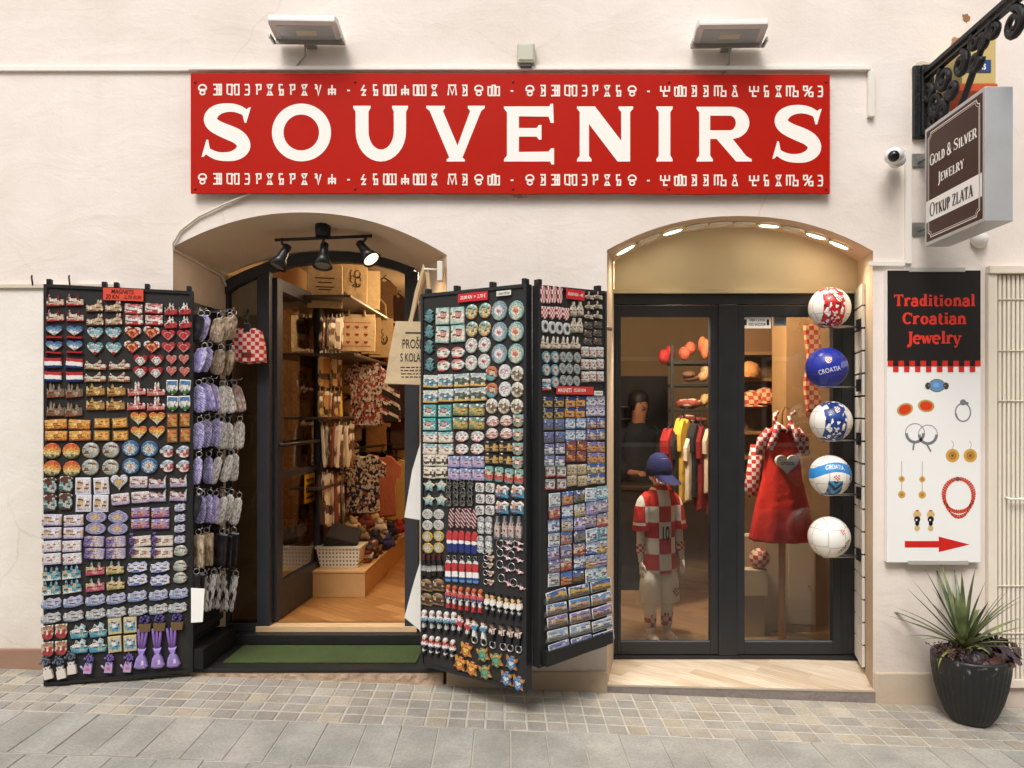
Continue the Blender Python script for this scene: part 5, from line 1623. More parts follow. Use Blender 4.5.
mb = MB(); bz = .446 - P(344, 572, 5.95).z
mb.loft([[(sx * a, sy * b_, bz + z) for sx, sy in ((-1, -1), (1, -1), (1, 1), (-1, 1))] for a, b_, z in ((.17, .11, 0), (.2, .13, .15), (.185, .118, .15), (.165, .105, .02))], smooth=False); mb.build('body', bm_, bk)
mb = MB(); mb.loft([[(sx * a, sy * b_, bz + z) for sx, sy in ((-1, -1), (1, -1), (1, 1), (-1, 1))] for a, b_, z in ((.2, .13, .15), (.212, .14, .15), (.212, .14, .168), (.19, .12, .168))], smooth=False); mb.build('rim', mat('d8c9ac', .4), bk)
mb = MB(); mb.bbox(-.16, .1, -.09, .11, 0, .12, .02); 
o = mb.build('felt_hat', mat('2e2822', .8, noise=(20., .3)), None, P(345, 545, 5.98)); o.rotation_euler = (.5, .25, .15); tag(o, 'dark folded felt bag tipped on top of the white basket', 'bag')
mb = MB(); c = P(252, 608, 5.3); mb.bbox(c.x - .10, c.x + .10, c.y, c.y + .2, .243, .40, .02); mb.tube([(c.x + .0, c.y + .05, .40), (c.x + .02, c.y + .04, .7), (c.x - .05, c.y + .05, .85), (c.x + .1, c.y + .05, 1.1)], .008, 6)
o = mb.build('cable_box', mat('1a1918', .5)); tag(o, 'black box with a trailing cable behind the narrow side pane', 'box')

# bag hanging in the reveal, tote on the door post, red checked bag
tb_ = thing('canvas_tote', 'cream canvas tote lettered PROŠLI S KOLAČI hanging beside the doorway', 'tote bag')
k = 4.5 / F
cq = lambda x, y: (P(x, y, 4.52).x, P(x, y, 4.52).z)
mb = MB(); pts = [cq(396, 321), cq(441, 322), cq(444, 386), cq(385, 384), cq(390, 352)]
yt = P(0, 0, 4.52).y
mb.prism(pts, yt + .03, yt - .02, .985, .5); mb.build('bag', mat('c9b28e', .9, noise=(35., .08), bump=(7., .6, .03)), tb_)
mb = MB()
for a_ in (((411, 322), (417, 292), (424, 268), (428, 275), (432, 322)), ((409, 324), (421, 284), (427, 270), (431, 290), (437, 324))):
    v, f = ribbon([cq(*p) for p in a_], .022)
    yy = yt - .012 if a_[0][0] == 411 else yt + .014
    mb.add([(p[0], yy - .004, p[1]) for p in v] + [(p[0], yy + .004, p[1]) for p in v], [q for q in f] + [tuple(i + len(v) for i in q[::-1]) for q in f])
mb.build('strap', mat('c4ab84', .9, noise=(35., .08)), tb_)
mb = MB(); ft = flat(yt - .0212)
lay(mb, plain_text('PROŠLI', .012), ft, 0, (*[cq(x, 0)[0] for x in (403, 424.5)], cq(0, 349)[1], cq(0, 337)[1]))
lay(mb, plain_text('S KOLAČI', .012), ft, 0, (*[cq(x, 0)[0] for x in (401, 426.5)], cq(0, 362)[1], cq(0, 350.5)[1]))
for i in range(4):
    v = [cq(401 + i * .3, 368 - 1 + i * 3.2), cq(436, 368 - 1 + i * 3.2), cq(436, 368.1 + i * 3.2), cq(401 + i * .3, 368.1 + i * 3.2)]
    r = random.Random(i); x = v[0][0]
    while x < v[1][0] - .02:
        w_ = r.uniform(.012, .03)
        mb.add([ft(x, v[0][1], 0), ft(x + w_, v[0][1], 0), ft(x + w_, v[2][1], 0), ft(x, v[2][1], 0)], [(0, 1, 2, 3)]); x += w_ + .007
v = [cq(406, 332.5), cq(430, 332.5), cq(430, 334), cq(406, 334)]; mb.add([ft(a, b_, 0) for a, b_ in v], [(3, 2, 1, 0)])
mb.build('lettering', mat('3a332c', .8), tb_)
mb = MB(); a = P(441, 270, 4.5); mb.bbox(a.x - .02, a.x + .012, -.03, .03, a.z - .07, a.z + .05, .004); mb.tube([(a.x - .02, -.01, a.z), P(424, 269, 4.5)], .006, 6)
o = mb.build('wall_hook', mat('e0d8cc', .4)); tag(o, 'white wall bracket at the arch corner that holds the canvas tote', 'hook')

rb = thing('checkered_bag', 'red and white checkered cloth bag hanging beside the side pane', 'bag', P(248, 346, 4.9), .15)
mb = MB(); pts = [(x * 34 * 4.9 / F, z * 36 * 4.9 / F) for x, z in ((-.36, .46), (-.2, .5), (.2, .5), (.38, .42), (.48, 0), (.5, -.45), (.0, -.5), (-.48, -.42), (-.46, 0))]
mb.prism(pts, .03, -.035, .9, .6); mb.build('bag', checker_mat('c2202c', 'e0c0b0', .026), rb)
mb = MB(); mb.add([(-.035, -.0365, -.045), (.03, -.0365, -.045), (.03, -.0365, -.08), (-.035, -.0365, -.08)], [(0, 3, 2, 1)]); mb.build('patch', mat('6a2a22', .8), rb)
mb = MB(); mb.tube([(0, -.02, .1), (.0, -.03, .17), (-.0, .0, .24)], .008, 6); mb.bbox(-.02, .02, -.04, -.01, .09, .15, .006); mb.build('hook_clip', mat('1c1c1c', .4), rb)
for ya, yb, xa_, nm in ((470, 521, 404, 'upper'), (588, 632, 404, 'lower')):
    mb = MB(); p = [cq(412, ya), cq(421, ya - 30), cq(421, yb), cq(xa_, yb - 3 if nm == 'upper' else ya + 30)]
    mb.prism(p, yt + .02, yt, .97, .5)
    o = mb.build('white_cloth', mat('e6e2da', .8, bump=(6., .5, .02))); tag(o, nm + ' white cloth corner poking out behind the middle board', 'cloth')

# ---------------------------------------------------------------- right room: mannequin, dress, rails, shelves, person
PLASTIC = mat('f0ebe2', .4, noise=(5., .04))
mq = thing('child_mannequin', 'white child mannequin in red and white checkered football kit and blue cap', 'mannequin', (P(659, 0, 5.42).x, P(0, 0, 5.42).y, .014), .36)
def ring(cx, cy_, z, a, b_, n=20): return [(cx + a * math.cos(2 * PI * k / n), cy_ + b_ * math.sin(2 * PI * k / n), z) for k in range(n)]
mb = MB()
mb.loft([ring(0, 0, z, a, b_) for z, a, b_ in ((1.04, .06, .055), (1.10, .045, .045), (1.15, .048, .055), (1.17, .075, .085), (1.22, .092, .105), (1.28, .092, .11), (1.33, .075, .09), (1.36, .02, .03))])
for s in (-1, 1):
    mb.tube([(s * .165, 0, .98), (s * .185, -.01, .82), (s * .195, -.02, .68), (s * .20, -.045, .585)], [.042, .036, .03, .022], 10)
    mb.ball((s * .20, -.05, .555), .032, 10, sc=(.55, .9, 1.2))
    for q in range(4):
        mb.tube([(s * .20, -.075 + q * .014, .53), (s * .198, -.072 + q * .013, .50), (s * .19, -.066 + q * .012, .474 + .006 * abs(q - 1))], [.008, .0075, .006], 6)
    mb.tube([(s * .195, -.075, .565), (s * .188, -.095, .54), (s * .182, -.095, .518)], [.009, .008, .006], 6)
    mb.tube([(s * .075, 0, .46), (s * .078, -.005, .30), (s * .08, .005, .18), (s * .08, .01, .06), (s * .08, 0, .03)], [.068, .055, .052, .034, .034], 12)
    mb.tube([(s * .08, .035, .028), (s * .083, -.04, .03), (s * .088, -.10, .02), (s * .09, -.13, .014)], [.03, .034, .03, .012], 10)
mb.ball((0, -.108, 1.225), .014, 8, sc=(.8, 1., 1.3))
mb.build('body', PLASTIC, mq)
KIT = checker_mat('c8261e', 'f6f3ee', .115, .75, off=(.5, .43))
mb = MB()
mb.loft([ring(0, 0, z, a, b_, 28) for z, a, b_ in ((.50, .150, .112), (.505, .158, .118), (.62, .148, .110), (.78, .140, .104), (.90, .150, .106), (1.0, .165, .104), (1.05, .145, .09), (1.09, .10, .074), (1.12, .062, .06), (1.125, .056, .056))], cap=False)
for s in (-1, 1):
    mb.tube([(s * .10, 0, 1.05), (s * .155, 0, 1.01), (s * .178, -.006, .92), (s * .186, -.01, .815)], [.05, .066, .066, .068], 14, cap=False)
smooth_mod(mb.build('jersey', KIT, mq))
mq.scale = (.85, .92, 1.0)
mb = MB()
for s in (-1, 1):
    mb.tube([(s * .1862, -.01, .85), (s * .187, -.01, .81)], [.0705, .0715], 14, cap=False)
mb.loft([ring(0, -.002, z, a, b_, 20) for z, a, b_ in ((1.108, .071, .068), (1.132, .058, .06))], cap=False)
mb.build('trim', mat('c0221c', .75), mq)
mb = MB(); 
lay(mb, plain_text('10', .03), lambda x, z, k: (x, -.112 - k, z), 0, (-.035, .035, .735, .845)); mb.build('number', mat('1f2a5a', .6), mq)
mb = MB()
for s in (-1, 1):
    mb.tube([(s * .065, 0, .53), (s * .085, -.003, .42), (s * .092, -.004, .285)], [.085, .092, .095], 16)
mb.build('shorts', mat('f4f1ea', .8, bump=(12., .6, .03)), mq)
mb = MB(); crest(mb, lambda x, z, k: (.10 + x, -.104 - k, .36 + z), .028); mb.build('crest', [mat('d8d0c4', .5), mat('b8262a', .5), mat('e8e4dc', .5)], mq)
mb = MB()
for s in (-1, 1): mb.tube([(s * .08, .006, .20), (s * .08, .01, .10)], [.055, .046], 14, cap=False)
mb.build('sock', checker_mat('b03030', 'e2dcd2', .034, .85), mq)
mb = MB()
for s in (-1, 1): mb.tube([(s * .193, -.018, .71), (s * .197, -.03, .645)], [.036, .033], 12, cap=False)
mb.build('wristband', checker_mat('c02a2c', 'ece6de', .02, .85), mq)
cap_ = MB()
cap_.loft([ring(0, 0, 1.20 + z, .102 * k, .118 * k, 24) for z, k in ((0, 1.04), (.05, 1.04), (.10, .93), (.14, .70), (.165, .36), (.17, .03))])
cp = cap_.build('cap', mat('1a2258', .8, noise=(30., .15)), mq)
mb = MB()
n = 10
top = [(.098 * math.cos(PI + PI * i / n) * 1.0, -.02 + (.108 if True else 0) * math.sin(PI + PI * i / n) * .9, 1.212) for i in range(n + 1)]
out = [(.105 * math.cos(PI + PI * i / n) * 1.02 + .02, -.02 + .25 * math.sin(PI + PI * i / n) * .95, 1.175 - .02 * math.sin(PI * i / n)) for i in range(n + 1)]
low = [(x, y, z - .008) for x, y, z in out]
mb.add(top + out, [(i, n + 1 + i, n + 2 + i, i + 1) for i in range(n)], 0, True)
mb.add(out + low, [(i, n + 1 + i, n + 2 + i, i + 1) for i in range(n)], 1)
mb.add(top + low, [(i, i + 1, n + 2 + i, n + 1 + i) for i in range(n)], 1, True)
mb.build('visor', [mat('1a2258', .8), checker_mat('c02a2c', 'ece6de', .022, .8, 'xy')], cp)

dd_ = P(782, 430, 5.32)
dr = thing('child_dress', 'red child dress with checkered ruffles and a white heart on a wooden stand', 'dress', (dd_.x, dd_.y, 0))
Zd = lambda py: H - (py - CY) * 5.32 / F
mb = MB()
def wavy(z, a, b_, w_=0., n=48): return [(a * math.cos(2 * PI * k / n) * (1 + w_ * math.cos(9 * 2 * PI * k / n)), b_ * math.sin(2 * PI * k / n) * (1 + w_ * math.cos(9 * 2 * PI * k / n)), z) for k in range(n)]
mb.loft([wavy(Zd(540), .225, .15, .05), wavy(Zd(538), .228, .152, .05), wavy(Zd(505), .185, .125, .035), wavy(Zd(478), .14, .095, .012), wavy(Zd(455), .125, .085), wavy(Zd(438), .12, .075), wavy(Zd(430), .10, .06), wavy(Zd(426), .06, .045)])
mb.build('skirt', mat('d42c20', .8, bump=(14., .5, .02)), dr)
CK = checker_mat('b8282a', 'e4dcd4', .03, .85)
mb = MB()
for s in (-1, 1):
    mb.tube([(s * .10, -.02, Zd(429)), (s * .15, -.02, Zd(440)), (s * .165, -.01, Zd(455))], [.022, .036, .03], 10)
    mb.tube([(s * .045, -.055, Zd(424)), (s * .075, -.075, Zd(436)), (s * .115, -.075, Zd(450))], [.02, .026, .022], 8)
mb.tube([(-.06, -.04, Zd(424)), (0, -.075, Zd(430)), (.06, -.04, Zd(424))], .022, 8)
mb.tube([(-.06, -.03, Zd(424)), (-.045, .02, Zd(415)), (-.02, .03, Zd(412))], .014, 8)
mb.tube([(.06, -.03, Zd(424)), (.05, .0, Zd(416)), (.10, .02, Zd(412))], .014, 8)
mb.build('ruffle', CK, dr)
mb = MB()
heart_pts = [(16 * math.sin(a) ** 3 / 17, (13 * math.cos(a) - 5 * math.cos(2 * a) - 2 * math.cos(3 * a) - math.cos(4 * a)) / 17) for a in [2 * PI * q / 28 for q in range(28)]]
mb.prism([(x * .088, Zd(462) + z * .08) for x, z in heart_pts], -.085, -.122, .96, .4); mb.build('heart', mat('ece6de', .7), dr)
mb = MB(); lay(mb, plain_text('croata', .02), flat(-.1235), 0, (-.045, .045, Zd(464), Zd(460))); mb.build('lettering', mat('5a4a48', .7), dr)
sd = thing('wooden_stand', 'turned wooden pole stand holding the red dress', 'stand', (dd_.x, dd_.y, .014))
mb = MB(); mb.lathe([(.024, 0), (.024, .9), (.03, 1.3), (.03, 1.5), (.012, 1.52)], (0, 0, 0), 16); mb.build('pole', mat('c08a4a', .45, noise=(9., .2)), sd)
mb = MB(); mb.tube([(-.1, 0, 1.5), (.1, 0, 1.5)], .014, 8); mb.tube([(0, 0, 1.5), (0, 0, 1.66), (.02, 0, 1.70), (.05, 0, 1.69)], .006, 6); mb.build('cross_bar', mat('7a5a34', .5), sd)
mb = MB(); mb.tube([P(757, 445, 5.6), P(751, 490, 5.6), P(754, 495, 5.6)], [.05, .055, .04], 8)
o = mb.build('checkered_sleeve', CK); tag(o, 'red and white checkered scarf hanging behind the dress on its left', 'scarf')

# shelves and clothing behind the left pane
rk = thing('shelf_rack', 'black metal shelf rack with red goods behind the left glass leaf', 'shelf')
dS = 6.6
mb = MB()
for px in (672, 712):
    for d in (6.45, 6.75):
        a = P(px, 0, d); mb.box(a.x - .012, a.x + .012, a.y - .012, a.y + .012, .014, P(0, 345, d).z)
mb.build('upright', mat('15120f', .5), rk)
for py in (362, 384, 409, 424):
    mb = MB(); a, b_ = P(670, py + 3, 6.6), P(716, py, 6.6); mb.bbox(a.x, b_.x, a.y - .16, a.y + .16, a.z, a.z + .025, .002); mb.build('shelf_board', mat('1d1814', .5), rk)
r8 = random.Random(4)
items = [(666, 356, 16, 22, '8f1d1c', 'crumpled red cap hanging at the corner of the black rack', 'cap'), (687, 351, 16, 20, 'b0553c', 'salmon soft toy on top of the black rack', 'plush toy'), (702, 349, 12, 25, 'c06a44', 'tall orange soft toy on the right top of the black rack', 'plush toy'), (688, 377, 20, 10, '6b4a34', 'folded dark cloth on the second rack shelf', 'cloth'), (702, 374, 14, 16, 'b08a60', 'beige folded cloth on the second rack shelf', 'cloth'), (692, 402, 26, 14, '9a3a2c', 'red and white patterned cushion on the third rack shelf', 'cushion'), (706, 398, 10, 18, 'c49a68', 'straw coloured bag on the third rack shelf', 'bag'), (694, 419, 30, 9, '7c2a24', 'flat stack of red scarves on the lowest rack shelf', 'scarves')]
for px, py, w_, h_, c, lab, cat in items:
    mb = MB(); k = 6.5 / F
    for q in range(3):
        mb.ball((r8.uniform(-.3, .3) * w_ * k, r8.uniform(-.05, .05), r8.uniform(-.25, .25) * h_ * k), 1., 10, sc=(w_ * k * .36, .07, h_ * k * .34))
    mt_ = spk(c + ' d8c0a8 ' + c + ' ' + c, 1.2, 7., 'n', rough=.85) if cat in ('cushion', 'scarves') else cloth(c)
    o = mb.build(cat.replace(' ', '_'), mt_, None, P(px, py, 6.5)); tag(o, lab, cat)
mb = MB(); mb.tube([P(664, 433, 5.95), P(722, 424, 6.3)], .012, 8)
o = mb.build('clothes_rail', mat('2a2622', .4, .6)); tag(o, 'chrome clothes rail with football shirts behind the mannequin', 'clothes rail')
cols = [('8f1f1e', 'dark red'), ('1c1a1c', 'black'), ('c9a23a', 'yellow'), ('d8cbb4', 'white'), ('1f1d22', 'dark striped'), ('7a1c1c', 'crimson'), ('c8b49a', 'cream'), ('a02422', 'bright red')]
for i, (c, nm) in enumerate(cols):
    f_ = i / 7
    px, d = 670 + 44 * f_, 5.98 + .28 * f_
    base = cloth(c) if nm not in ('bright red',) else spk('a02422 d8c0b0 a02422 a02422', .8, 5., 'n', rough=.85)
    tshirt(px, 461 + 14 * (i % 2) * .5 + (8 if i == 7 else 0), 34, 66 + 10 * (i % 3), d, nm + ' football shirt on the rail, ' + ['first', 'second', 'third', 'fourth', 'fifth', 'sixth', 'seventh', 'last'][i] + ' from the mannequin', base, 1.0, True, 'football shirts on the rail')
# cupboards, shelves and column behind the right pane
mb = MB(); a, b_ = P(786, 0, 5.75), P(833, 0, 5.75); mb.bbox(a.x, b_.x, a.y, a.y + .35, .014, 3.0, .004)
o = mb.build('pine_column', mat('94714a', .6, noise=(3., .2))); tag(o, 'broad pine coloured column behind the footballs', 'column')
cb = thing('display_cupboard', 'pale low cupboard behind the wooden stand pole', 'cupboard')
mb = MB(); a, b_ = P(742, 0, 5.6), P(816, 0, 5.6); mb.bbox(a.x, b_.x, a.y, a.y + .14, .014, P(0, 536, 5.6).z, .004); mb.build('body', mat('c2ad8c', .5, noise=(3., .08)), cb)
mb = MB(); a, b_ = P(788, 624, 5.6), P(814, 540, 5.6); mb.bbox(a.x, b_.x, a.y - .012, a.y - .001, a.z, b_.z, .003); mb.build('door', mat('c9b595', .5), cb)
mb = MB(); a = P(808, 585, 5.6); mb.ball((a.x, a.y - .018, a.z), .008, 8); mb.build('knob', MT['steel'], cb)
mb = MB(); a, b_ = P(742, 596, 5.45), P(768, 570, 5.45); mb.bbox(a.x, b_.x, a.y, a.y + .12, a.z, b_.z, .004)
o = mb.build('display_box', mat('cbb693', .5)); tag(o, 'square cream display box under the checkered ball', 'box'); zbx = b_.z
mb = MB(); mb.ball((0, 0, 0), .075, 20); a = P(762, 560, 5.45)
o = mb.build('checkered_ball', checker_mat('a82c22', 'd8bca4', .03, .5, bump=False), None, (a.x, a.y + .06, zbx + .075)); tag(o, 'red and white checkered ball sitting on the cream box', 'ball')
a, b_ = P(742, 0, 5.45), P(768, 0, 5.45)
mb = MB(); mb.box(a.x + .02, b_.x - .02, a.y + .02, a.y + .10, .014, P(0, 596.5, 5.45).z); o = mb.build('box_plinth', mat('b09a78', .6)); tag(o, 'narrow plinth carrying the cream display box', 'plinth')
sh = thing('back_shelving', 'brown wooden shelving with checkered caps behind the right glass leaf', 'shelf')
mb = MB(); a, b_ = P(738, 0, 6.5), P(790, 0, 6.5); mb.box(a.x, b_.x, a.y + .25, a.y + .28, .014, 2.8); mb.build('back_panel', mat('6a4c2e', .6, noise=(3., .2)), sh)
for py in (352, 378, 405, 431, 456):
    mb = MB(); z = P(0, py, 6.5).z; mb.bbox(a.x, b_.x, a.y - .05, a.y + .249, z - .03, z, .003); mb.build('shelf_board', mat('7a5834', .5, noise=(5., .15)), sh)
for px, py, lab in ((765, 397, 'checkered cap at the middle of the brown shelf'), (776, 398, 'checkered cap at the right end of the brown shelf'), (752, 400, 'flattened checkered cap at the left of the brown shelf'), (749, 371, 'tan slipper lying on the upper brown shelf')):
    c = P(px, py, 6.45); mb = MB()
    mb.loft([ring(0, 0, z, .10 * k_, .12 * k_) for z, k_ in ((-.06, 1.), (0, 1.), (.06, .75), (.085, .2))]); mb.loft([ring(0, -.10, z, .09, .09) for z in (-.06, -.048)])
    o = mb.build('checkered_hat', checker_mat('a83a24', 'c8a070', .035, .85) if py > 380 else cloth('b07a44'), None, c, rnd.uniform(-.6, .6)); tag(o, lab, 'hat')
sf = thing('checkered_scarf', 'red and white checkered scarf hanging from the pine column by the blue football', 'scarf', P(813, 372, 5.6))
mb = MB()
pts = [(-.055 + .012 * math.sin(z * 14), z) for z in [.36 - .06 * i for i in range(12)]] + [(.055 + .012 * math.sin(z * 14), z) for z in [-.30 + .06 * i for i in range(12)]]
mb.prism(pts, .02, -.02, .95, .5); mb.build('cloth', checker_mat('982c1c', 'b48a60', .035, .85), sf)
mb = MB()
for i in range(7): mb.tube([(-.05 + i * .016, 0, -.29), (-.05 + i * .016, -.01, -.35)], .005, 5)
mb.build('fringe', cloth('8a2a1c'), sf)
# dark counter and the shop keeper in the gloom
ct = thing('shop_counter', 'dark wooden counter in the gloom behind the mannequin', 'counter')
a, b_ = P(612, 0, 6.9), P(668, 0, 6.9)
mb = MB(); mb.bbox(a.x, b_.x, a.y, a.y + .4, .014, .95, .004); mb.build('body', mat('1b120c', .6), ct)
mb = MB(); mb.bbox(a.x - .02, b_.x + .02, a.y - .03, a.y + .42, .951, .985, .004); mb.build('top', mat('2c1e14', .4), ct)
mb = MB(); a, b_ = P(600, 0, 7.9), P(668, 0, 7.9); mb.bbox(a.x - .3, b_.x, a.y, a.y + .05, .014, P(0, 376, 7.9).z, .004)
o = mb.build('dark_partition', mat('150e0a', .7)); tag(o, 'dark wooden partition behind the shop keeper', 'partition')
mb = MB()
for py in (407, 419, 429.5):
    p, q = P(612, py, 7.84), P(648, py, 7.84); mb.tube([p, q], .008, 6)
o = mb.build('rail_bars', mat('6a6258', .35, .6)); tag(o, 'three thin metal bars on the dark partition', 'rail')
pe = thing('person', 'person in dark clothes with short dark hair standing in the gloom, looking down', 'person', (P(637, 0, 7.5).x, P(0, 0, 7.5).y, .014), .35)
def skin(name, V, E, m, parent, lv=2):
    me = bpy.data.meshes.new(name)
    me.from_pydata([v[:3] for v in V], E, [])
    me.materials.append(m)
    o = bpy.data.objects.new(name, me); COL.objects.link(o); o.parent = parent
    o.modifiers.new('skin', 'SKIN')
    for sv, v in zip(me.skin_vertices[0].data, V):
        sv.radius = (v[3], v[3] if len(v) < 5 else v[4])
    me.skin_vertices[0].data[0].use_root = True
    sb = o.modifiers.new('sub', 'SUBSURF'); sb.levels = sb.render_levels = lv
    for p in me.polygons: p.use_smooth = True
    o.modifiers['skin'].use_smooth_shade = True
    return o
V = [(0, 0, .98, .12, .09), (0, 0, 1.2, .12, .09), (0, 0, 1.42, .12, .08), (0, -.01, 1.54, .06), (0, -.05, 1.64, .075), (0, -.06, 1.74, .095), (0, -.055, 1.82, .07),
     (.17, 0, 1.43, .045), (.26, -.02, 1.17, .04), (.20, -.20, 1.05, .036), (.17, -.28, 1.05, .03), (-.17, 0, 1.43, .045), (-.26, -.02, 1.17, .04), (-.18, -.22, 1.06, .036), (-.14, -.30, 1.07, .03),
     (.10, 0, .88, .09), (.11, -.01, .5, .065), (.11, .02, .08, .045), (.12, -.12, .03, .035), (-.10, 0, .88, .09), (-.11, -.01, .5, .065), (-.11, .02, .08, .045), (-.12, -.12, .03, .035)]
E = [(0, 1), (1, 2), (2, 3), (3, 4), (4, 5), (5, 6), (2, 7), (7, 8), (8, 9), (9, 10), (2, 11), (11, 12), (12, 13), (13, 14), (0, 15), (15, 16), (16, 17), (17, 18), (0, 19), (19, 20), (20, 21), (21, 22)]
for s, b0, wr in ((1, 10, (.17, -.28, 1.05)), (-1, 14, (-.14, -.30, 1.07))):
    for q in range(5):
        i = len(V)
        dx = (q - 1.5) * .018
        if q == 4:
            V += [(wr[0] - s * .03, wr[1] - .02, wr[2] + .01, .011), (wr[0] - s * .05, wr[1] - .05, wr[2], .009)]
        else:
            V += [(wr[0] + dx, wr[1] - .06, wr[2] - .005, .010), (wr[0] + dx, wr[1] - .10 + .004 * abs(q - 1), wr[2] - .025, .008)]
        E += [(b0, i), (i, i + 1)]
skin('body', V, E, mat('8a5c44', .6), pe)
mb = MB()
mb.loft([ring(0, 0, z, a, b_) for z, a, b_ in ((.82, .19, .14), (1.0, .18, .135), (1.2, .18, .135), (1.4, .215, .145), (1.475, .19, .125), (1.52, .10, .10), (1.56, .075, .085))])
for s in (-1, 1): mb.tube([(s * .16, 0, 1.45), (s * .21, 0, 1.42), (s * .265, -.02, 1.17), (s * .20, -.2, 1.06)], [.085, .09, .07, .055], 12)
mb.build('pullover', mat('17161a', .85), pe)
mb = MB()
for s in (-1, 1): mb.tube([(s * .09, 0, .92), (s * .11, -.01, .5), (s * .112, .02, .07)], [.12, .085, .065], 12)
mb.build('trousers', mat('14151c', .85), pe)
mb = MB(); mb.loft([ring(0, -.03, z, a, b_) for z, a, b_ in ((1.68, .094, .085), (1.76, .107, .105), (1.83, .10, .10), (1.875, .06, .06), (1.885, .01, .01))]); mb.build('hair', mat('120d0a', .6), pe)
mb = MB()
mb.ball((0, -.158, 1.725), .016, 8, sc=(.8, 1, 1.3))
mb.build('nose', mat('8a5c44', .6), pe)
mb = MB()
for s in (-1, 1): mb.ball((s * .035, -.148, 1.755), .010, 8)
mb.box(-.022, .022, -.150, -.14, 1.682, 1.69)
mb.build('face_features', mat('3a201a', .5), pe)

# ================================================================ planter
pc = P(970.5, 700, 4.26); gx = pc.x
pot = thing('fluted_planter', 'black fluted planter standing on the pavement below the jewelry board', 'planter', (gx, pc.y, ground(gx) + .008))
n = 144
def flute(r, z, k): return [(r * (1 + k * (abs(math.cos(18 * 2 * PI * i / n)) - .5)) * math.cos(2 * PI * i / n), r * (1 + k * (abs(math.cos(18 * 2 * PI * i / n)) - .5)) * math.sin(2 * PI * i / n), z) for i in range(n)]
mb = MB()
ZP = .385
mb.loft([flute(r, z * ZP / .4, k) for r, z, k in ((.100, 0, .0), (.110, .008, .0), (.134, .05, .05), (.164, .13, .055), (.186, .22, .055), (.199, .30, .05), (.204, .345, .03), (.206, .358, .0), (.208, .38, 0), (.205, .396, 0), (.196, .40, 0), (.188, .392, 0), (.186, .36, 0))], cap=True)
pm, nt, bb = new_mat('scuffed_black_glaze')
tc = nd(nt, 'ShaderNodeTexCoord'); n1 = nd(nt, 'ShaderNodeTexNoise', {'Vector': tc.outputs['Object'], 'Scale': 26., 'Detail': 8., 'Roughness': .7})
sp_ = nd(nt, 'ShaderNodeSeparateXYZ', {0: tc.outputs['Object']})
zk = nd(nt, 'ShaderNodeMapRange', {0: sp_.outputs[2], 1: .2, 2: .36, 3: .0, 4: .08}).outputs[0]
k = nd(nt, 'ShaderNodeMapRange', {0: math_(nt, 'ADD', n1.outputs[0], zk), 1: .66, 2: .74}).outputs[0]
nt.links.new(mixc(nt, k, hx('1b1c1d'), hx('8a8984')), bb.inputs[0]); bb.inputs['Roughness'].default_value = .42
mb.build('pot', pm, pot)
mb = MB(); mb.lathe([(.001, ZP - .03), (.10, ZP - .032), (.187, ZP - .04)], (0, 0, 0), 24, cap=False); mb.build('soil', mat('2a2018', .95, noise=(40., .4), bump=(50., 1., .02)), pot)
def blades(mb, lst, seed):
    r = random.Random(seed)
    for az, el, L_, w_, droop in lst:
        n_ = 8
        vs = []
        dirh = Vector((math.cos(az), math.sin(az), 0))
        sidev = Vector((-math.sin(az), math.cos(az), 0))
        p = Vector((0, 0, 0)) + dirh * .012
        e = el
        for i in range(n_ + 1):
            t = i / n_
            wd_ = w_ * (.55 + .9 * t if t < .35 else 1.0 - ((t - .35) / .65) ** 1.7 * .97) 
            up = Vector((-dirh.x * math.sin(e), -dirh.y * math.sin(e), math.cos(e)))
            vs += [p - sidev * wd_ / 2 + up * wd_ * .18, p - up * 0.0, p + sidev * wd_ / 2 + up * wd_ * .18]
            p = p + (dirh * math.cos(e) + Vector((0, 0, 1)) * math.sin(e)) * (L_ / n_)
            e -= droop * (t + .25) * .22
        mb.add(vs, [(3 * i + a, 3 * i + a + 1, 3 * i + a + 4, 3 * i + a + 3) for i in range(n_) for a in (0, 1)], 0, True)
sp2 = thing('spiky_plant', 'green spiky dracaena growing from the black planter', 'plant', (gx - .045, pc.y - .01, ground(gx) + ZP - .035))
mb = MB(); mb.tube([(0, 0, -.01), (.005, .004, .10), (0, 0, .2)], [.018, .016, .014], 8); mb.build('stem', mat('5a5a34', .7), sp2)
def leafmat(c1, c2):
    m, nt, b = new_mat('leaf')
    tc = nd(nt, 'ShaderNodeTexCoord'); n1 = nd(nt, 'ShaderNodeTexNoise', {'Vector': tc.outputs['Object'], 'Scale': 9., 'Detail': 4.})
    nt.links.new(mixc(nt, nd(nt, 'ShaderNodeMapRange', {0: n1.outputs[0], 1: .35, 2: .65}).outputs[0], hx(c1), hx(c2)), b.inputs[0])
    b.inputs['Roughness'].default_value = .4
    return m
r9 = random.Random(12)
lst = []
for i in range(40):
    el = r9.uniform(1.0, 1.5) if i > 31 else r9.choice([r9.uniform(.15, .7), r9.uniform(.6, 1.45), r9.uniform(.3, 1.2)])
    lst.append((r9.uniform(0, 2 * PI), el, r9.uniform(.32, .50), r9.uniform(.025, .034), r9.uniform(.05, .5) * (1.25 - el * .6)))
mb = MB(); blades(mb, lst, 1)
o = mb.build('leaves', leafmat('465130', '7a8454'), sp2); o.location = (0, 0, .09)
mb = MB(); blades(mb, [(PI + .3, .1, .22, .02, 1.6), (.2, .2, .34, .022, 1.2), (-1.2, .9, .16, .025, 1.9), (-.3, .15, .33, .02, .8)], 2)
o = mb.build('yellow_leaves', leafmat('9a9a48', 'b8b468'), sp2); o.location = (0, 0, .07)
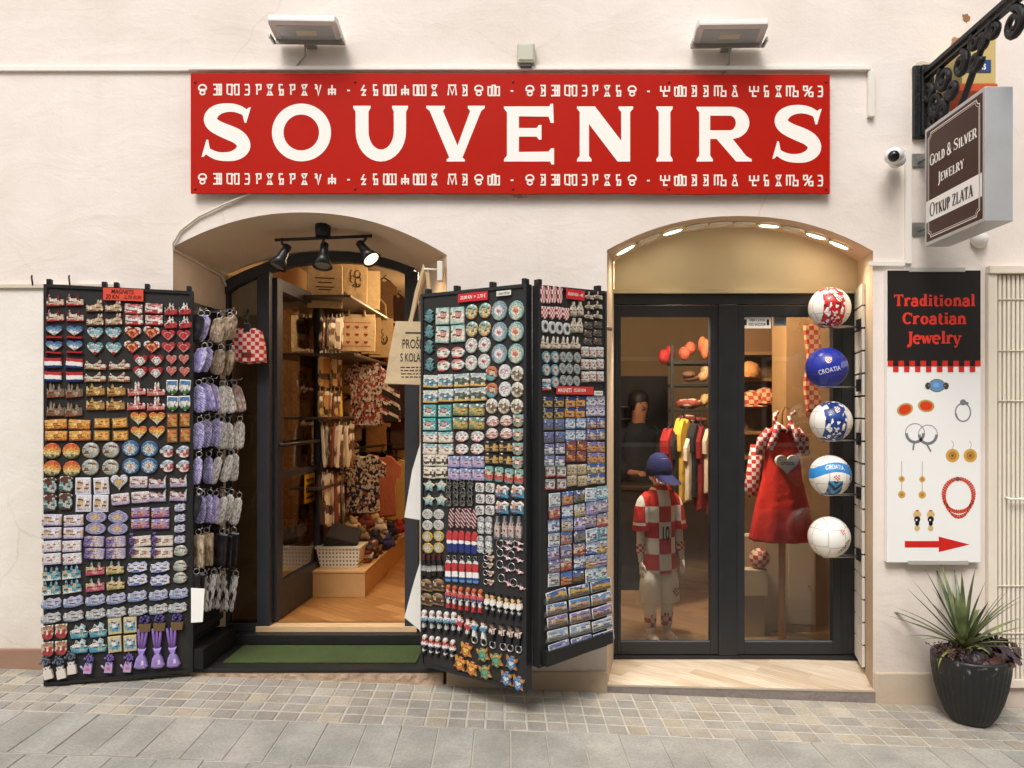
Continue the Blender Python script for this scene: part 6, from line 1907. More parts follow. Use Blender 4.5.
hp = thing('dark_leaved_plant', 'dark purple leaved heuchera filling the planter rim around the spiky plant', 'plant', (gx + .0, pc.y, ground(gx) + ZP - .04))
mb = MB()
for i in range(230):
    a = r9.uniform(0, 2 * PI); rr_ = .20 * math.sqrt(r9.uniform(.05, 1)); 
    c = Vector((rr_ * math.cos(a) + .03, rr_ * math.sin(a) * .9, r9.uniform(.01, .075) + (.05 if math.cos(a) > .2 else 0) - max(0, rr_ - .17) * .5))
    if rr_ > .15 and math.cos(a) > .3: c.z -= r9.uniform(0, .05); c.x += r9.uniform(0, .04)
    s = r9.uniform(.018, .042)
    nrm = Vector((math.cos(a) * .7 + r9.uniform(-.5, .5), math.sin(a) * .7 + r9.uniform(-.6, .3), r9.uniform(.2, 1.1))).normalized()
    u = nrm.cross(Vector((0, 0, 1)) if abs(nrm.z) < .9 else Vector((1, 0, 0))).normalized(); v_ = nrm.cross(u)
    m9 = 9
    pts = [c + (u * math.cos(2 * PI * q / m9) + v_ * math.sin(2 * PI * q / m9)) * s * r9.uniform(.72, 1.1) + nrm * r9.uniform(-.006, .006) for q in range(m9)]
    mb.add([c - nrm * s * .25] + pts, [(0, 1 + q, 1 + (q + 1) % m9) for q in range(m9)], 0 if r9.random() < .6 else 1, True)
mb.build('leaves', [leafmat('20161a', '46363c'), leafmat('3c2620', '6a4c42')], hp)
mb = MB()
for i in range(26):
    a = r9.uniform(PI * .7, PI * 1.4); x = -.10 + r9.uniform(-.03, .06); 
    p0 = Vector((x, r9.uniform(-.12, .02), .02)); p1 = p0 + Vector((r9.uniform(-.12, .02), r9.uniform(-.06, .04), r9.uniform(.04, .1)))
    mb.tube([p0, p1], .0025, 4)
    for q in range(5):
        mb.ball(p0.lerp(p1, .4 + q * .14) + Vector((r9.uniform(-.012, .012), r9.uniform(-.012, .012), r9.uniform(-.01, .01))), .005, 5)
mb.build('dry_sprays', mat('7a6258', .8), hp)

# ================================================================ the house across the lane (seen only in the glass)
oh = thing('opposite_house', 'plain beige house across the narrow lane, mirrored in the glass', 'building')
mb = MB(); mb.box(-9, 9, -9.5, -8.5, -1, 7.0); mb.build('wall', mat('a09078', .9, noise=(1.2, .15)), oh)
mb = MB(); mb.box(-9.3, 9.3, -9.5, -8.1, 7.002, 7.25); mb.build('eaves', mat('6e4a38', .8), oh)
for i in range(6):
    for z in (1.0, 3.9):
        x = -7 + i * 2.8
        mb = MB(); mb.box(x, x + 1.1, -8.5, -8.44, z, z + 1.7); wn = mb.build('window', mat('e0d8ca', .6), oh)
        mb = MB(); mb.box(x + .08, x + 1.02, -8.438, -8.43, z + .08, z + 1.62); mb.build('pane', mat('20242a', .1), wn)
# ================================================================ display boards
class Board:
    def __init__(s, name, where, label, l, r, zl, zr, thick, clips, hinge):
        """l, r: (px, d) of the two upright edges; zl, zr: (bottom, top) heights of the edges"""
        A, B = P(l[0], CY, l[1]), P(r[0], CY, r[1])
        s.A = Vector((A.x, A.y, 0)); s.u = Vector((B.x - A.x, B.y - A.y, 0)); s.L = s.u.length; s.u.normalize()
        s.n = Vector((s.u.y, -s.u.x, 0)); s.rz = math.atan2(s.u.y, s.u.x); s.where = where
        t = thing(name, label, 'display board', (s.A.x, s.A.y, zl[0]), s.rz)
        Ht = zl[1] - zl[0]; dzr0, dzr1 = zr[0] - zl[0], zr[1] - zl[0]
        L = s.L
        mb = MB(); mb.prism([(.012, .012), (L - .012, dzr0 + .012), (L - .012, dzr1 - .012), (.012, Ht - .012)], thick * .7, 0, .999, .1); mb.build('backing', MT['board'], t)
        fr = MB()
        def bar(p, q, w_):
            v, f = ribbon([p, q], w_)
            vs = [(a[0], -.008, a[1]) for a in v] + [(a[0], thick, a[1]) for a in v]
            fr.add(vs, [(0, 1, 3, 2), (4, 6, 7, 5), (0, 4, 5, 1), (2, 3, 7, 6), (0, 2, 6, 4), (1, 5, 7, 3)])
        e = .009
        bar((e, 0), (e, Ht), .018); bar((L - e, dzr0), (L - e, dzr1), .018)
        bar((.0185, e), (L - .0185, dzr0 + e), .018); bar((.0185, Ht - e), (L - .0185, dzr1 - e), .018)
        fr.build('frame', MT['frame'], t)
        for c in clips:
            mb = MB(); x = c * L; mb.bbox(x - .013, x + .013, -.002, thick * .8, Ht + (dzr1 - Ht) * c + .0005, Ht + (dzr1 - Ht) * c + .032, .004); mb.build('clip', MT['black'], t)
        for z in (.3, 1.9):
            mb = MB(); hx0 = .0 if hinge[0] == 'l' else L
            mb.tube([(hx0, thick * .5, z), tuple(Matrix.Rotation(-s.rz, 3, 'Z') @ (Vector((hinge[1], hinge[2], 0)) - s.A) + Vector((0, 0, z)))], .012, 8); mb.build('hinge_arm', MT['steel'], t)
        s.root = t
    def hit(s, px, py):
        d = Vector(((px - CX) / F, 1, (CY - py) / F)); o = Vector((0, -D0, H))
        k = (s.A - o).dot(s.n) / d.dot(s.n)
        return o + d * k

BL_ = Board('magnet_board', 'left board', 'tall black board covered with magnets standing left of the entrance', (44, 4.22), (193, 4.45), (.122, 2.412), (.120, 2.408), .045, (.03, .39, .47, .68, .97), ('r', wx(180), -.0))
BM_ = Board('magnet_board', 'middle board', 'tall black board between the openings with dolls and openers in its lower half', (421.5, 4.43), (527, 4.03), (.167, 2.386), (.158, 2.382), .05, (.05, .34, .68, .97), ('l', -.70, -.0))
BR_ = Board('postcard_board', 'right hand board', 'narrow black board of postcards and tiles angled beside the glazed door', (538, 4.04), (606, 4.377), (.285, 2.378), (.300, 2.395), .05, (.03, .9), ('r', .43, .0))
L1, L2, L3 = (30, 270, 5.906), (30, 390, 5.906), (30, 510, 4.266)
ZA, ZB, ZC = (410, 275, 4.876), (410, 410, 4.876), (410, 540, 4.8)

# ---------------------------------------------------------------- outlines in a unit box
def sym(prof): return [(x, z) for x, z in prof] + [(-x, z) for x, z in prof[::-1]]
def ell(n=22): return [(.5 * math.cos(2 * PI * i / n), .5 * math.sin(2 * PI * i / n)) for i in range(n)]
RECT = [(-.5, -.5), (.5, -.5), (.5, .5), (-.5, .5)]
def rrect(r=.12, n=3):
    p = []
    for cx, cz, a in ((.5 - r, -.5 + r, -90), (.5 - r, .5 - r, 0), (-.5 + r, .5 - r, 90), (-.5 + r, -.5 + r, 180)):
        p += arc(cx, cz, r, r, a, a + 90, n)
    return p
HEART = [(.5 * math.sin(a) ** 3, (13 * math.cos(a) - 5 * math.cos(2 * a) - 2 * math.cos(3 * a) - math.cos(4 * a)) / 29 + .09) for a in [2 * PI * q / 28 for q in range(28)]][::-1]
def skyline(seed, base=-.1, towers=((-.25, .5), (.1, .35))):
    r = random.Random(seed)
    p = [(-.5, -.5), (.5, -.42)]
    x = .5; z = base
    p.append((x, z))
    while x > -.48:
        nx = x - r.uniform(.06, .13)
        tz = base + r.uniform(-.06, .14)
        for c, hgt in towers:
            if nx < c < x or abs(nx - c) < .035:
                p += [(c + .07, z), (c + .055, hgt - .15), (c, hgt), (c - .055, hgt - .15), (c - .07, tz)]
                nx = c - .08
        x = max(-.5, nx); z = tz
        p += [(x + .02, z)]
    p.append((-.5, z))
    out = [p[0]]
    for q in p[1:]:
        if abs(q[0] - out[-1][0]) + abs(q[1] - out[-1][1]) > 1e-4: out.append(q)
    return out
def blob(seed, n=22, a=.12):
    r = random.Random(seed); ph = [r.uniform(0, 6.28) for _ in range(4)]
    o = []
    for i in range(n):
        t = 2 * PI * i / n
        k = .5 * (1 - a + a * (math.sin(3 * t + ph[0]) + .6 * math.sin(5 * t + ph[1])) / 1.6)
        o.append((k * math.cos(t), k * math.sin(t)))
    return o
ARCH = [(-.5, -.5), (.5, -.5)] + arc(0, 0, .5, .5, 0, 180, 12)
SHIELD = [(-.5, .5), (.5, .5), (.5, -.1), (.38, -.34), (0, -.5), (-.38, -.34), (-.5, -.1)][::-1]
SHIELD = [(0, -.5), (.38, -.34), (.5, -.1), (.5, .5), (-.5, .5), (-.5, -.1), (-.38, -.34)]
FLAG = [(-.5, -.5), (-.45, -.5), (-.45, -.36), (.0, -.40), (.5, -.34), (.5, .44), (.0, .40), (-.45, .44), (-.45, .5), (-.5, .5)]
STAR = [(.5 * (1 if i % 2 == 0 else .55) * math.cos(PI / 2 + i * PI / 5), .5 * (1 if i % 2 == 0 else .55) * math.sin(PI / 2 + i * PI / 5)) for i in range(10)]
TREE = sym([(.12, -.5), (.5, -.22), (.28, -.15), (.45, .08), (.22, .12), (.35, .3), (.0, .5)])[:-1]
FAN = [(-.5, -.1), (-.45, -.4), (-.2, -.5), (.15, -.45), (.5, -.25), (.46, .0), (.5, .2), (.34, .5), (.1, .34), (-.1, .46), (-.3, .26), (-.44, .3)]
CUT = [(-.5, -.5), (.5, -.5), (.46, .1), (.5, .5), (.34, .16), (.2, .1), (.1, .22), (-.05, .1), (-.3, .3), (-.5, .2)]
BOTTLE = sym([(.5, -.5), (.5, .02), (.34, .2), (.2, .28), (.2, .5)])
FIG = sym([(.3, -.5), (.26, -.44), (.18, -.1), (.44, -.06), (.5, .05), (.36, .2), (.16, .24), (.3, .32), (.3, .42), (.16, .5)])
TIE = [(-.15, -.5), (.35, -.4), (.5, .2), (.3, .5), (-.2, .5), (-.5, .1), (-.4, -.3)]
SLIP = sym([(.34, -.5), (.5, -.34), (.42, -.05), (.5, .25), (.36, .45), (.12, .5)])
OPEN = sym([(.36, -.5), (.5, -.4), (.42, .05), (.5, .22), (.42, .4), (.2, .5)])
PLANE = [(-.5, -.08), (-.05, -.05), (-.12, -.45), (.04, -.45), (.2, -.04), (.42, .0), (.5, .24), (.38, .24), (.3, .1), (.1, .12), (-.02, .5), (-.14, .5), (-.1, .12), (-.45, .06)]
TURT = [(.12, .5), (.2, .34), (.34, .36), (.5, .5), (.48, .28), (.36, .1), (.36, -.1), (.5, -.36), (.3, -.3), (.14, -.4), (0, -.5), (-.14, -.4), (-.3, -.3), (-.5, -.36), (-.36, -.1), (-.36, .1), (-.48, .28), (-.5, .5), (-.34, .36), (-.2, .34), (-.12, .5)][::-1]
WAVE = [(-.5, -.3), (-.2, -.5), (.2, -.42), (.5, -.48), (.44, -.1), (.5, .3), (.2, .5), (-.1, .36), (-.36, .5), (-.5, .2)]
BOAT = [(-.42, -.5), (.42, -.5), (.5, -.1), (.28, .0), (.34, .3), (.1, .5), (.0, .2), (-.2, .42), (-.3, .1), (-.5, .0)]
ROUND = ell()

def ring_mesh(mb, c, r, t, n=12, m=0):
    mb.tube([(c[0] + r * math.cos(2 * PI * i / n), c[1], c[2] + r * math.sin(2 * PI * i / n)) for i in range(n + 1)], t, 5, m, cap=False)

N_IT = [0]
def cl(board, Z, name, label, shape, m, xs, ys, w, h, cat='fridge magnet', th=.011, slope=0., pts=None, inset=.93, extra=None, tilt=0., jit=.4, off=0., lean=0., group=None):
    if pts is None:
        pts = [(x, y + slope * (x - xs[0])) for y in ys for x in xs]
    ox, oy, s = Z
    px = [(ox + x / s, oy + y / s) for x, y in pts]
    a = px[len(px) // 2]
    w, h = w * .95, h * .95
    W = (board.hit(a[0] + w / s / 2, a[1]) - board.hit(a[0] - w / s / 2, a[1])).length
    Hh = (board.hit(a[0], a[1] - h / s / 2) - board.hit(a[0], a[1] + h / s / 2)).length
    group = group or cat + 's on the ' + board.where
    mb = MB()
    mb.prism([(x * W, z * Hh) for x, z in shape], 0, -th, inset, .35)
    r = random.Random(N_IT[0])
    first = None
    for p in px:
        loc = board.hit(p[0] + r.uniform(-jit, jit), p[1] + r.uniform(-jit, jit)) + board.n * (.0012 + off)
        rot = (lean, tilt + r.gauss(0, .035), board.rz)
        if first is None:
            if extra:
                o = thing(name, label, cat, loc, 0, group)
                mb.build(extra[0], m, o)
                extra[1](o, W, Hh)
            else:
                o = mb.build(name, m)
                tag(o, label, cat, group)
            first = o
        else:
            o = copy_tree(first)
        o.location = loc
        o.rotation_euler = rot
        N_IT[0] += 1
    return first

def flowers(mb, c, rx, rz, n, seed, size=.006, m=0):
    r = random.Random(seed)
    for i in range(n):
        a, k = r.uniform(0, 2 * PI), math.sqrt(r.random())
        mb.ball((c[0] + rx * k * math.cos(a), c[1] + r.uniform(-.008, .008), c[2] + rz * k * math.sin(a)), size * r.uniform(.7, 1.2), 5, m)

# ---------------------------------------------------------------- LEFT BOARD
B = BL_
R_, W_, N_ = 'b3202a', 'ece6dc', '1f2f6e'
cl(B, L1, 'magnet', 'cathedral magnet before a red arch, top left corner of the left board', skyline(3, .05, ((-.32, .5), (.2, .4))), spk('b8282c d8c6ac e6dccb c8b49a a8242a 6a2420 b0262c', .5, 8.), (150, 268), (178, 270), 108, 80)
cl(B, L1, 'magnet', 'beige twin tower cathedral magnet with a red flag, just left below the price tag', skyline(5, .0, ((.22, .5), (.38, .5))), spk('7a4a30 c8ac84 dcc8a4 e8dcc4 b8242a dcc8a4', .6, 8.), (385, 497), (214, 293), 106, 80)
cl(B, L1, 'magnet', 'red and white striped town magnet with a flat rectangular shape', RECT, spk('b8242a ece4da e4d8cc c4382e ece4da ece4da bf242a', .3, 7.), (615, 735), (230, 298), 110, 62)
cl(B, L1, 'magnet', 'red magnet with two white towers in the top right corner of the left board', skyline(9, -.05, ((-.1, .5), (.16, .46))), spk('b8242a c83a34 ece4dc 9a2024 ece4dc ece4dc', .7, 8.), (835, 920), (230, 308), 78, 82)
def ribbon_part(col):
    def f(o, W, Hh):
        mb = MB(); mb.prism([(-W * .5, -Hh * .62), (W * .45, -Hh * .66), (W * .5, -Hh * .46), (W * .1, -Hh * .5), (-W * .42, -Hh * .42)], -.004, -.015, .95, .4); mb.build('ribbon', mat(col, .35), o)
    return f
cl(B, L1, 'heart_magnet', 'pale blue heart magnet with a red ribbon curled under it', HEART, spk('8a9aa4 d8d4c8 e4ddd0 7ea4c4 5c86b8 4a74ac', .29, 8.), (146, 266), (362, 452), 104, 68, extra=('heart', ribbon_part('a8262a')))
cl(B, L1, 'heart_magnet', 'teal heart magnet with white boats and a red rim at the bottom', HEART, spk('a02228 a02228 d8d4c4 6aa4b4 9cc4cc e0dcd0 5a98ac', .29, 8.), (385, 497), (380, 467), 100, 88)
cl(B, L1, 'heart_magnet', 'bright red heart magnet with golden lettering and a pale rim', HEART, spk('c0222a c0222a d8b860 c0222a c0222a e8dccc', .35, 7., 'r'), (608, 720), (374, 458), 105, 82)
cl(B, L1, 'heart_magnet', 'red gingerbread heart magnet with a pink iced border', HEART, spk('c83a34 b8242a c8343a e0a49c b8242a c8343a', .2, 9., 'r'), (820, 912), (390, 462), 86, 72)
cl(B, L1, 'flag_magnet', 'red white and blue flag magnet on a thin pole', FLAG, spk('1f2f6e 1f2f6e e8e4de e8e4de bf222a bf222a', .05, 7.), (140, 264), (553, 633), 106, 76)
cl(B, L1, 'magnet', 'long cream town magnet with a red checkered figure at its left end', skyline(14, .0, ((-.42, .3), (.2, .5))), spk('8a6a4c d8c8ac e8dcc8 b84a3a e0d4c0', .9, 7.), (390, 530), (558, 632), 134, 66)
cl(B, L1, 'heart_magnet', 'white heart magnet in a red frame, below the golden lettered hearts', HEART, spk('e8e2d8 e8e2d8 9a8a84 ece6dc b8242a b8242a', .22, 10., 'r'), (655, 748), (536, 608), 88, 78)
cl(B, L1, 'heart_magnet', 'small salmon pink gingerbread heart magnet near the right edge', HEART, spk('d47a6a c85a50 d8887a c04a44 d89484', .4, 7., 'r'), (838, 912), (533, 602), 66, 64)
cl(B, L2, 'magnet', 'grey brown gothic cathedral magnet below the flag magnets', skyline(21, .02, ((-.3, .5), (-.12, .42), (.2, .38))), spk('8a4a2c 7a6450 98826a a8947c 6c5844', .6, 9.), (155, 262), (3, 112), 112, 100)
cl(B, L2, 'magnet', 'golden yellow cathedral town magnet beside the grey cathedrals', skyline(24, .1, ((-.2, .5), (.3, .3))), spk('8a5a24 b8863c d8ac50 e0c478 8a6a34', .8, 9.), (388, 510), (0, 84), 116, 84)
cl(B, L2, 'magnet', 'pink and white church magnet with two pale spires', skyline(27, -.08, ((-.05, .5), (.12, .5))), spk('c45c58 d88c84 ece4dc e4dcd0 ece4dc', .6, 9.), (630, 746), (-8, 78), 112, 92)
cl(B, L2, 'shield_magnet', 'blue coat of arms magnet with a white castle on a green hill', SHIELD, spk('3c6a34 4c7a3c dcd8cc e4e0d4 5a8cc0 4a80b8 5a8cc0', .29, 6., 'v', 'e8e4dc', bw=.06), (842, 917), (-14, 80), 70, 94)
cl(B, L2, 'magnet', 'long sunset panorama magnet in plain orange and gold', rrect(.06), spk('8a4a1c d88420 f0b030 f4cc5c e89428', .6, 9.), (156, 297), (203, 270), 136, 62)
cl(B, L2, 'magnet', 'framed sunset picture magnet with a dark gold rim', RECT, spk('a8641c e89c28 f0d484 f0b83c d88c24', .5, 7., 'v', '7a5a2c', bw=.08), (427, 535), (193, 270), 102, 64)
cl(B, L2, 'heart_magnet', 'orange sunset heart magnet fading to white at the tip', HEART, spk('dcd0bc e8d8a8 c8a060 f0b848 f09028 e87818', .28, 8.), (645, 752), (170, 252), 102, 82)
cl(B, L2, 'magnet', 'small upright orange picture magnet in a brown frame', RECT, spk('8a6a34 c8963c d8843c c8502c d87434', .5, 6., 'v', '7a5830', bw=.1), (843, 917), (178, 268), 66, 86)
cl(B, L2, 'plate_magnet', 'round orange sunset plate magnet with dark green edges at its foot', ROUND, spk('6a6a3c c8b48c f0cc70 f09828 ec7018 d85414', .28, 8.), (134, 247), (360, 463), 108, 100, inset=.9)
cl(B, L2, 'plate_magnet', 'round beige plate magnet with a faded old town view', ROUND, spk('8a8a70 c0b498 d4c8b0 9cacac b8c0bc', .6, 8., 'v', 'o8a7c60', bw=.03), (361, 478), (355, 456), 108, 100, inset=.9)
cl(B, L2, 'plate_magnet', 'round blue rimmed plate magnet with white town at its centre', ROUND, spk('c87a5c e0dcd0 a8b4b8 d4d8d4 4a7ca8 3c6c9c', .35, 9., 'r'), (597, 708), (346, 448), 108, 100, inset=.9)
cl(B, L2, 'magnet', 'white seaside town magnet with pink roofs shaped like a hump', blob(6, 22, .1), spk('dcd8d0 c8605c e4ded4 d8d4cc 7cacc4 b4ccd4', .5, 8.), (812, 905), (362, 447), 92, 84)
cl(B, L2, 'magnet', 'dark teal lantern shaped magnet with a brown cap', sym([(.4, -.5), (.5, -.1), (.42, .2), (.5, .34), (.34, .5)]), spk('4a3a30 b4c0b8 7ca49c 4c8484 5a3a34 6a4438', .4, 7.), (120, 213), (565, 668), 88, 104, slope=-.1)
cl(B, L2, 'magnet', 'tall white framed magnet with lavender at the bottom left corner', RECT, spk('a49cb8 d4c8c4 d8b478 d8ccc4 e4e0e0', .7, 7., 'v', 'd8d8e0', bw=.09), (318, 423), (568, 668), 96, 106)
cl(B, L2, 'heart_magnet', 'single white scrolled heart magnet with a golden centre', HEART, spk('d8a848 d8b878 a8a4b4 e4e0e4 e4e0e4', .3, 9., 'r'), (527,), (545,), 106, 98)
cl(B, L2, 'magnet', 'pale lavender field magnet with a slightly rounded rectangle outline', rrect(.1), spk('a89cbc c8b8c4 e0d8d4 d8a898 e0dce0', .7, 7.), None, None, 112, 70, pts=[(642, 545), (537, 643), (655, 635)])
cl(B, L2, 'magnet', 'lavender house magnet with cut out roof line and white tower', CUT, spk('9c94b4 c4bccc e4e0dc c88478 e0dcd8', .7, 7.), (757, 880), (540, 622), 108, 80, slope=-.03)
cl(B, L2, 'magnet', 'purple field magnet with a row of red roofed houses', RECT, spk('7a4a7c b484a4 d8a070 c86a50 b4a0cc 9c8cbc', .5, 8.), (655, 770), (722, 790), 112, 62)
cl(B, L3, 'magnet', 'tiny lavender and white magnet in the column by the right edge', FAN, spk('6c74a4 b4b4cc e0dcdc 9c9cc0', .9, 6.), (640,), (-12, 33, 78, 123), 50, 40)
cl(B, L3, 'magnet', 'white and lavender village magnet, flat rectangle by the left edge', rrect(.06), spk('a89cc4 d8d0d4 d8b48c e4dcd8 d4cce0', .7, 7.), (95, 188), (43, 97), 90, 50)
cl(B, L3, 'magnet', 'oval lavender garland magnet with a golden village inside', [(x, z + (.1 if abs(x) < .2 and z > 0 else 0)) for x, z in ell()], spk('d8b478 c8a878 b8b0cc 8c84b4 a8a4c8', .4, 9., 'r'), (283, 378), (30, 80), 92, 52)
cl(B, L3, 'magnet', 'white lavender village magnet with small red roofs, fifth pair from the bottom left', rrect(.05), spk('b4a4c4 e0d8d4 c88c7c e4dcd8 dcd4dc', .8, 8.), (93, 182), (155, 209), 86, 50)
cl(B, L3, 'magnet', 'lavender bouquet magnet with a purple clump at its left side', rrect(.1), spk('6c5c9c 8c7cb4 d8b890 d8c8b8 c8b8c8 b4a8c8', .5, 8., 'h'), (275, 368), (134, 184), 90, 48)
def sprig(o, W, Hh):
    mb = MB(); flowers(mb, (-W * .5, -.012, Hh * .3), W * .14, Hh * .5, 16, 5, .006); mb.build('lavender_sprig', mat('6c5c94', .8), o)
cl(B, L3, 'magnet', 'cream lettered plaque magnet with a lavender sprig on its left', RECT, spk('cfc3b0 e0d4c0 b47c6c e0d8c8 d8ccc0', .9, 9.), (477, 572), (132, 183), 86, 46, extra=('plaque', sprig))
cl(B, L3, 'magnet', 'small grey green town magnet stacked at the right edge', blob(9, 20, .08), spk('7c8c84 b8b8a4 d0c8b4 94a49c c8c4b4', .8, 8.), (643,), (175, 238, 290), 68, 54)
cl(B, L3, 'magnet', 'turquoise seaside castle magnet with spires and a white wave foot', skyline(31, .08, ((-.3, .5), (0, .45), (.28, .5))), spk('d4dcd8 5ca4b4 c8b894 d8c8a4 4c94ac 5c9cb8', .5, 8.), (92, 180), (270, 332), 84, 66, slope=-.08)
cl(B, L3, 'magnet', 'castle magnet with a crimson foot and turquoise sky', skyline(33, .05, ((-.2, .5), (.2, .46))), spk('b43c54 c4647c d8bc8c d0c09c 5c9cac', .5, 8.), (280,), (250, 317), 84, 64)
cl(B, L3, 'magnet', 'castle magnet with an olive golden foot and turquoise sky', skyline(33, .05, ((-.2, .5), (.2, .46))), spk('8c8444 c8b46c d8bc8c d0c09c 5c9cac', .5, 8.), (366,), (245, 310), 80, 64)
cl(B, L3, 'magnet', 'blue and white painted sea magnet with ragged ends', FAN, spk('6c7cb4 dcdce4 8c98c8 5464a8 e0e0e4 a4acd0', .9, 6.), (458, 556), (241, 297), 90, 52)
sl = -.078
cl(B, L3, 'magnet', 'blue fan shaped lavender magnet in the upper of the two fan rows', FAN, spk('5c74a4 a4b0cc d8d4cc 8c94bc c4c4d4', .9, 7.), (92, 185, 280, 370, 460, 550, 635), (397,), 90, 52, slope=sl)
cl(B, L3, 'magnet', 'grey blue fan shaped magnet in the lower of the two fan rows', FAN, spk('6c7c94 bcc0c0 d8d0bc 8494ac c8c4bc', .9, 7.), (92, 187, 280, 370, 460, 548, 632), (458,), 90, 50, slope=sl)
cl(B, L3, 'magnet', 'little red and white costume magnet near the bottom left corner', SHIELD, spk('5c4434 b8343a e4dcd4 b8343a d8ac84 8c6c4c', .8, 7.), (77, 134), (524, 596), 54, 70, slope=-.08)
cl(B, L3, 'magnet', 'turquoise sailing boat magnet with a wavy base', BOAT, spk('3c94ac 5cacbc e0dcd4 c8b48c d8d4cc 9cbcc4', .6, 7.), (212, 292), (514, 578), 84, 66, slope=-.06)
cl(B, L3, 'magnet', 'cream framed harbour picture magnet standing upright', RECT, spk('c8b488 4c98b4 e0dcd4 8cb8c4 c8b890', .6, 6., 'v', 'c4b07c', bw=.09), (362, 428), (494, 570), 60, 72, slope=-.06)
LAV = mat('7c68a8', .85, noise=(40., .3)); LAVD = mat('584a80', .85, noise=(40., .3)); LINEN = mat('cdbf9e', .8)
def pot_parts(o, W, Hh):
    mb = MB(); flowers(mb, (0, -.012, Hh * .95), W * .42, Hh * .55, 34, 8, .0065); mb.build('lavender_head', LAVD, o)
    mb = MB(); mb.prism([(-W * .3, -Hh * .25), (W * .3, -Hh * .25), (W * .3, Hh * .2), (-W * .3, Hh * .2)], -.014, -.0165, .98, .4); mb.build('paper_label', mat('d8cca8', .7), o)
cl(B, L3, 'lavender_pot', 'little wooden trough of dried lavender hung above the purple sachets', [(-.5, .4), (-.42, -.5), (.42, -.5), (.5, .4), (.46, .5), (-.46, .5)], mat('6a5638', .7), (492, 555, 630), (502,), 58, 36, 'lavender pot', .022, -.07, extra=('trough', pot_parts))
def sachet_parts(o, W, Hh):
    mb = MB(); 
    for k in (-1, 0, 1): mb.tube([(k * W * .06, -.012, Hh * .25), (k * W * .2, -.014, Hh * .8), (k * W * .3, -.014, Hh * 1.45)], [.006, .009, .007], 6)
    mb.build('lavender_stems', mat('7a5c9c', .85, noise=(60., .4)), o)
    mb = MB(); mb.tube([(-W * .2, -.018, Hh * .26), (W * .2, -.018, Hh * .26)], .008, 6); mb.build('bow', mat('7c5ca4', .6), o)
    mb = MB(); mb.prism([(W * .02, -Hh * .3), (W * .22, -Hh * .28), (W * .2, -Hh * .06), (W * .04, -Hh * .08)], -.026, -.028, .97, .5); mb.build('paper_label', mat('d4c8dc', .7), o)
cl(B, L3, 'lavender_sachet', 'purple cloth sachet tied round upright lavender stems in the bottom right corner', [(-.5, -.42), (-.2, -.5), (.3, -.5), (.5, -.38), (.34, .0), (.12, .26), (.3, .5), (-.3, .5), (-.12, .26), (-.38, .0)], mat('9c86c4', .8, noise=(30., .15), bump=(20., .7, .02)), None, None, 62, 92, 'lavender sachet', .026, pts=[(478, 632), (547, 627), (611, 623)], inset=.82, extra=('bag', sachet_parts))
def can_parts(col):
    def f(o, W, Hh):
        mb = MB(); flowers(mb, (-W * .05, -.012, Hh * .85), W * .55, Hh * .5, 30, 12, .006); mb.build('flowers', mat(col, .85, noise=(40., .3)), o)
    return f
cl(B, L3, 'milk_can', 'tiny white milk can with grey green sprigs along the bottom left', sym([(.46, -.5), (.5, -.4), (.48, .15), (.3, .3), (.36, .5)]), mat('d8d0c4', .5, noise=(30., .1)), None, None, 42, 56, 'lavender ornament', .022, pts=[(80, 692), (137, 690), (182, 670)], extra=('can', can_parts('5c6470')), tilt=-.15)
def wcan(o, W, Hh):
    can_parts('6c5a94')(o, W, Hh)
    mb = MB(); mb.tube([(-W * .45, -.01, -Hh * .2), (-W * .95, -.01, Hh * .2)], .005, 6); mb.build('spout', mat('b4a0c4', .5), o)
    mb = MB(); mb.prism([(-W * .25, -Hh * .2), (W * .25, -Hh * .2), (W * .25, Hh * .1), (-W * .25, Hh * .1)], -.0195, -.021, .98, .5); mb.build('paper_label', mat('c46c8c', .6), o)
cl(B, L3, 'watering_can', 'tiny lilac watering can with lavender along the bottom middle', sym([(.5, -.5), (.5, .2), (.4, .5)]), mat('b4a0c8', .5, noise=(30., .12)), None, None, 36, 46, 'lavender ornament', .02, pts=[(251, 672), (338, 668), (420, 666)], extra=('can', wcan), tilt=.12)

# ---------------------------------------------------------------- MIDDLE BOARD
B = BM_
cl(B, ZA, 'tree_magnet', 'teal jagged tree shaped magnet in the upper left column of the middle board', TREE, spk('3c6c74 5c8c8c 4c7c84 7ca49c', .29, 7.), (98,), (200, 278, 352, 436), 56, 74)
cl(B, ZA, 'magnet', 'square cream and turquoise map magnet near the top of the middle board', RECT, spk('9cbcac d8ccb4 c88c84 dcd4c0 8cb8b0', .9, 6.), (162, 236), (203, 290), 68, 86, slope=-.06)
cl(B, ZA, 'magnet', 'red and white town magnet under the square map magnets', blob(4, 22, .07), spk('c83c34 e4dcd0 a8bca8 d8d0c0 c8544c', 1., 7.), (166, 235), (382, 443), 70, 62, slope=-.06)
cl(B, ZA, 'plate_magnet', 'oval gold and turquoise plate magnet at the top of the middle board', ROUND, spk('b8843c d8bc7c c8a45c 5c9c94 8cbcac', .6, 8.), (304, 369), (180, 265), 62, 78, slope=-.07)
cl(B, ZA, 'plate_magnet', 'small round white plate magnet with a red hill at its centre', ROUND, spk('b8302c d8d4cc e0dcd4 9cb8a4 d8d4c8', .4, 7., 'r'), (303, 366), (347, 429), 60, 78, slope=-.07)
cl(B, ZA, 'plate_magnet', 'large round plate magnet with red hills in a green and violet rim', ROUND, spk('c84438 d8d4d0 d8d4d0 8c9cbc 9cb48c 7c94a4', .35, 8., 'r'), (440,), (176, 279, 385), 80, 102)
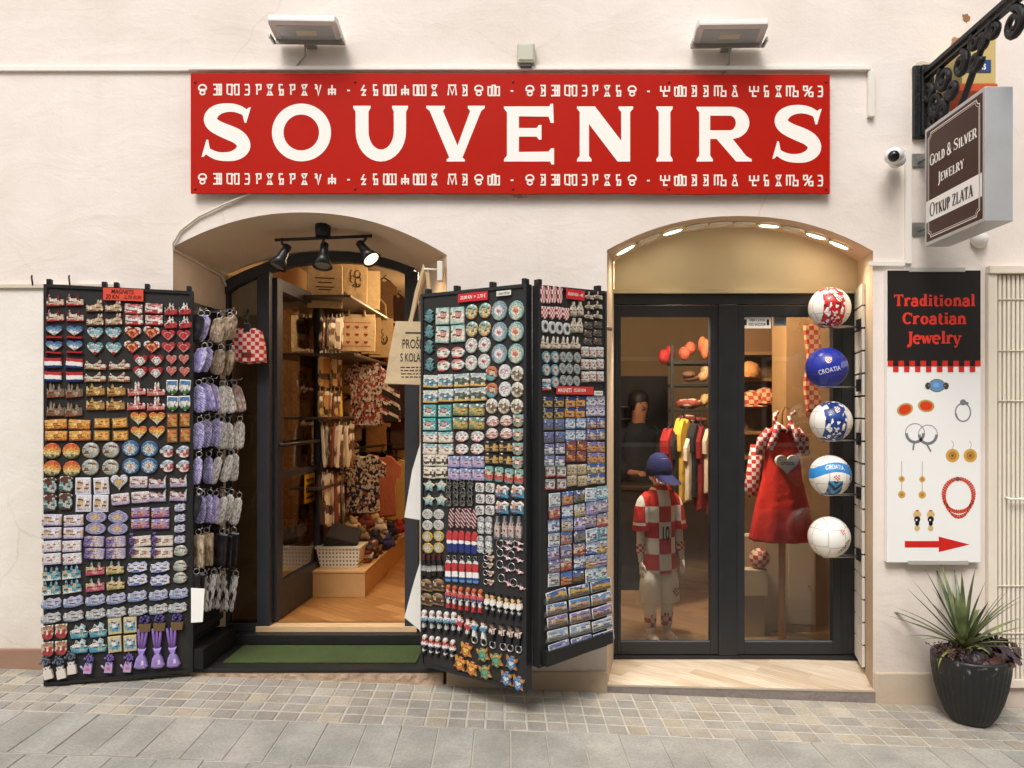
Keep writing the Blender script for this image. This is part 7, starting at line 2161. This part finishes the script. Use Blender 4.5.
cl(B, ZA, 'plate_magnet', 'large round plate magnet with a red sun in a turquoise golden rim', ROUND, spk('c8483c d89c6c e0d8c8 8cc0bc d8c48c 6ca8ac', .35, 8., 'r'), (521,), (173, 276, 382), 80, 102)
cl(B, ZA, 'magnet', 'white harbour magnet with a golden strip, leftmost in the middle of the board', RECT, spk('c8a03c 4c8ca0 e0dcd4 d8d0c0 b8c8c4', .7, 7.), (104, 178), (520, 592), 74, 64, slope=-.05)
cl(B, ZA, 'magnet', 'dark green picture magnet with yellow flowers below white harbours', RECT, spk('d8a83c 4c5c44 5c8c94 d8d0bc 8cacb4', .8, 7.), (256, 336), (514, 584), 78, 66, slope=-.05)
cl(B, ZA, 'plate_magnet', 'round plate magnet half red and half turquoise', ROUND, spk('4c8c94 5ca0a0 c8b88c b84c34 c8783c', .4, 7.), (401,), (480, 562), 62, 78)
cl(B, ZA, 'plate_magnet', 'round white plate magnet with fine pink lettering', ROUND, spk('d8c8c4 b88c90 e0dcd8 e0dcd8 d0d0cc', .6, 9., 'r'), (465,), (474, 556), 62, 78)
cl(B, ZA, 'plate_magnet', 'round beige plate magnet with a brown skyline along the right edge', ROUND, spk('b8a888 7c6c54 d8d0bc d8d4c4 c8c0ac', .4, 8.), None, None, 60, 78, pts=[(525, 480), (525, 559), (400, 640), (463, 640), (525, 640)])
cl(B, ZB, 'magnet', 'turquoise square magnet with a white lighthouse by the left edge', RECT, spk('8cb4a8 dcd4c8 c8948c 3c9c9c 4ca8a8', .6, 7., 'v', '4c9c98', bw=.06), (100, 173), (4, 70), 66, 62)
cl(B, ZB, 'magnet', 'olive gold meadow magnet right of the turquoise squares', RECT, spk('6c6434 b89c44 d0b868 6c9478 5c8c84', .8, 8.), (248, 328), (0, 66), 76, 62)
cl(B, ZB, 'magnet', 'pink harbour magnet with tall white masts', blob(12, 22, .06), spk('a86c5c c89c90 e0d8d0 dcd4cc d8ccc4', .8, 7.), (405, 472), (55, 115), 66, 60)
cl(B, ZB, 'shield_magnet', 'turquoise and gold crest magnet in a column along the right edge', SHIELD, spk('b88c44 5c9c9c d8ccb0 c87c5c 6ca8a4', .8, 6.), (530,), (53, 122, 190, 258), 54, 66)
cl(B, ZB, 'magnet', 'white island magnet in a turquoise sea by the left edge', rrect(.05), spk('c8a888 d8d0c0 b8705c dcd8cc 4c9ca4', .7, 7.), (101, 176), (134, 192), 72, 54)
cl(B, ZB, 'magnet', 'white and pink village magnet with ragged rim', blob(3, 24, .05), spk('b8605c e0d8cc d8a89c e0dcd4 9cacac', .8, 8.), (256, 331), (130, 192), 68, 58)
cl(B, ZB, 'magnet', 'black night magnet with a golden bottle shape and white moon', RECT, spk('3c3424 b88c3c c8a450 1c2428 181e22', .6, 5.), (403, 471), (178, 238), 64, 56)
cl(B, ZB, 'magnet', 'cream magnet with black drawn figures by the left edge', RECT, spk('d0c4ac 3c3834 dcd0b8 d8ccb4 dcd4c0', .9, 7.), (98, 159), (244, 304), 60, 58)
cl(B, ZB, 'magnet', 'violet lavender field tile magnet in the middle of the board', RECT, spk('8c7cac b4a0c0 d0b8b8 8c9cc0 6c88b8', .5, 8.), (217, 277, 336), (252, 314), 58, 58)
cl(B, ZB, 'magnet', 'red cheeked girl magnet standing on a turquoise ground', rrect(.2), spk('4c8c84 c84c3c d8b494 c83c34 8cb4a4 5c9c94', .8, 6.), (391, 438, 486, 535), (310,), 44, 78, slope=.12)
cl(B, ZB, 'star_magnet', 'grey turquoise starfish magnet by the left edge', STAR, spk('6c9494 a8c0b8 d0c4a4 7ca09c', .29, 7.), (96, 156), (370, 440), 64, 70)
def charm_ring(o, W, Hh):
    mb = MB(); ring_mesh(mb, (0, -.006, Hh * .62), W * .26, .0022); mb.build('ring', MT['steel'], o)
cl(B, ZB, 'keyring', 'black round charm keyring in three tight rows', ROUND, spk('2c2a28 1c1c1c 8c8478 1c1c1c 3c3a38', .7, 5., 'r'), (191, 226, 261, 297), (364, 410, 454), 34, 34, 'keyring', .01, extra=('charm', charm_ring))
cl(B, ZB, 'keyring', 'white square framed charm keyring beside the black charms', rrect(.2), spk('6c6864 d8d4cc 5c5854 d8d4cc e0dcd4', .5, 6., 'r'), (345, 394), (378, 433, 489), 44, 48, 'keyring', .01)
cl(B, ZB, 'shell_magnet', 'dark blue open shell magnet with a pale lid', WAVE, spk('1c4c6c 3c84a0 d0d4cc c87c6c d8d0c4', .5, 6.), (453, 528), (400, 478), 68, 70)
cl(B, ZB, 'coin_keyring', 'round silver coin keyring at the left edge', ROUND, spk('c4c0b8 8c8884 d0ccc4 a8a49c d0ccc4', .4, 8., 'r', rough=.25), (89, 144), (508, 562), 52, 52, 'keyring', .008)
cl(B, ZB, 'coin_keyring', 'round coin keyring in gold with a silver centre', ROUND, spk('c8c4bc a8a49c c8c0b0 b89838 c8a83c', .25, 8., 'r', rough=.25), (89, 144), (615, 671), 52, 54, 'keyring', .008)
cl(B, ZB, 'tie_keyring', 'dark red and white striped cravat keyring', TIE, spk('7c1c24 e0d8d0 2c2038 7c1c24', .05, 5., 'd'), (205, 235, 263, 291, 318), (528,), 30, 106, 'keyring', .01, slope=.03)
cl(B, ZB, 'bottle_opener', 'red bottle opener with a navy foot and white label', OPEN, spk('1f2f6e 1f2f6e 1f2f6e e0dcd8 b8242a b8242a b8242a', .05, 5.), (196, 224, 255, 286, 316), (640,), 30, 114, 'bottle opener', .01, slope=.06)
cl(B, ZB, 'keyring', 'silver grey slipper keyring in two close pairs', SLIP, spk('c8c8c4 7c7c7c d8d8d4 8c8c8c c0c0bc', .29, 6., rough=.25), (348, 388), (560, 656), 36, 88, 'keyring', .01)
cl(B, ZB, 'bottle_magnet', 'pinkish silver bottle magnet in a row on the right', BOTTLE, spk('5c6468 c0a8a0 d8b4a8 a8a8a8 6c7478', .4, 6., rough=.2), (433, 467, 501, 536), (575,), 28, 122, th=.016)
def kr(o, W, Hh):
    mb = MB(); ring_mesh(mb, (-W * .75, -.005, Hh * .1), W * .32, .0026, 14); mb.build('ring', MT['wire'], o)
cl(B, ZC, 'keyring', 'red and white aeroplane keyring with a big steel ring', PLANE, spk('b82c30 e0dcd8 e0dcd8 b82c30 3c4c7c', .29, 5.), None, None, 54, 36, 'keyring', .009, pts=[(470, 8), (528, 12), (470, 36), (525, 42), (468, 84), (524, 96), (470, 138), (528, 150), (474, 208), (536, 228)], extra=('charm', kr), tilt=.35)
cl(B, ZC, 'keyring', 'brown and red heart charm keyring with a steel ring', HEART, spk('a83c34 c8b8a0 8c5c3c d0c4b0', .8, 5.), None, None, 34, 34, 'keyring', .009, pts=[(392, 92), (388, 126), (390, 163), (392, 204), (384, 60)], extra=('charm', kr))
cl(B, ZC, 'bottle_magnet', 'black wine bottle magnet with a pale label and red neck', BOTTLE, spk('1c1818 1c1818 a8a49c 8c8880 1c1818 1c1818 5c1c20 5c1c20', .08, 5., rough=.2), (73, 99, 124, 150), (122,), 24, 110, th=.016)
cl(B, ZC, 'magnet', 'brown arched gate magnet by the left edge', ARCH, spk('8c6c44 3c3024 b89c6c 5c4430 a88454', .7, 7.), (83, 139), (215, 284), 56, 60)
cl(B, ZC, 'bottle_opener', 'red white and blue bottle opener with a steel loop on top', OPEN, spk('4c84b4 1f3f7e e4e0da e4e0da b8242a b8242a b8242a c8c4bc', .04, 5.), (188, 219, 253, 286, 319), (148,), 30, 112, 'bottle opener', .01, slope=.06, extra=('handle', charm_ring))
cl(B, ZC, 'doll', 'little doll in a red dress with long pale legs and red shoes', FIG, spk('b8242a b8242a d8d4cc d8d4cc 3c4470 c84438 d8a488 b84030 c8682c', .1, 5.), (189, 220, 250, 281, 312, 343), (270,), 28, 118, 'doll', .018, slope=.15)
cl(B, ZC, 'doll', 'little sailor doll with black cap and dark trousers', FIG, spk('1c1c20 2c2c34 b8b4b0 2c2c34 e0dcd4 e0d8c4 d8a888 d0b060 1c1c20', .1, 5.), (375, 405, 436, 468, 498, 528), (302,), 28, 112, 'doll', .018, slope=.17)
cl(B, ZC, 'doll', 'little waiter doll in white shirt in the upper waiter row', FIG, spk('1c1c20 b8b4b0 b8b4b0 2c2c34 5c8ca0 e0dcd8 d8a888 e0dcd8', .12, 5.), (75, 112, 147, 183, 215), (382,), 32, 104, 'doll', .018, slope=.09)
cl(B, ZC, 'doll', 'little folk dancer doll with a red sash leaning forward', FIG, spk('1c1c20 b8b4b0 d8d4cc b8242a b8242a e0dcd8 d8a888 2c2420', .15, 5.), (246, 285), (400,), 34, 104, 'doll', .018, slope=.4, tilt=.12)
def fig_ring(o, W, Hh):
    mb = MB(); ring_mesh(mb, (0, -.006, -Hh * .68), W * .42, .0045, 14); mb.build('opener_ring', MT['wire'], o)
cl(B, ZC, 'bottle_opener', 'white skirted woman figure opener with a steel ring below', FIG, spk('e0dcd8 d8d4cc e0dcd8 4c84a0 3c7c9c e0d8d0 d8a888 3c2c24', .12, 5.), (316, 357), (420,), 34, 92, 'bottle opener', .018, slope=.2, extra=('figure', fig_ring))
cl(B, ZC, 'bottle_opener', 'black clad folk couple figure opener with a steel ring below', FIG, spk('1c1c20 1c1c20 e0dcd8 2c2c34 1c1c20 e0dcd8 d8a888 1c1c20', .3, 5.), (403, 446, 486, 525), (440,), 36, 96, 'bottle opener', .018, slope=.15, extra=('figure', fig_ring))
cl(B, ZC, 'doll', 'little cook doll with white hat in the lowest doll row', FIG, spk('1c1c20 c8c4c0 3c3c44 3c3c44 e0dcd8 b84844 d8a888 e0dcd8', .12, 5.), (75, 107, 139, 174, 208), (498,), 28, 98, 'doll', .018, slope=.19)
cl(B, ZC, 'turtle_magnet', 'orange yellow turtle magnet at the bottom of the middle board', TURT, spk('e0b83c c85c1c e0982c b84c1c e0a030', .7, 6., 'r'), None, None, 56, 72, th=.018, inset=.8, pts=[(273, 528), (245, 594), (302, 618)], tilt=.2)
cl(B, ZC, 'turtle_magnet', 'green yellow turtle magnet between orange and blue turtles', TURT, spk('5c9c7c 3c8c84 b8a83c 4c8c6c c8883c', .7, 6., 'r'), None, None, 56, 72, th=.018, inset=.8, pts=[(355, 549), (367, 633), (422, 578)], tilt=-.2)
cl(B, ZC, 'turtle_magnet', 'blue turtle magnet in the bottom right corner of the middle board', TURT, spk('c8ccc8 3c7cb0 5c94c0 2c6ca4 c8843c', .7, 6., 'r'), None, None, 58, 74, th=.018, inset=.8, pts=[(490, 592), (468, 666), (524, 688)], tilt=.15)

# ---------------------------------------------------------------- RIGHT HAND BOARD
B = BR_
cl(B, ZA, 'slipper_keyring', 'red and white checkered slipper keyring in the top row', SLIP, spk('e0d8d0 b8242a', .01, 4., 'c'), (645, 672, 699, 726), (95,), 24, 88, 'keyring', .01)
cl(B, ZA, 'sock_keyring', 'red and white checkered shield keyring in the second row', SHIELD, spk('e0d0c8 b83c40', .01, 5., 'c'), (652, 687, 722, 758), (185,), 32, 64, 'keyring', .01, slope=.05)
cl(B, ZA, 'keyring', 'cream cathedral keyring, tall pair beside the slippers', BOTTLE, spk('8c7c64 c8bca4 d8ccb4 b8ac94 c8bca4', .7, 6.), (795, 825), (165, 248), 30, 76, 'keyring', .01)
cl(B, ZA, 'keyring', 'beige house keyring near the right top corner', skyline(41, .0, ((-.1, .5),)), spk('3c342c b8ac94 d0c4ac 8c7c64 d0c8b4', .7, 6.), (870, 914), (102, 149, 197), 42, 44, 'keyring', .01)
cl(B, ZA, 'keyring', 'silver framed oblong keyring with black centre', rrect(.35), spk('2c2c2c 2c2c2c 8c8c88 c8c8c4 b8b8b4', .1, 6., 'r', rough=.25), (654, 690, 726, 760), (252,), 34, 62, 'keyring', .009, slope=.1)
cl(B, ZA, 'keyring', 'dark bronze plate keyring in rows by the right edge', rrect(.15), spk('4c4840 2c2a26 6c6454 3c3830', .9, 6.), (866, 913), (245, 285, 322), 40, 36, 'keyring', .009)
cl(B, ZA, 'magnet', 'cream two tower church magnet in the fourth row', skyline(43, -.1, ((-.25, .5), (.2, .5))), spk('8c7860 d0c4ac c8b898 dcd4c0 d0c8b4', .6, 7.), (657, 706, 755, 804), (332,), 48, 66)
cl(B, ZA, 'plate_magnet', 'oval turquoise plate magnet with red coast at the left edge', ROUND, spk('b84c3c c8c4b8 d0ccc0 7c9ca4 5c8c98', .5, 7., 'r'), None, None, 42, 62, pts=[(660, 402), (703, 402), (660, 463), (704, 464), (704, 524)])
cl(B, ZA, 'magnet', 'single red and white picture magnet under the oval plates', RECT, spk('c83c34 d8d4cc 5c8cb0 d8d0c4', .8, 6.), (663,), (535,), 40, 58)
cl(B, ZA, 'plate_magnet', 'oval grey green stone plate magnet in the centre columns', ROUND, spk('5c6c6c 94a09c b8b8ac 7c8c8c a8a8a0', .7, 7., 'r'), (742, 775, 810), (400, 456, 513), 32, 54, slope=.05)
cl(B, ZA, 'magnet', 'small upright white and orange picture magnet near the right edge', RECT, spk('8c7c6c d0ccc4 c87c5c 8ca0ac d8d4cc', .9, 6.), (850, 886, 922), (378, 437, 497), 34, 54)
PC = 'postcard magnet'
pcs = [('dark blue night harbour tile with golden lights, top left of the tile block', '8c7430 b89c3c 2c3c6c 22305c 2c3c7c', (670, 724), (620, 676), ZA),
       ('orange lit old town tile under a night blue sky, top centre of the tile block', 'c87c24 d89c34 c88c3c 2c3c7c 24347c', (779, 829), (617, 670), ZA),
       ('violet white collage tile at the top right of the tile block', '7c7c9c d0ccd4 5c5c84 c8c4d0 8c8cb0', (880, 926), (616, 666), ZA),
       ('blue violet coast tile with brown foot, second row left', '6c5c44 5c6c94 7c84ac 4c5c94 6c7cac', (674, 728), (73, 132), ZB),
       ('pale blue four picture tile in the centre of the second row', '5c7ca0 c8d4dc 7ca0c0 d0d8dc 6c94bc', (781, 832), (68, 126), ZB),
       ('blue sky tile above a brown town at the right of the second row', '8c5c3c b8a08c d0c8bc 5c74ac 4c64a4', (883, 929), (66, 122), ZB),
       ('white sail tile with a violet sky, third row left', '7c8c84 c8ccc8 dcd8d4 7c84b4 6c74ac', (677, 731), (190, 250), ZB),
       ('orange purple sunset tile, third row centre', '6c2c34 b86c2c d8943c 8c4c44 7c3c4c', (782, 833), (177, 229), ZB),
       ('golden sunset tile with violet clouds, third row right', '8c6434 c88834 d8a44c 8c7ca4 6c6cac', (885, 931), (181, 235), ZB),
       ('red and white collage tile, lowest row left', 'a83c3c c8c4c0 7c7c74 d0ccc4 8c8c94', (681, 735), (302, 362), ZB),
       ('beige stone maze tile, lowest row centre', '8c7c5c b8a884 9c8c6c c4b490', (787, 837), (292, 346), ZB),
       ('deep blue tile with golden towers, lowest row right', '8c743c c8b474 d0c8ac 3c64ac 2c54a4', (887, 932), (284, 338), ZB)]
for nm, c, xs, ys, z in pcs:
    cl(B, z, 'picture_tile', nm, RECT, spk(c, .6 if 'maze' not in nm else 1.5, 6.5 if 'maze' not in nm else 12.), xs, ys, 48, 52 if z is ZA else 54, 'picture tile', .006, slope=-.03)
# postcards in columns
rows = ['topmost', 'second', 'third', 'fourth', 'fifth', 'sixth', 'lowest']
pcol = [('white bordered collage postcard', '5c7c8c c8ccc8 8c9cac d0d0cc 6c8cac', 697), ('sunset town postcard with blue sky', 'a85c34 c8843c b89c84 5c7cb4 3c64ac', 760), ('dark coast postcard', '2c2c24 6c6434 7c7c64 5c74a0 3c548c', 820), ('pale blue multi picture postcard', '4c7c9c b8ccd4 5c84b0 d4dcdc 7ca0c4', 877), ('turquoise patterned postcard', '5c9cac c8d4d0 4c8ca0 a8c4c4 6ca4b4', 931)]
for ci, (nm, c, x) in enumerate(pcol):
    for ri in range(7):
        cc = c.split()
        k = (ri * 2 + ci) % len(cc)
        cs_ = ' '.join(cc if ri % 3 == 0 else cc[k:] + cc[:k])
        nm2 = nm if ri % 3 == 0 else ('grey violet town postcard', 'warm red roofed postcard', 'blue and white postcard', 'golden hazy postcard', 'lilac sky postcard')[(ri + ci) % 5]
        if ri % 3: cs_ = ('6c6474 a8a0ac c8c0b8 7c84ac 6c74a4', '8c3c34 b8644c d0bca4 c88c6c 6c84ac', '3c64a0 c8d0d8 5c84b4 d8dcdc 3c6cac', '8c7444 c8ac6c d8ccac 9ca4b4 7c94b4', '7c6c94 b0a0bc d0c4c8 8c94c0 7484b8')[(ri + ci) % 5]
        cl(B, ZB, 'postcard', nm2 + ', ' + rows[ri] + ' in its column, column ' + ('one', 'two', 'three', 'four', 'five')[ci] + ' of the rack', RECT, spk(cs_, .6, 6., bw=.05, border='dcdcd8' if 'collage' in nm2 or 'multi' in nm2 else None, seed=ri * 3.1 + ci), (x,), (436 - ci * 8 + ri * 65,), 56, 66, 'postcard', .004, jit=.6, off=.004 + (6 - ri) * .001, lean=-.04)
# stepped rack pockets at the bottom
rackp = ['5c4c24 c89c34 d8b44c 4c6ca4 3c5c9c', '8c5c3c c8a074 d8ccb4 4c84c0 5c8cbc', '7c4c44 b88c64 c8b8a0 6c6cac 8c7cb4', '6c7c84 c8ccc4 dcd8cc 7c9cbc 94acc4', '4c5c94 9ca4b4 c8bca4 7c84b8 5c6cac']
for ri in range(5):
    for ci in range(3):
        x = (697, 805, 912)[ci]
        y = 264 + ri * 61 - (x - 697) * .22
        lab = ('golden lit', 'brown roofed', 'violet', 'pale grey', 'deep blue')[ri] + ' panorama card in the ' + ('top', 'second', 'third', 'fourth', 'bottom')[ri] + ' pocket, ' + ('left', 'centre', 'right')[ci] + ' of the stepped rack'
        cl(B, ZC, 'panorama_card', lab, rrect(.05), spk(rackp[ri], .6, 7., seed=ci * 2.3 + ri, border='d0d0d0', bw=.03), (x,), (y,), 100, 52, 'postcard', .005, off=.006 + ri * .005, lean=-.12, tilt=-.03)
pr = thing('card_pocket_rack', 'black stepped pocket rack with clear lips at the foot of the right hand board', 'card rack')
def br(px, py, off): return B.hit(px, py) + B.n * off
mb = MB()
q = [br(541, 651, .002), br(607, 630, .002), br(607, 641, .002), br(541, 665, .002)]
q2 = [br(541, 651, .05), br(607, 630, .05), br(607, 641, .05), br(541, 665, .05)]
mb.add(q + q2, [(0, 1, 2, 3), (4, 7, 6, 5), (0, 4, 5, 1), (3, 2, 6, 7), (0, 3, 7, 4), (1, 5, 6, 2)]); mb.build('base', MT['black'], pr)
clear = glass_mat('clear_acrylic', 'e4e8ea', .02)
for ri in range(5):
    o0 = .014 + ri * .005
    y = 597.5 + ri * 12.7
    mb = MB(); mb.add([br(542, y + 7, o0), br(608, y - 9, o0), br(608, y - 14, o0 + .004), br(542, y + 1, o0 + .004)], [(0, 1, 2, 3)]); mb.build('lip', clear, pr)

# ---------------------------------------------------------------- price tags
def price_tag(board, name, label, x0, y0, x1, y1, col, texts, tcol, tilt=0.):
    c = board.hit((x0 + x1) / 2, (y0 + y1) / 2); 
    W = (board.hit(x1, y0) - board.hit(x0, y0)).length; Hh = (board.hit(x0, y0) - board.hit(x0, y1)).length
    t = thing(name, label, 'price tag', c + board.n * .014, 0); t.rotation_euler = (0, tilt, board.rz)
    mb = MB(); mb.bbox(-W / 2, W / 2, -.002, 0, -Hh / 2, Hh / 2, .0005); mb.build('card', mat(col, .5), t)
    mb = MB()
    for s, a, b_, c_, d_ in texts:
        lay(mb, plain_text(s, .015, .15), flat(-.0028), 0, (-W / 2 + a * W, -W / 2 + b_ * W, -Hh / 2 + c_ * Hh, -Hh / 2 + d_ * Hh))
    mb.build('lettering', mat(tcol, .5), t)
price_tag(BL_, 'price_tag', 'salmon red handwritten tag reading MAGNETS 20 KN at the top of the left board', 104, 289, 144, 301, 'e0503c', [('MAGNETS', .2, .76, .55, .92), ('20 KN', .06, .4, .1, .48), ('2,70 EUR', .52, .95, .1, .45)], '2a1a18', .0)
price_tag(BM_, 'price_tag', 'red price strip at the top of the middle board', 459.5, 293, 489, 301.5, 'c4242a', [('20,00 KN  =  2,70 €', .08, .94, .25, .75)], 'f0e4dc', .0)
price_tag(BM_, 'price_tag', 'small white price label at the top right of the middle board', 498, 291, 512.5, 296, 'd8d4c4', [('1 kom 20 kn', .1, .9, .25, .75)], '4a4a40', .0)
price_tag(BR_, 'price_tag', 'red price tag at the top of the right hand board', 564.5, 290, 583, 300, 'c4242a', [('30,00 KN - 4€', .08, .92, .3, .7)], 'f0e4dc')
price_tag(BR_, 'price_tag', 'long red price strip across the middle of the right hand board', 555, 386.5, 592, 394.5, 'c4342c', [('MAGNETS', .04, .4, .25, .75), ('15,00 KN', .46, .78, .25, .75)], 'f0e4dc')
price_tag(BR_, 'price_tag', 'small white price label at the end of the long red strip', 592.5, 391, 601, 395.5, 'e0dcd4', [('2,00 €', .1, .9, .25, .75)], '4a4a40')

# ---------------------------------------------------------------- key tag rack on the left reveal
rx = -2.135
kb = thing('hook_rack', 'black slatted hook rack on the left reveal full of hanging tags', 'display panel', (rx, 0, 0))
mb = MB(); mb.bbox(-.02, 0, -.06, .49, .26, 2.36, .003); mb.build('panel', mat('17171a', .6), kb)
mb = MB()
for z in [.30 + .11 * i for i in range(19)]: mb.bbox(.0005, .008, -.055, .485, z, z + .045, .002)
mb.build('slat', mat('232226', .5), kb)
mb = MB(); mb.bbox(-.02, .11, -.05, .42, .135, .255, .004); mb.build('base_box', mat('141416', .6), kb)
Z4, Z5 = (180, 280, 3.84), (180, 460, 3.84)
PUR = spk('c0b0f4 a894ea d8d0fa b8a6f0', 1.2, 6., 'n', rough=.5); PURS = spk('9488dc d6cef8 a498e4 e0dafa', .29, 3., 'd', rough=.5); WHT = spk('f4f0ea d0cac4 f4f2ee f6f4f0 f2eeea f0ece6 c8c0b8 f4f2ee', 1.2, 7., 'n', rough=.5)
BEI = spk('c0a688 d0b498 9c846c d8c0a4', 1.2, 5., 'n', rough=.6); DRK = spk('2c282c 3c3640 221f24', 1.2, 5., 'n'); KRA = spk('b09878 c8b08c a48a68 8a6c4c', 1.2, 4., 'n', rough=.8); BW = spk('e0dcd4 2c2a28 dcd4cc 3c3834', 1.2, 6., 'n')
PNK = spk('c8a8a0 e0d0c8 b89488', 1.2, 6., 'n')
TAGS = [(Z4, 'top', 190, 92, 46, [(66, DRK, 'dark'), (88, PUR, 'purple'), (146, BEI, 'brown'), (170, BEI, 'brown'), (196, BEI, 'brown')], .25),
        (Z4, 'second', 310, 92, 46, [(74, PUR, 'purple'), (98, PURS, 'striped purple'), (143, BEI, 'brown'), (180, KRA, 'tan')], .25),
        (Z4, 'third', 455, 100, 44, [(72, PURS, 'striped purple'), (104, PUR, 'purple'), (132, PUR, 'purple'), (160, WHT, 'white'), (182, WHT, 'white'), (222, PNK, 'pale pink')], -.12),
        (Z4, 'fourth', 592, 100, 44, [(70, PURS, 'striped purple'), (100, PURS, 'striped purple'), (130, PURS, 'striped purple'), (158, WHT, 'white'), (186, WHT, 'white'), (226, WHT, 'white')], .08),
        (Z4, 'fifth', 728, 100, 34, [(66, PURS, 'striped purple'), (108, PURS, 'striped purple'), (138, WHT, 'white'), (178, WHT, 'white'), (208, WHT, 'white')], .14),
        (Z5, 'sixth', 190, 100, 36, [(60, DRK, 'dark'), (82, PURS, 'striped purple'), (102, PURS, 'striped purple'), (126, PUR, 'purple'), (156, WHT, 'white'), (182, WHT, 'white'), (212, WHT, 'white')], .18),
        (Z5, 'seventh', 345, 120, 46, [(72, KRA, 'kraft paper'), (104, KRA, 'kraft paper'), (152, DRK, 'black'), (172, DRK, 'black'), (194, DRK, 'black')], .04),
        (Z5, 'lowest', 510, 132, 26, [(62, DRK, 'black'), (78, DRK, 'black'), (96, BW, 'monochrome'), (116, BW, 'monochrome'), (144, BW, 'monochrome'), (172, BW, 'monochrome'), (202, BW, 'monochrome')], .05)]
r3 = random.Random(31)
ordn = ['first', 'second', 'third', 'fourth', 'fifth', 'sixth', 'seventh']
for Z, row, y, h, w_, its, tl_ in TAGS:
    for i, (x, m, cn) in enumerate(its):
        px = Z[0] + x / Z[2]
        py = Z[1] + y / Z[2]
        k_ = (px - 193) / 47
        d = 4.44 + .42 * k_ * 1.05
        same = i and its[i - 1][2] == cn
        loc = P(px + r3.uniform(-1, 1), py + r3.uniform(-2.2, 2.2), d)
        W, Hh = 1.08 * w_ / Z[2] * d / F, 1.05 * h / Z[2] * d / F
        t = thing('key_tag', '%s hanging tag in the %s row of the hook rack, %s from the street' % (cn, row, ordn[i]), 'key tag', loc, .45 + r3.uniform(-.5, .4), 'tags on the hook rack')
        t.rotation_euler.y = tl_ + r3.uniform(-.13, .13)
        mb = MB(); mb.prism([(a * W, b_ * Hh) for a, b_ in (sym([(.2, -.5), (.42, -.44), (.5, -.2), (.46, .2), (.4, .4), (.16, .5)]) if row not in ('seventh', 'lowest') else rrect(.06))], .004, -.010, .92, .4); mb.build('tag_body', m, t)
        mb = MB(); ring_mesh(mb, (0, -.003, Hh * .5 + .018), .017, .0025, 12); mb.build('ring', MT['wire'], t)
        hk = MB(); hk.tube([(rx + .008, loc.y, loc.z + Hh * .5 + .036), (loc.x + .02, loc.y, loc.z + Hh * .5 + .036), (loc.x + .026, loc.y, loc.z + Hh * .5 + .046)], .0028, 5)
        hk.v = [(v[0] - rx, v[1], v[2]) for v in hk.v]
        hk.build('hook', MT['wire'], kb)
mb = MB(); a, b_ = P(191, 622, 4.40), P(203, 588, 4.40); mb.prism([(a.x, b_.z), (b_.x + .01, b_.z - .005), (b_.x - .002, a.z + .0), (a.x, a.z - .005)], a.y + .003, a.y, .99, .5)
o = mb.build('paper_sheet', MT['paper']); tag(o, 'plain white paper sheet hanging by the right edge of the left board', 'paper')
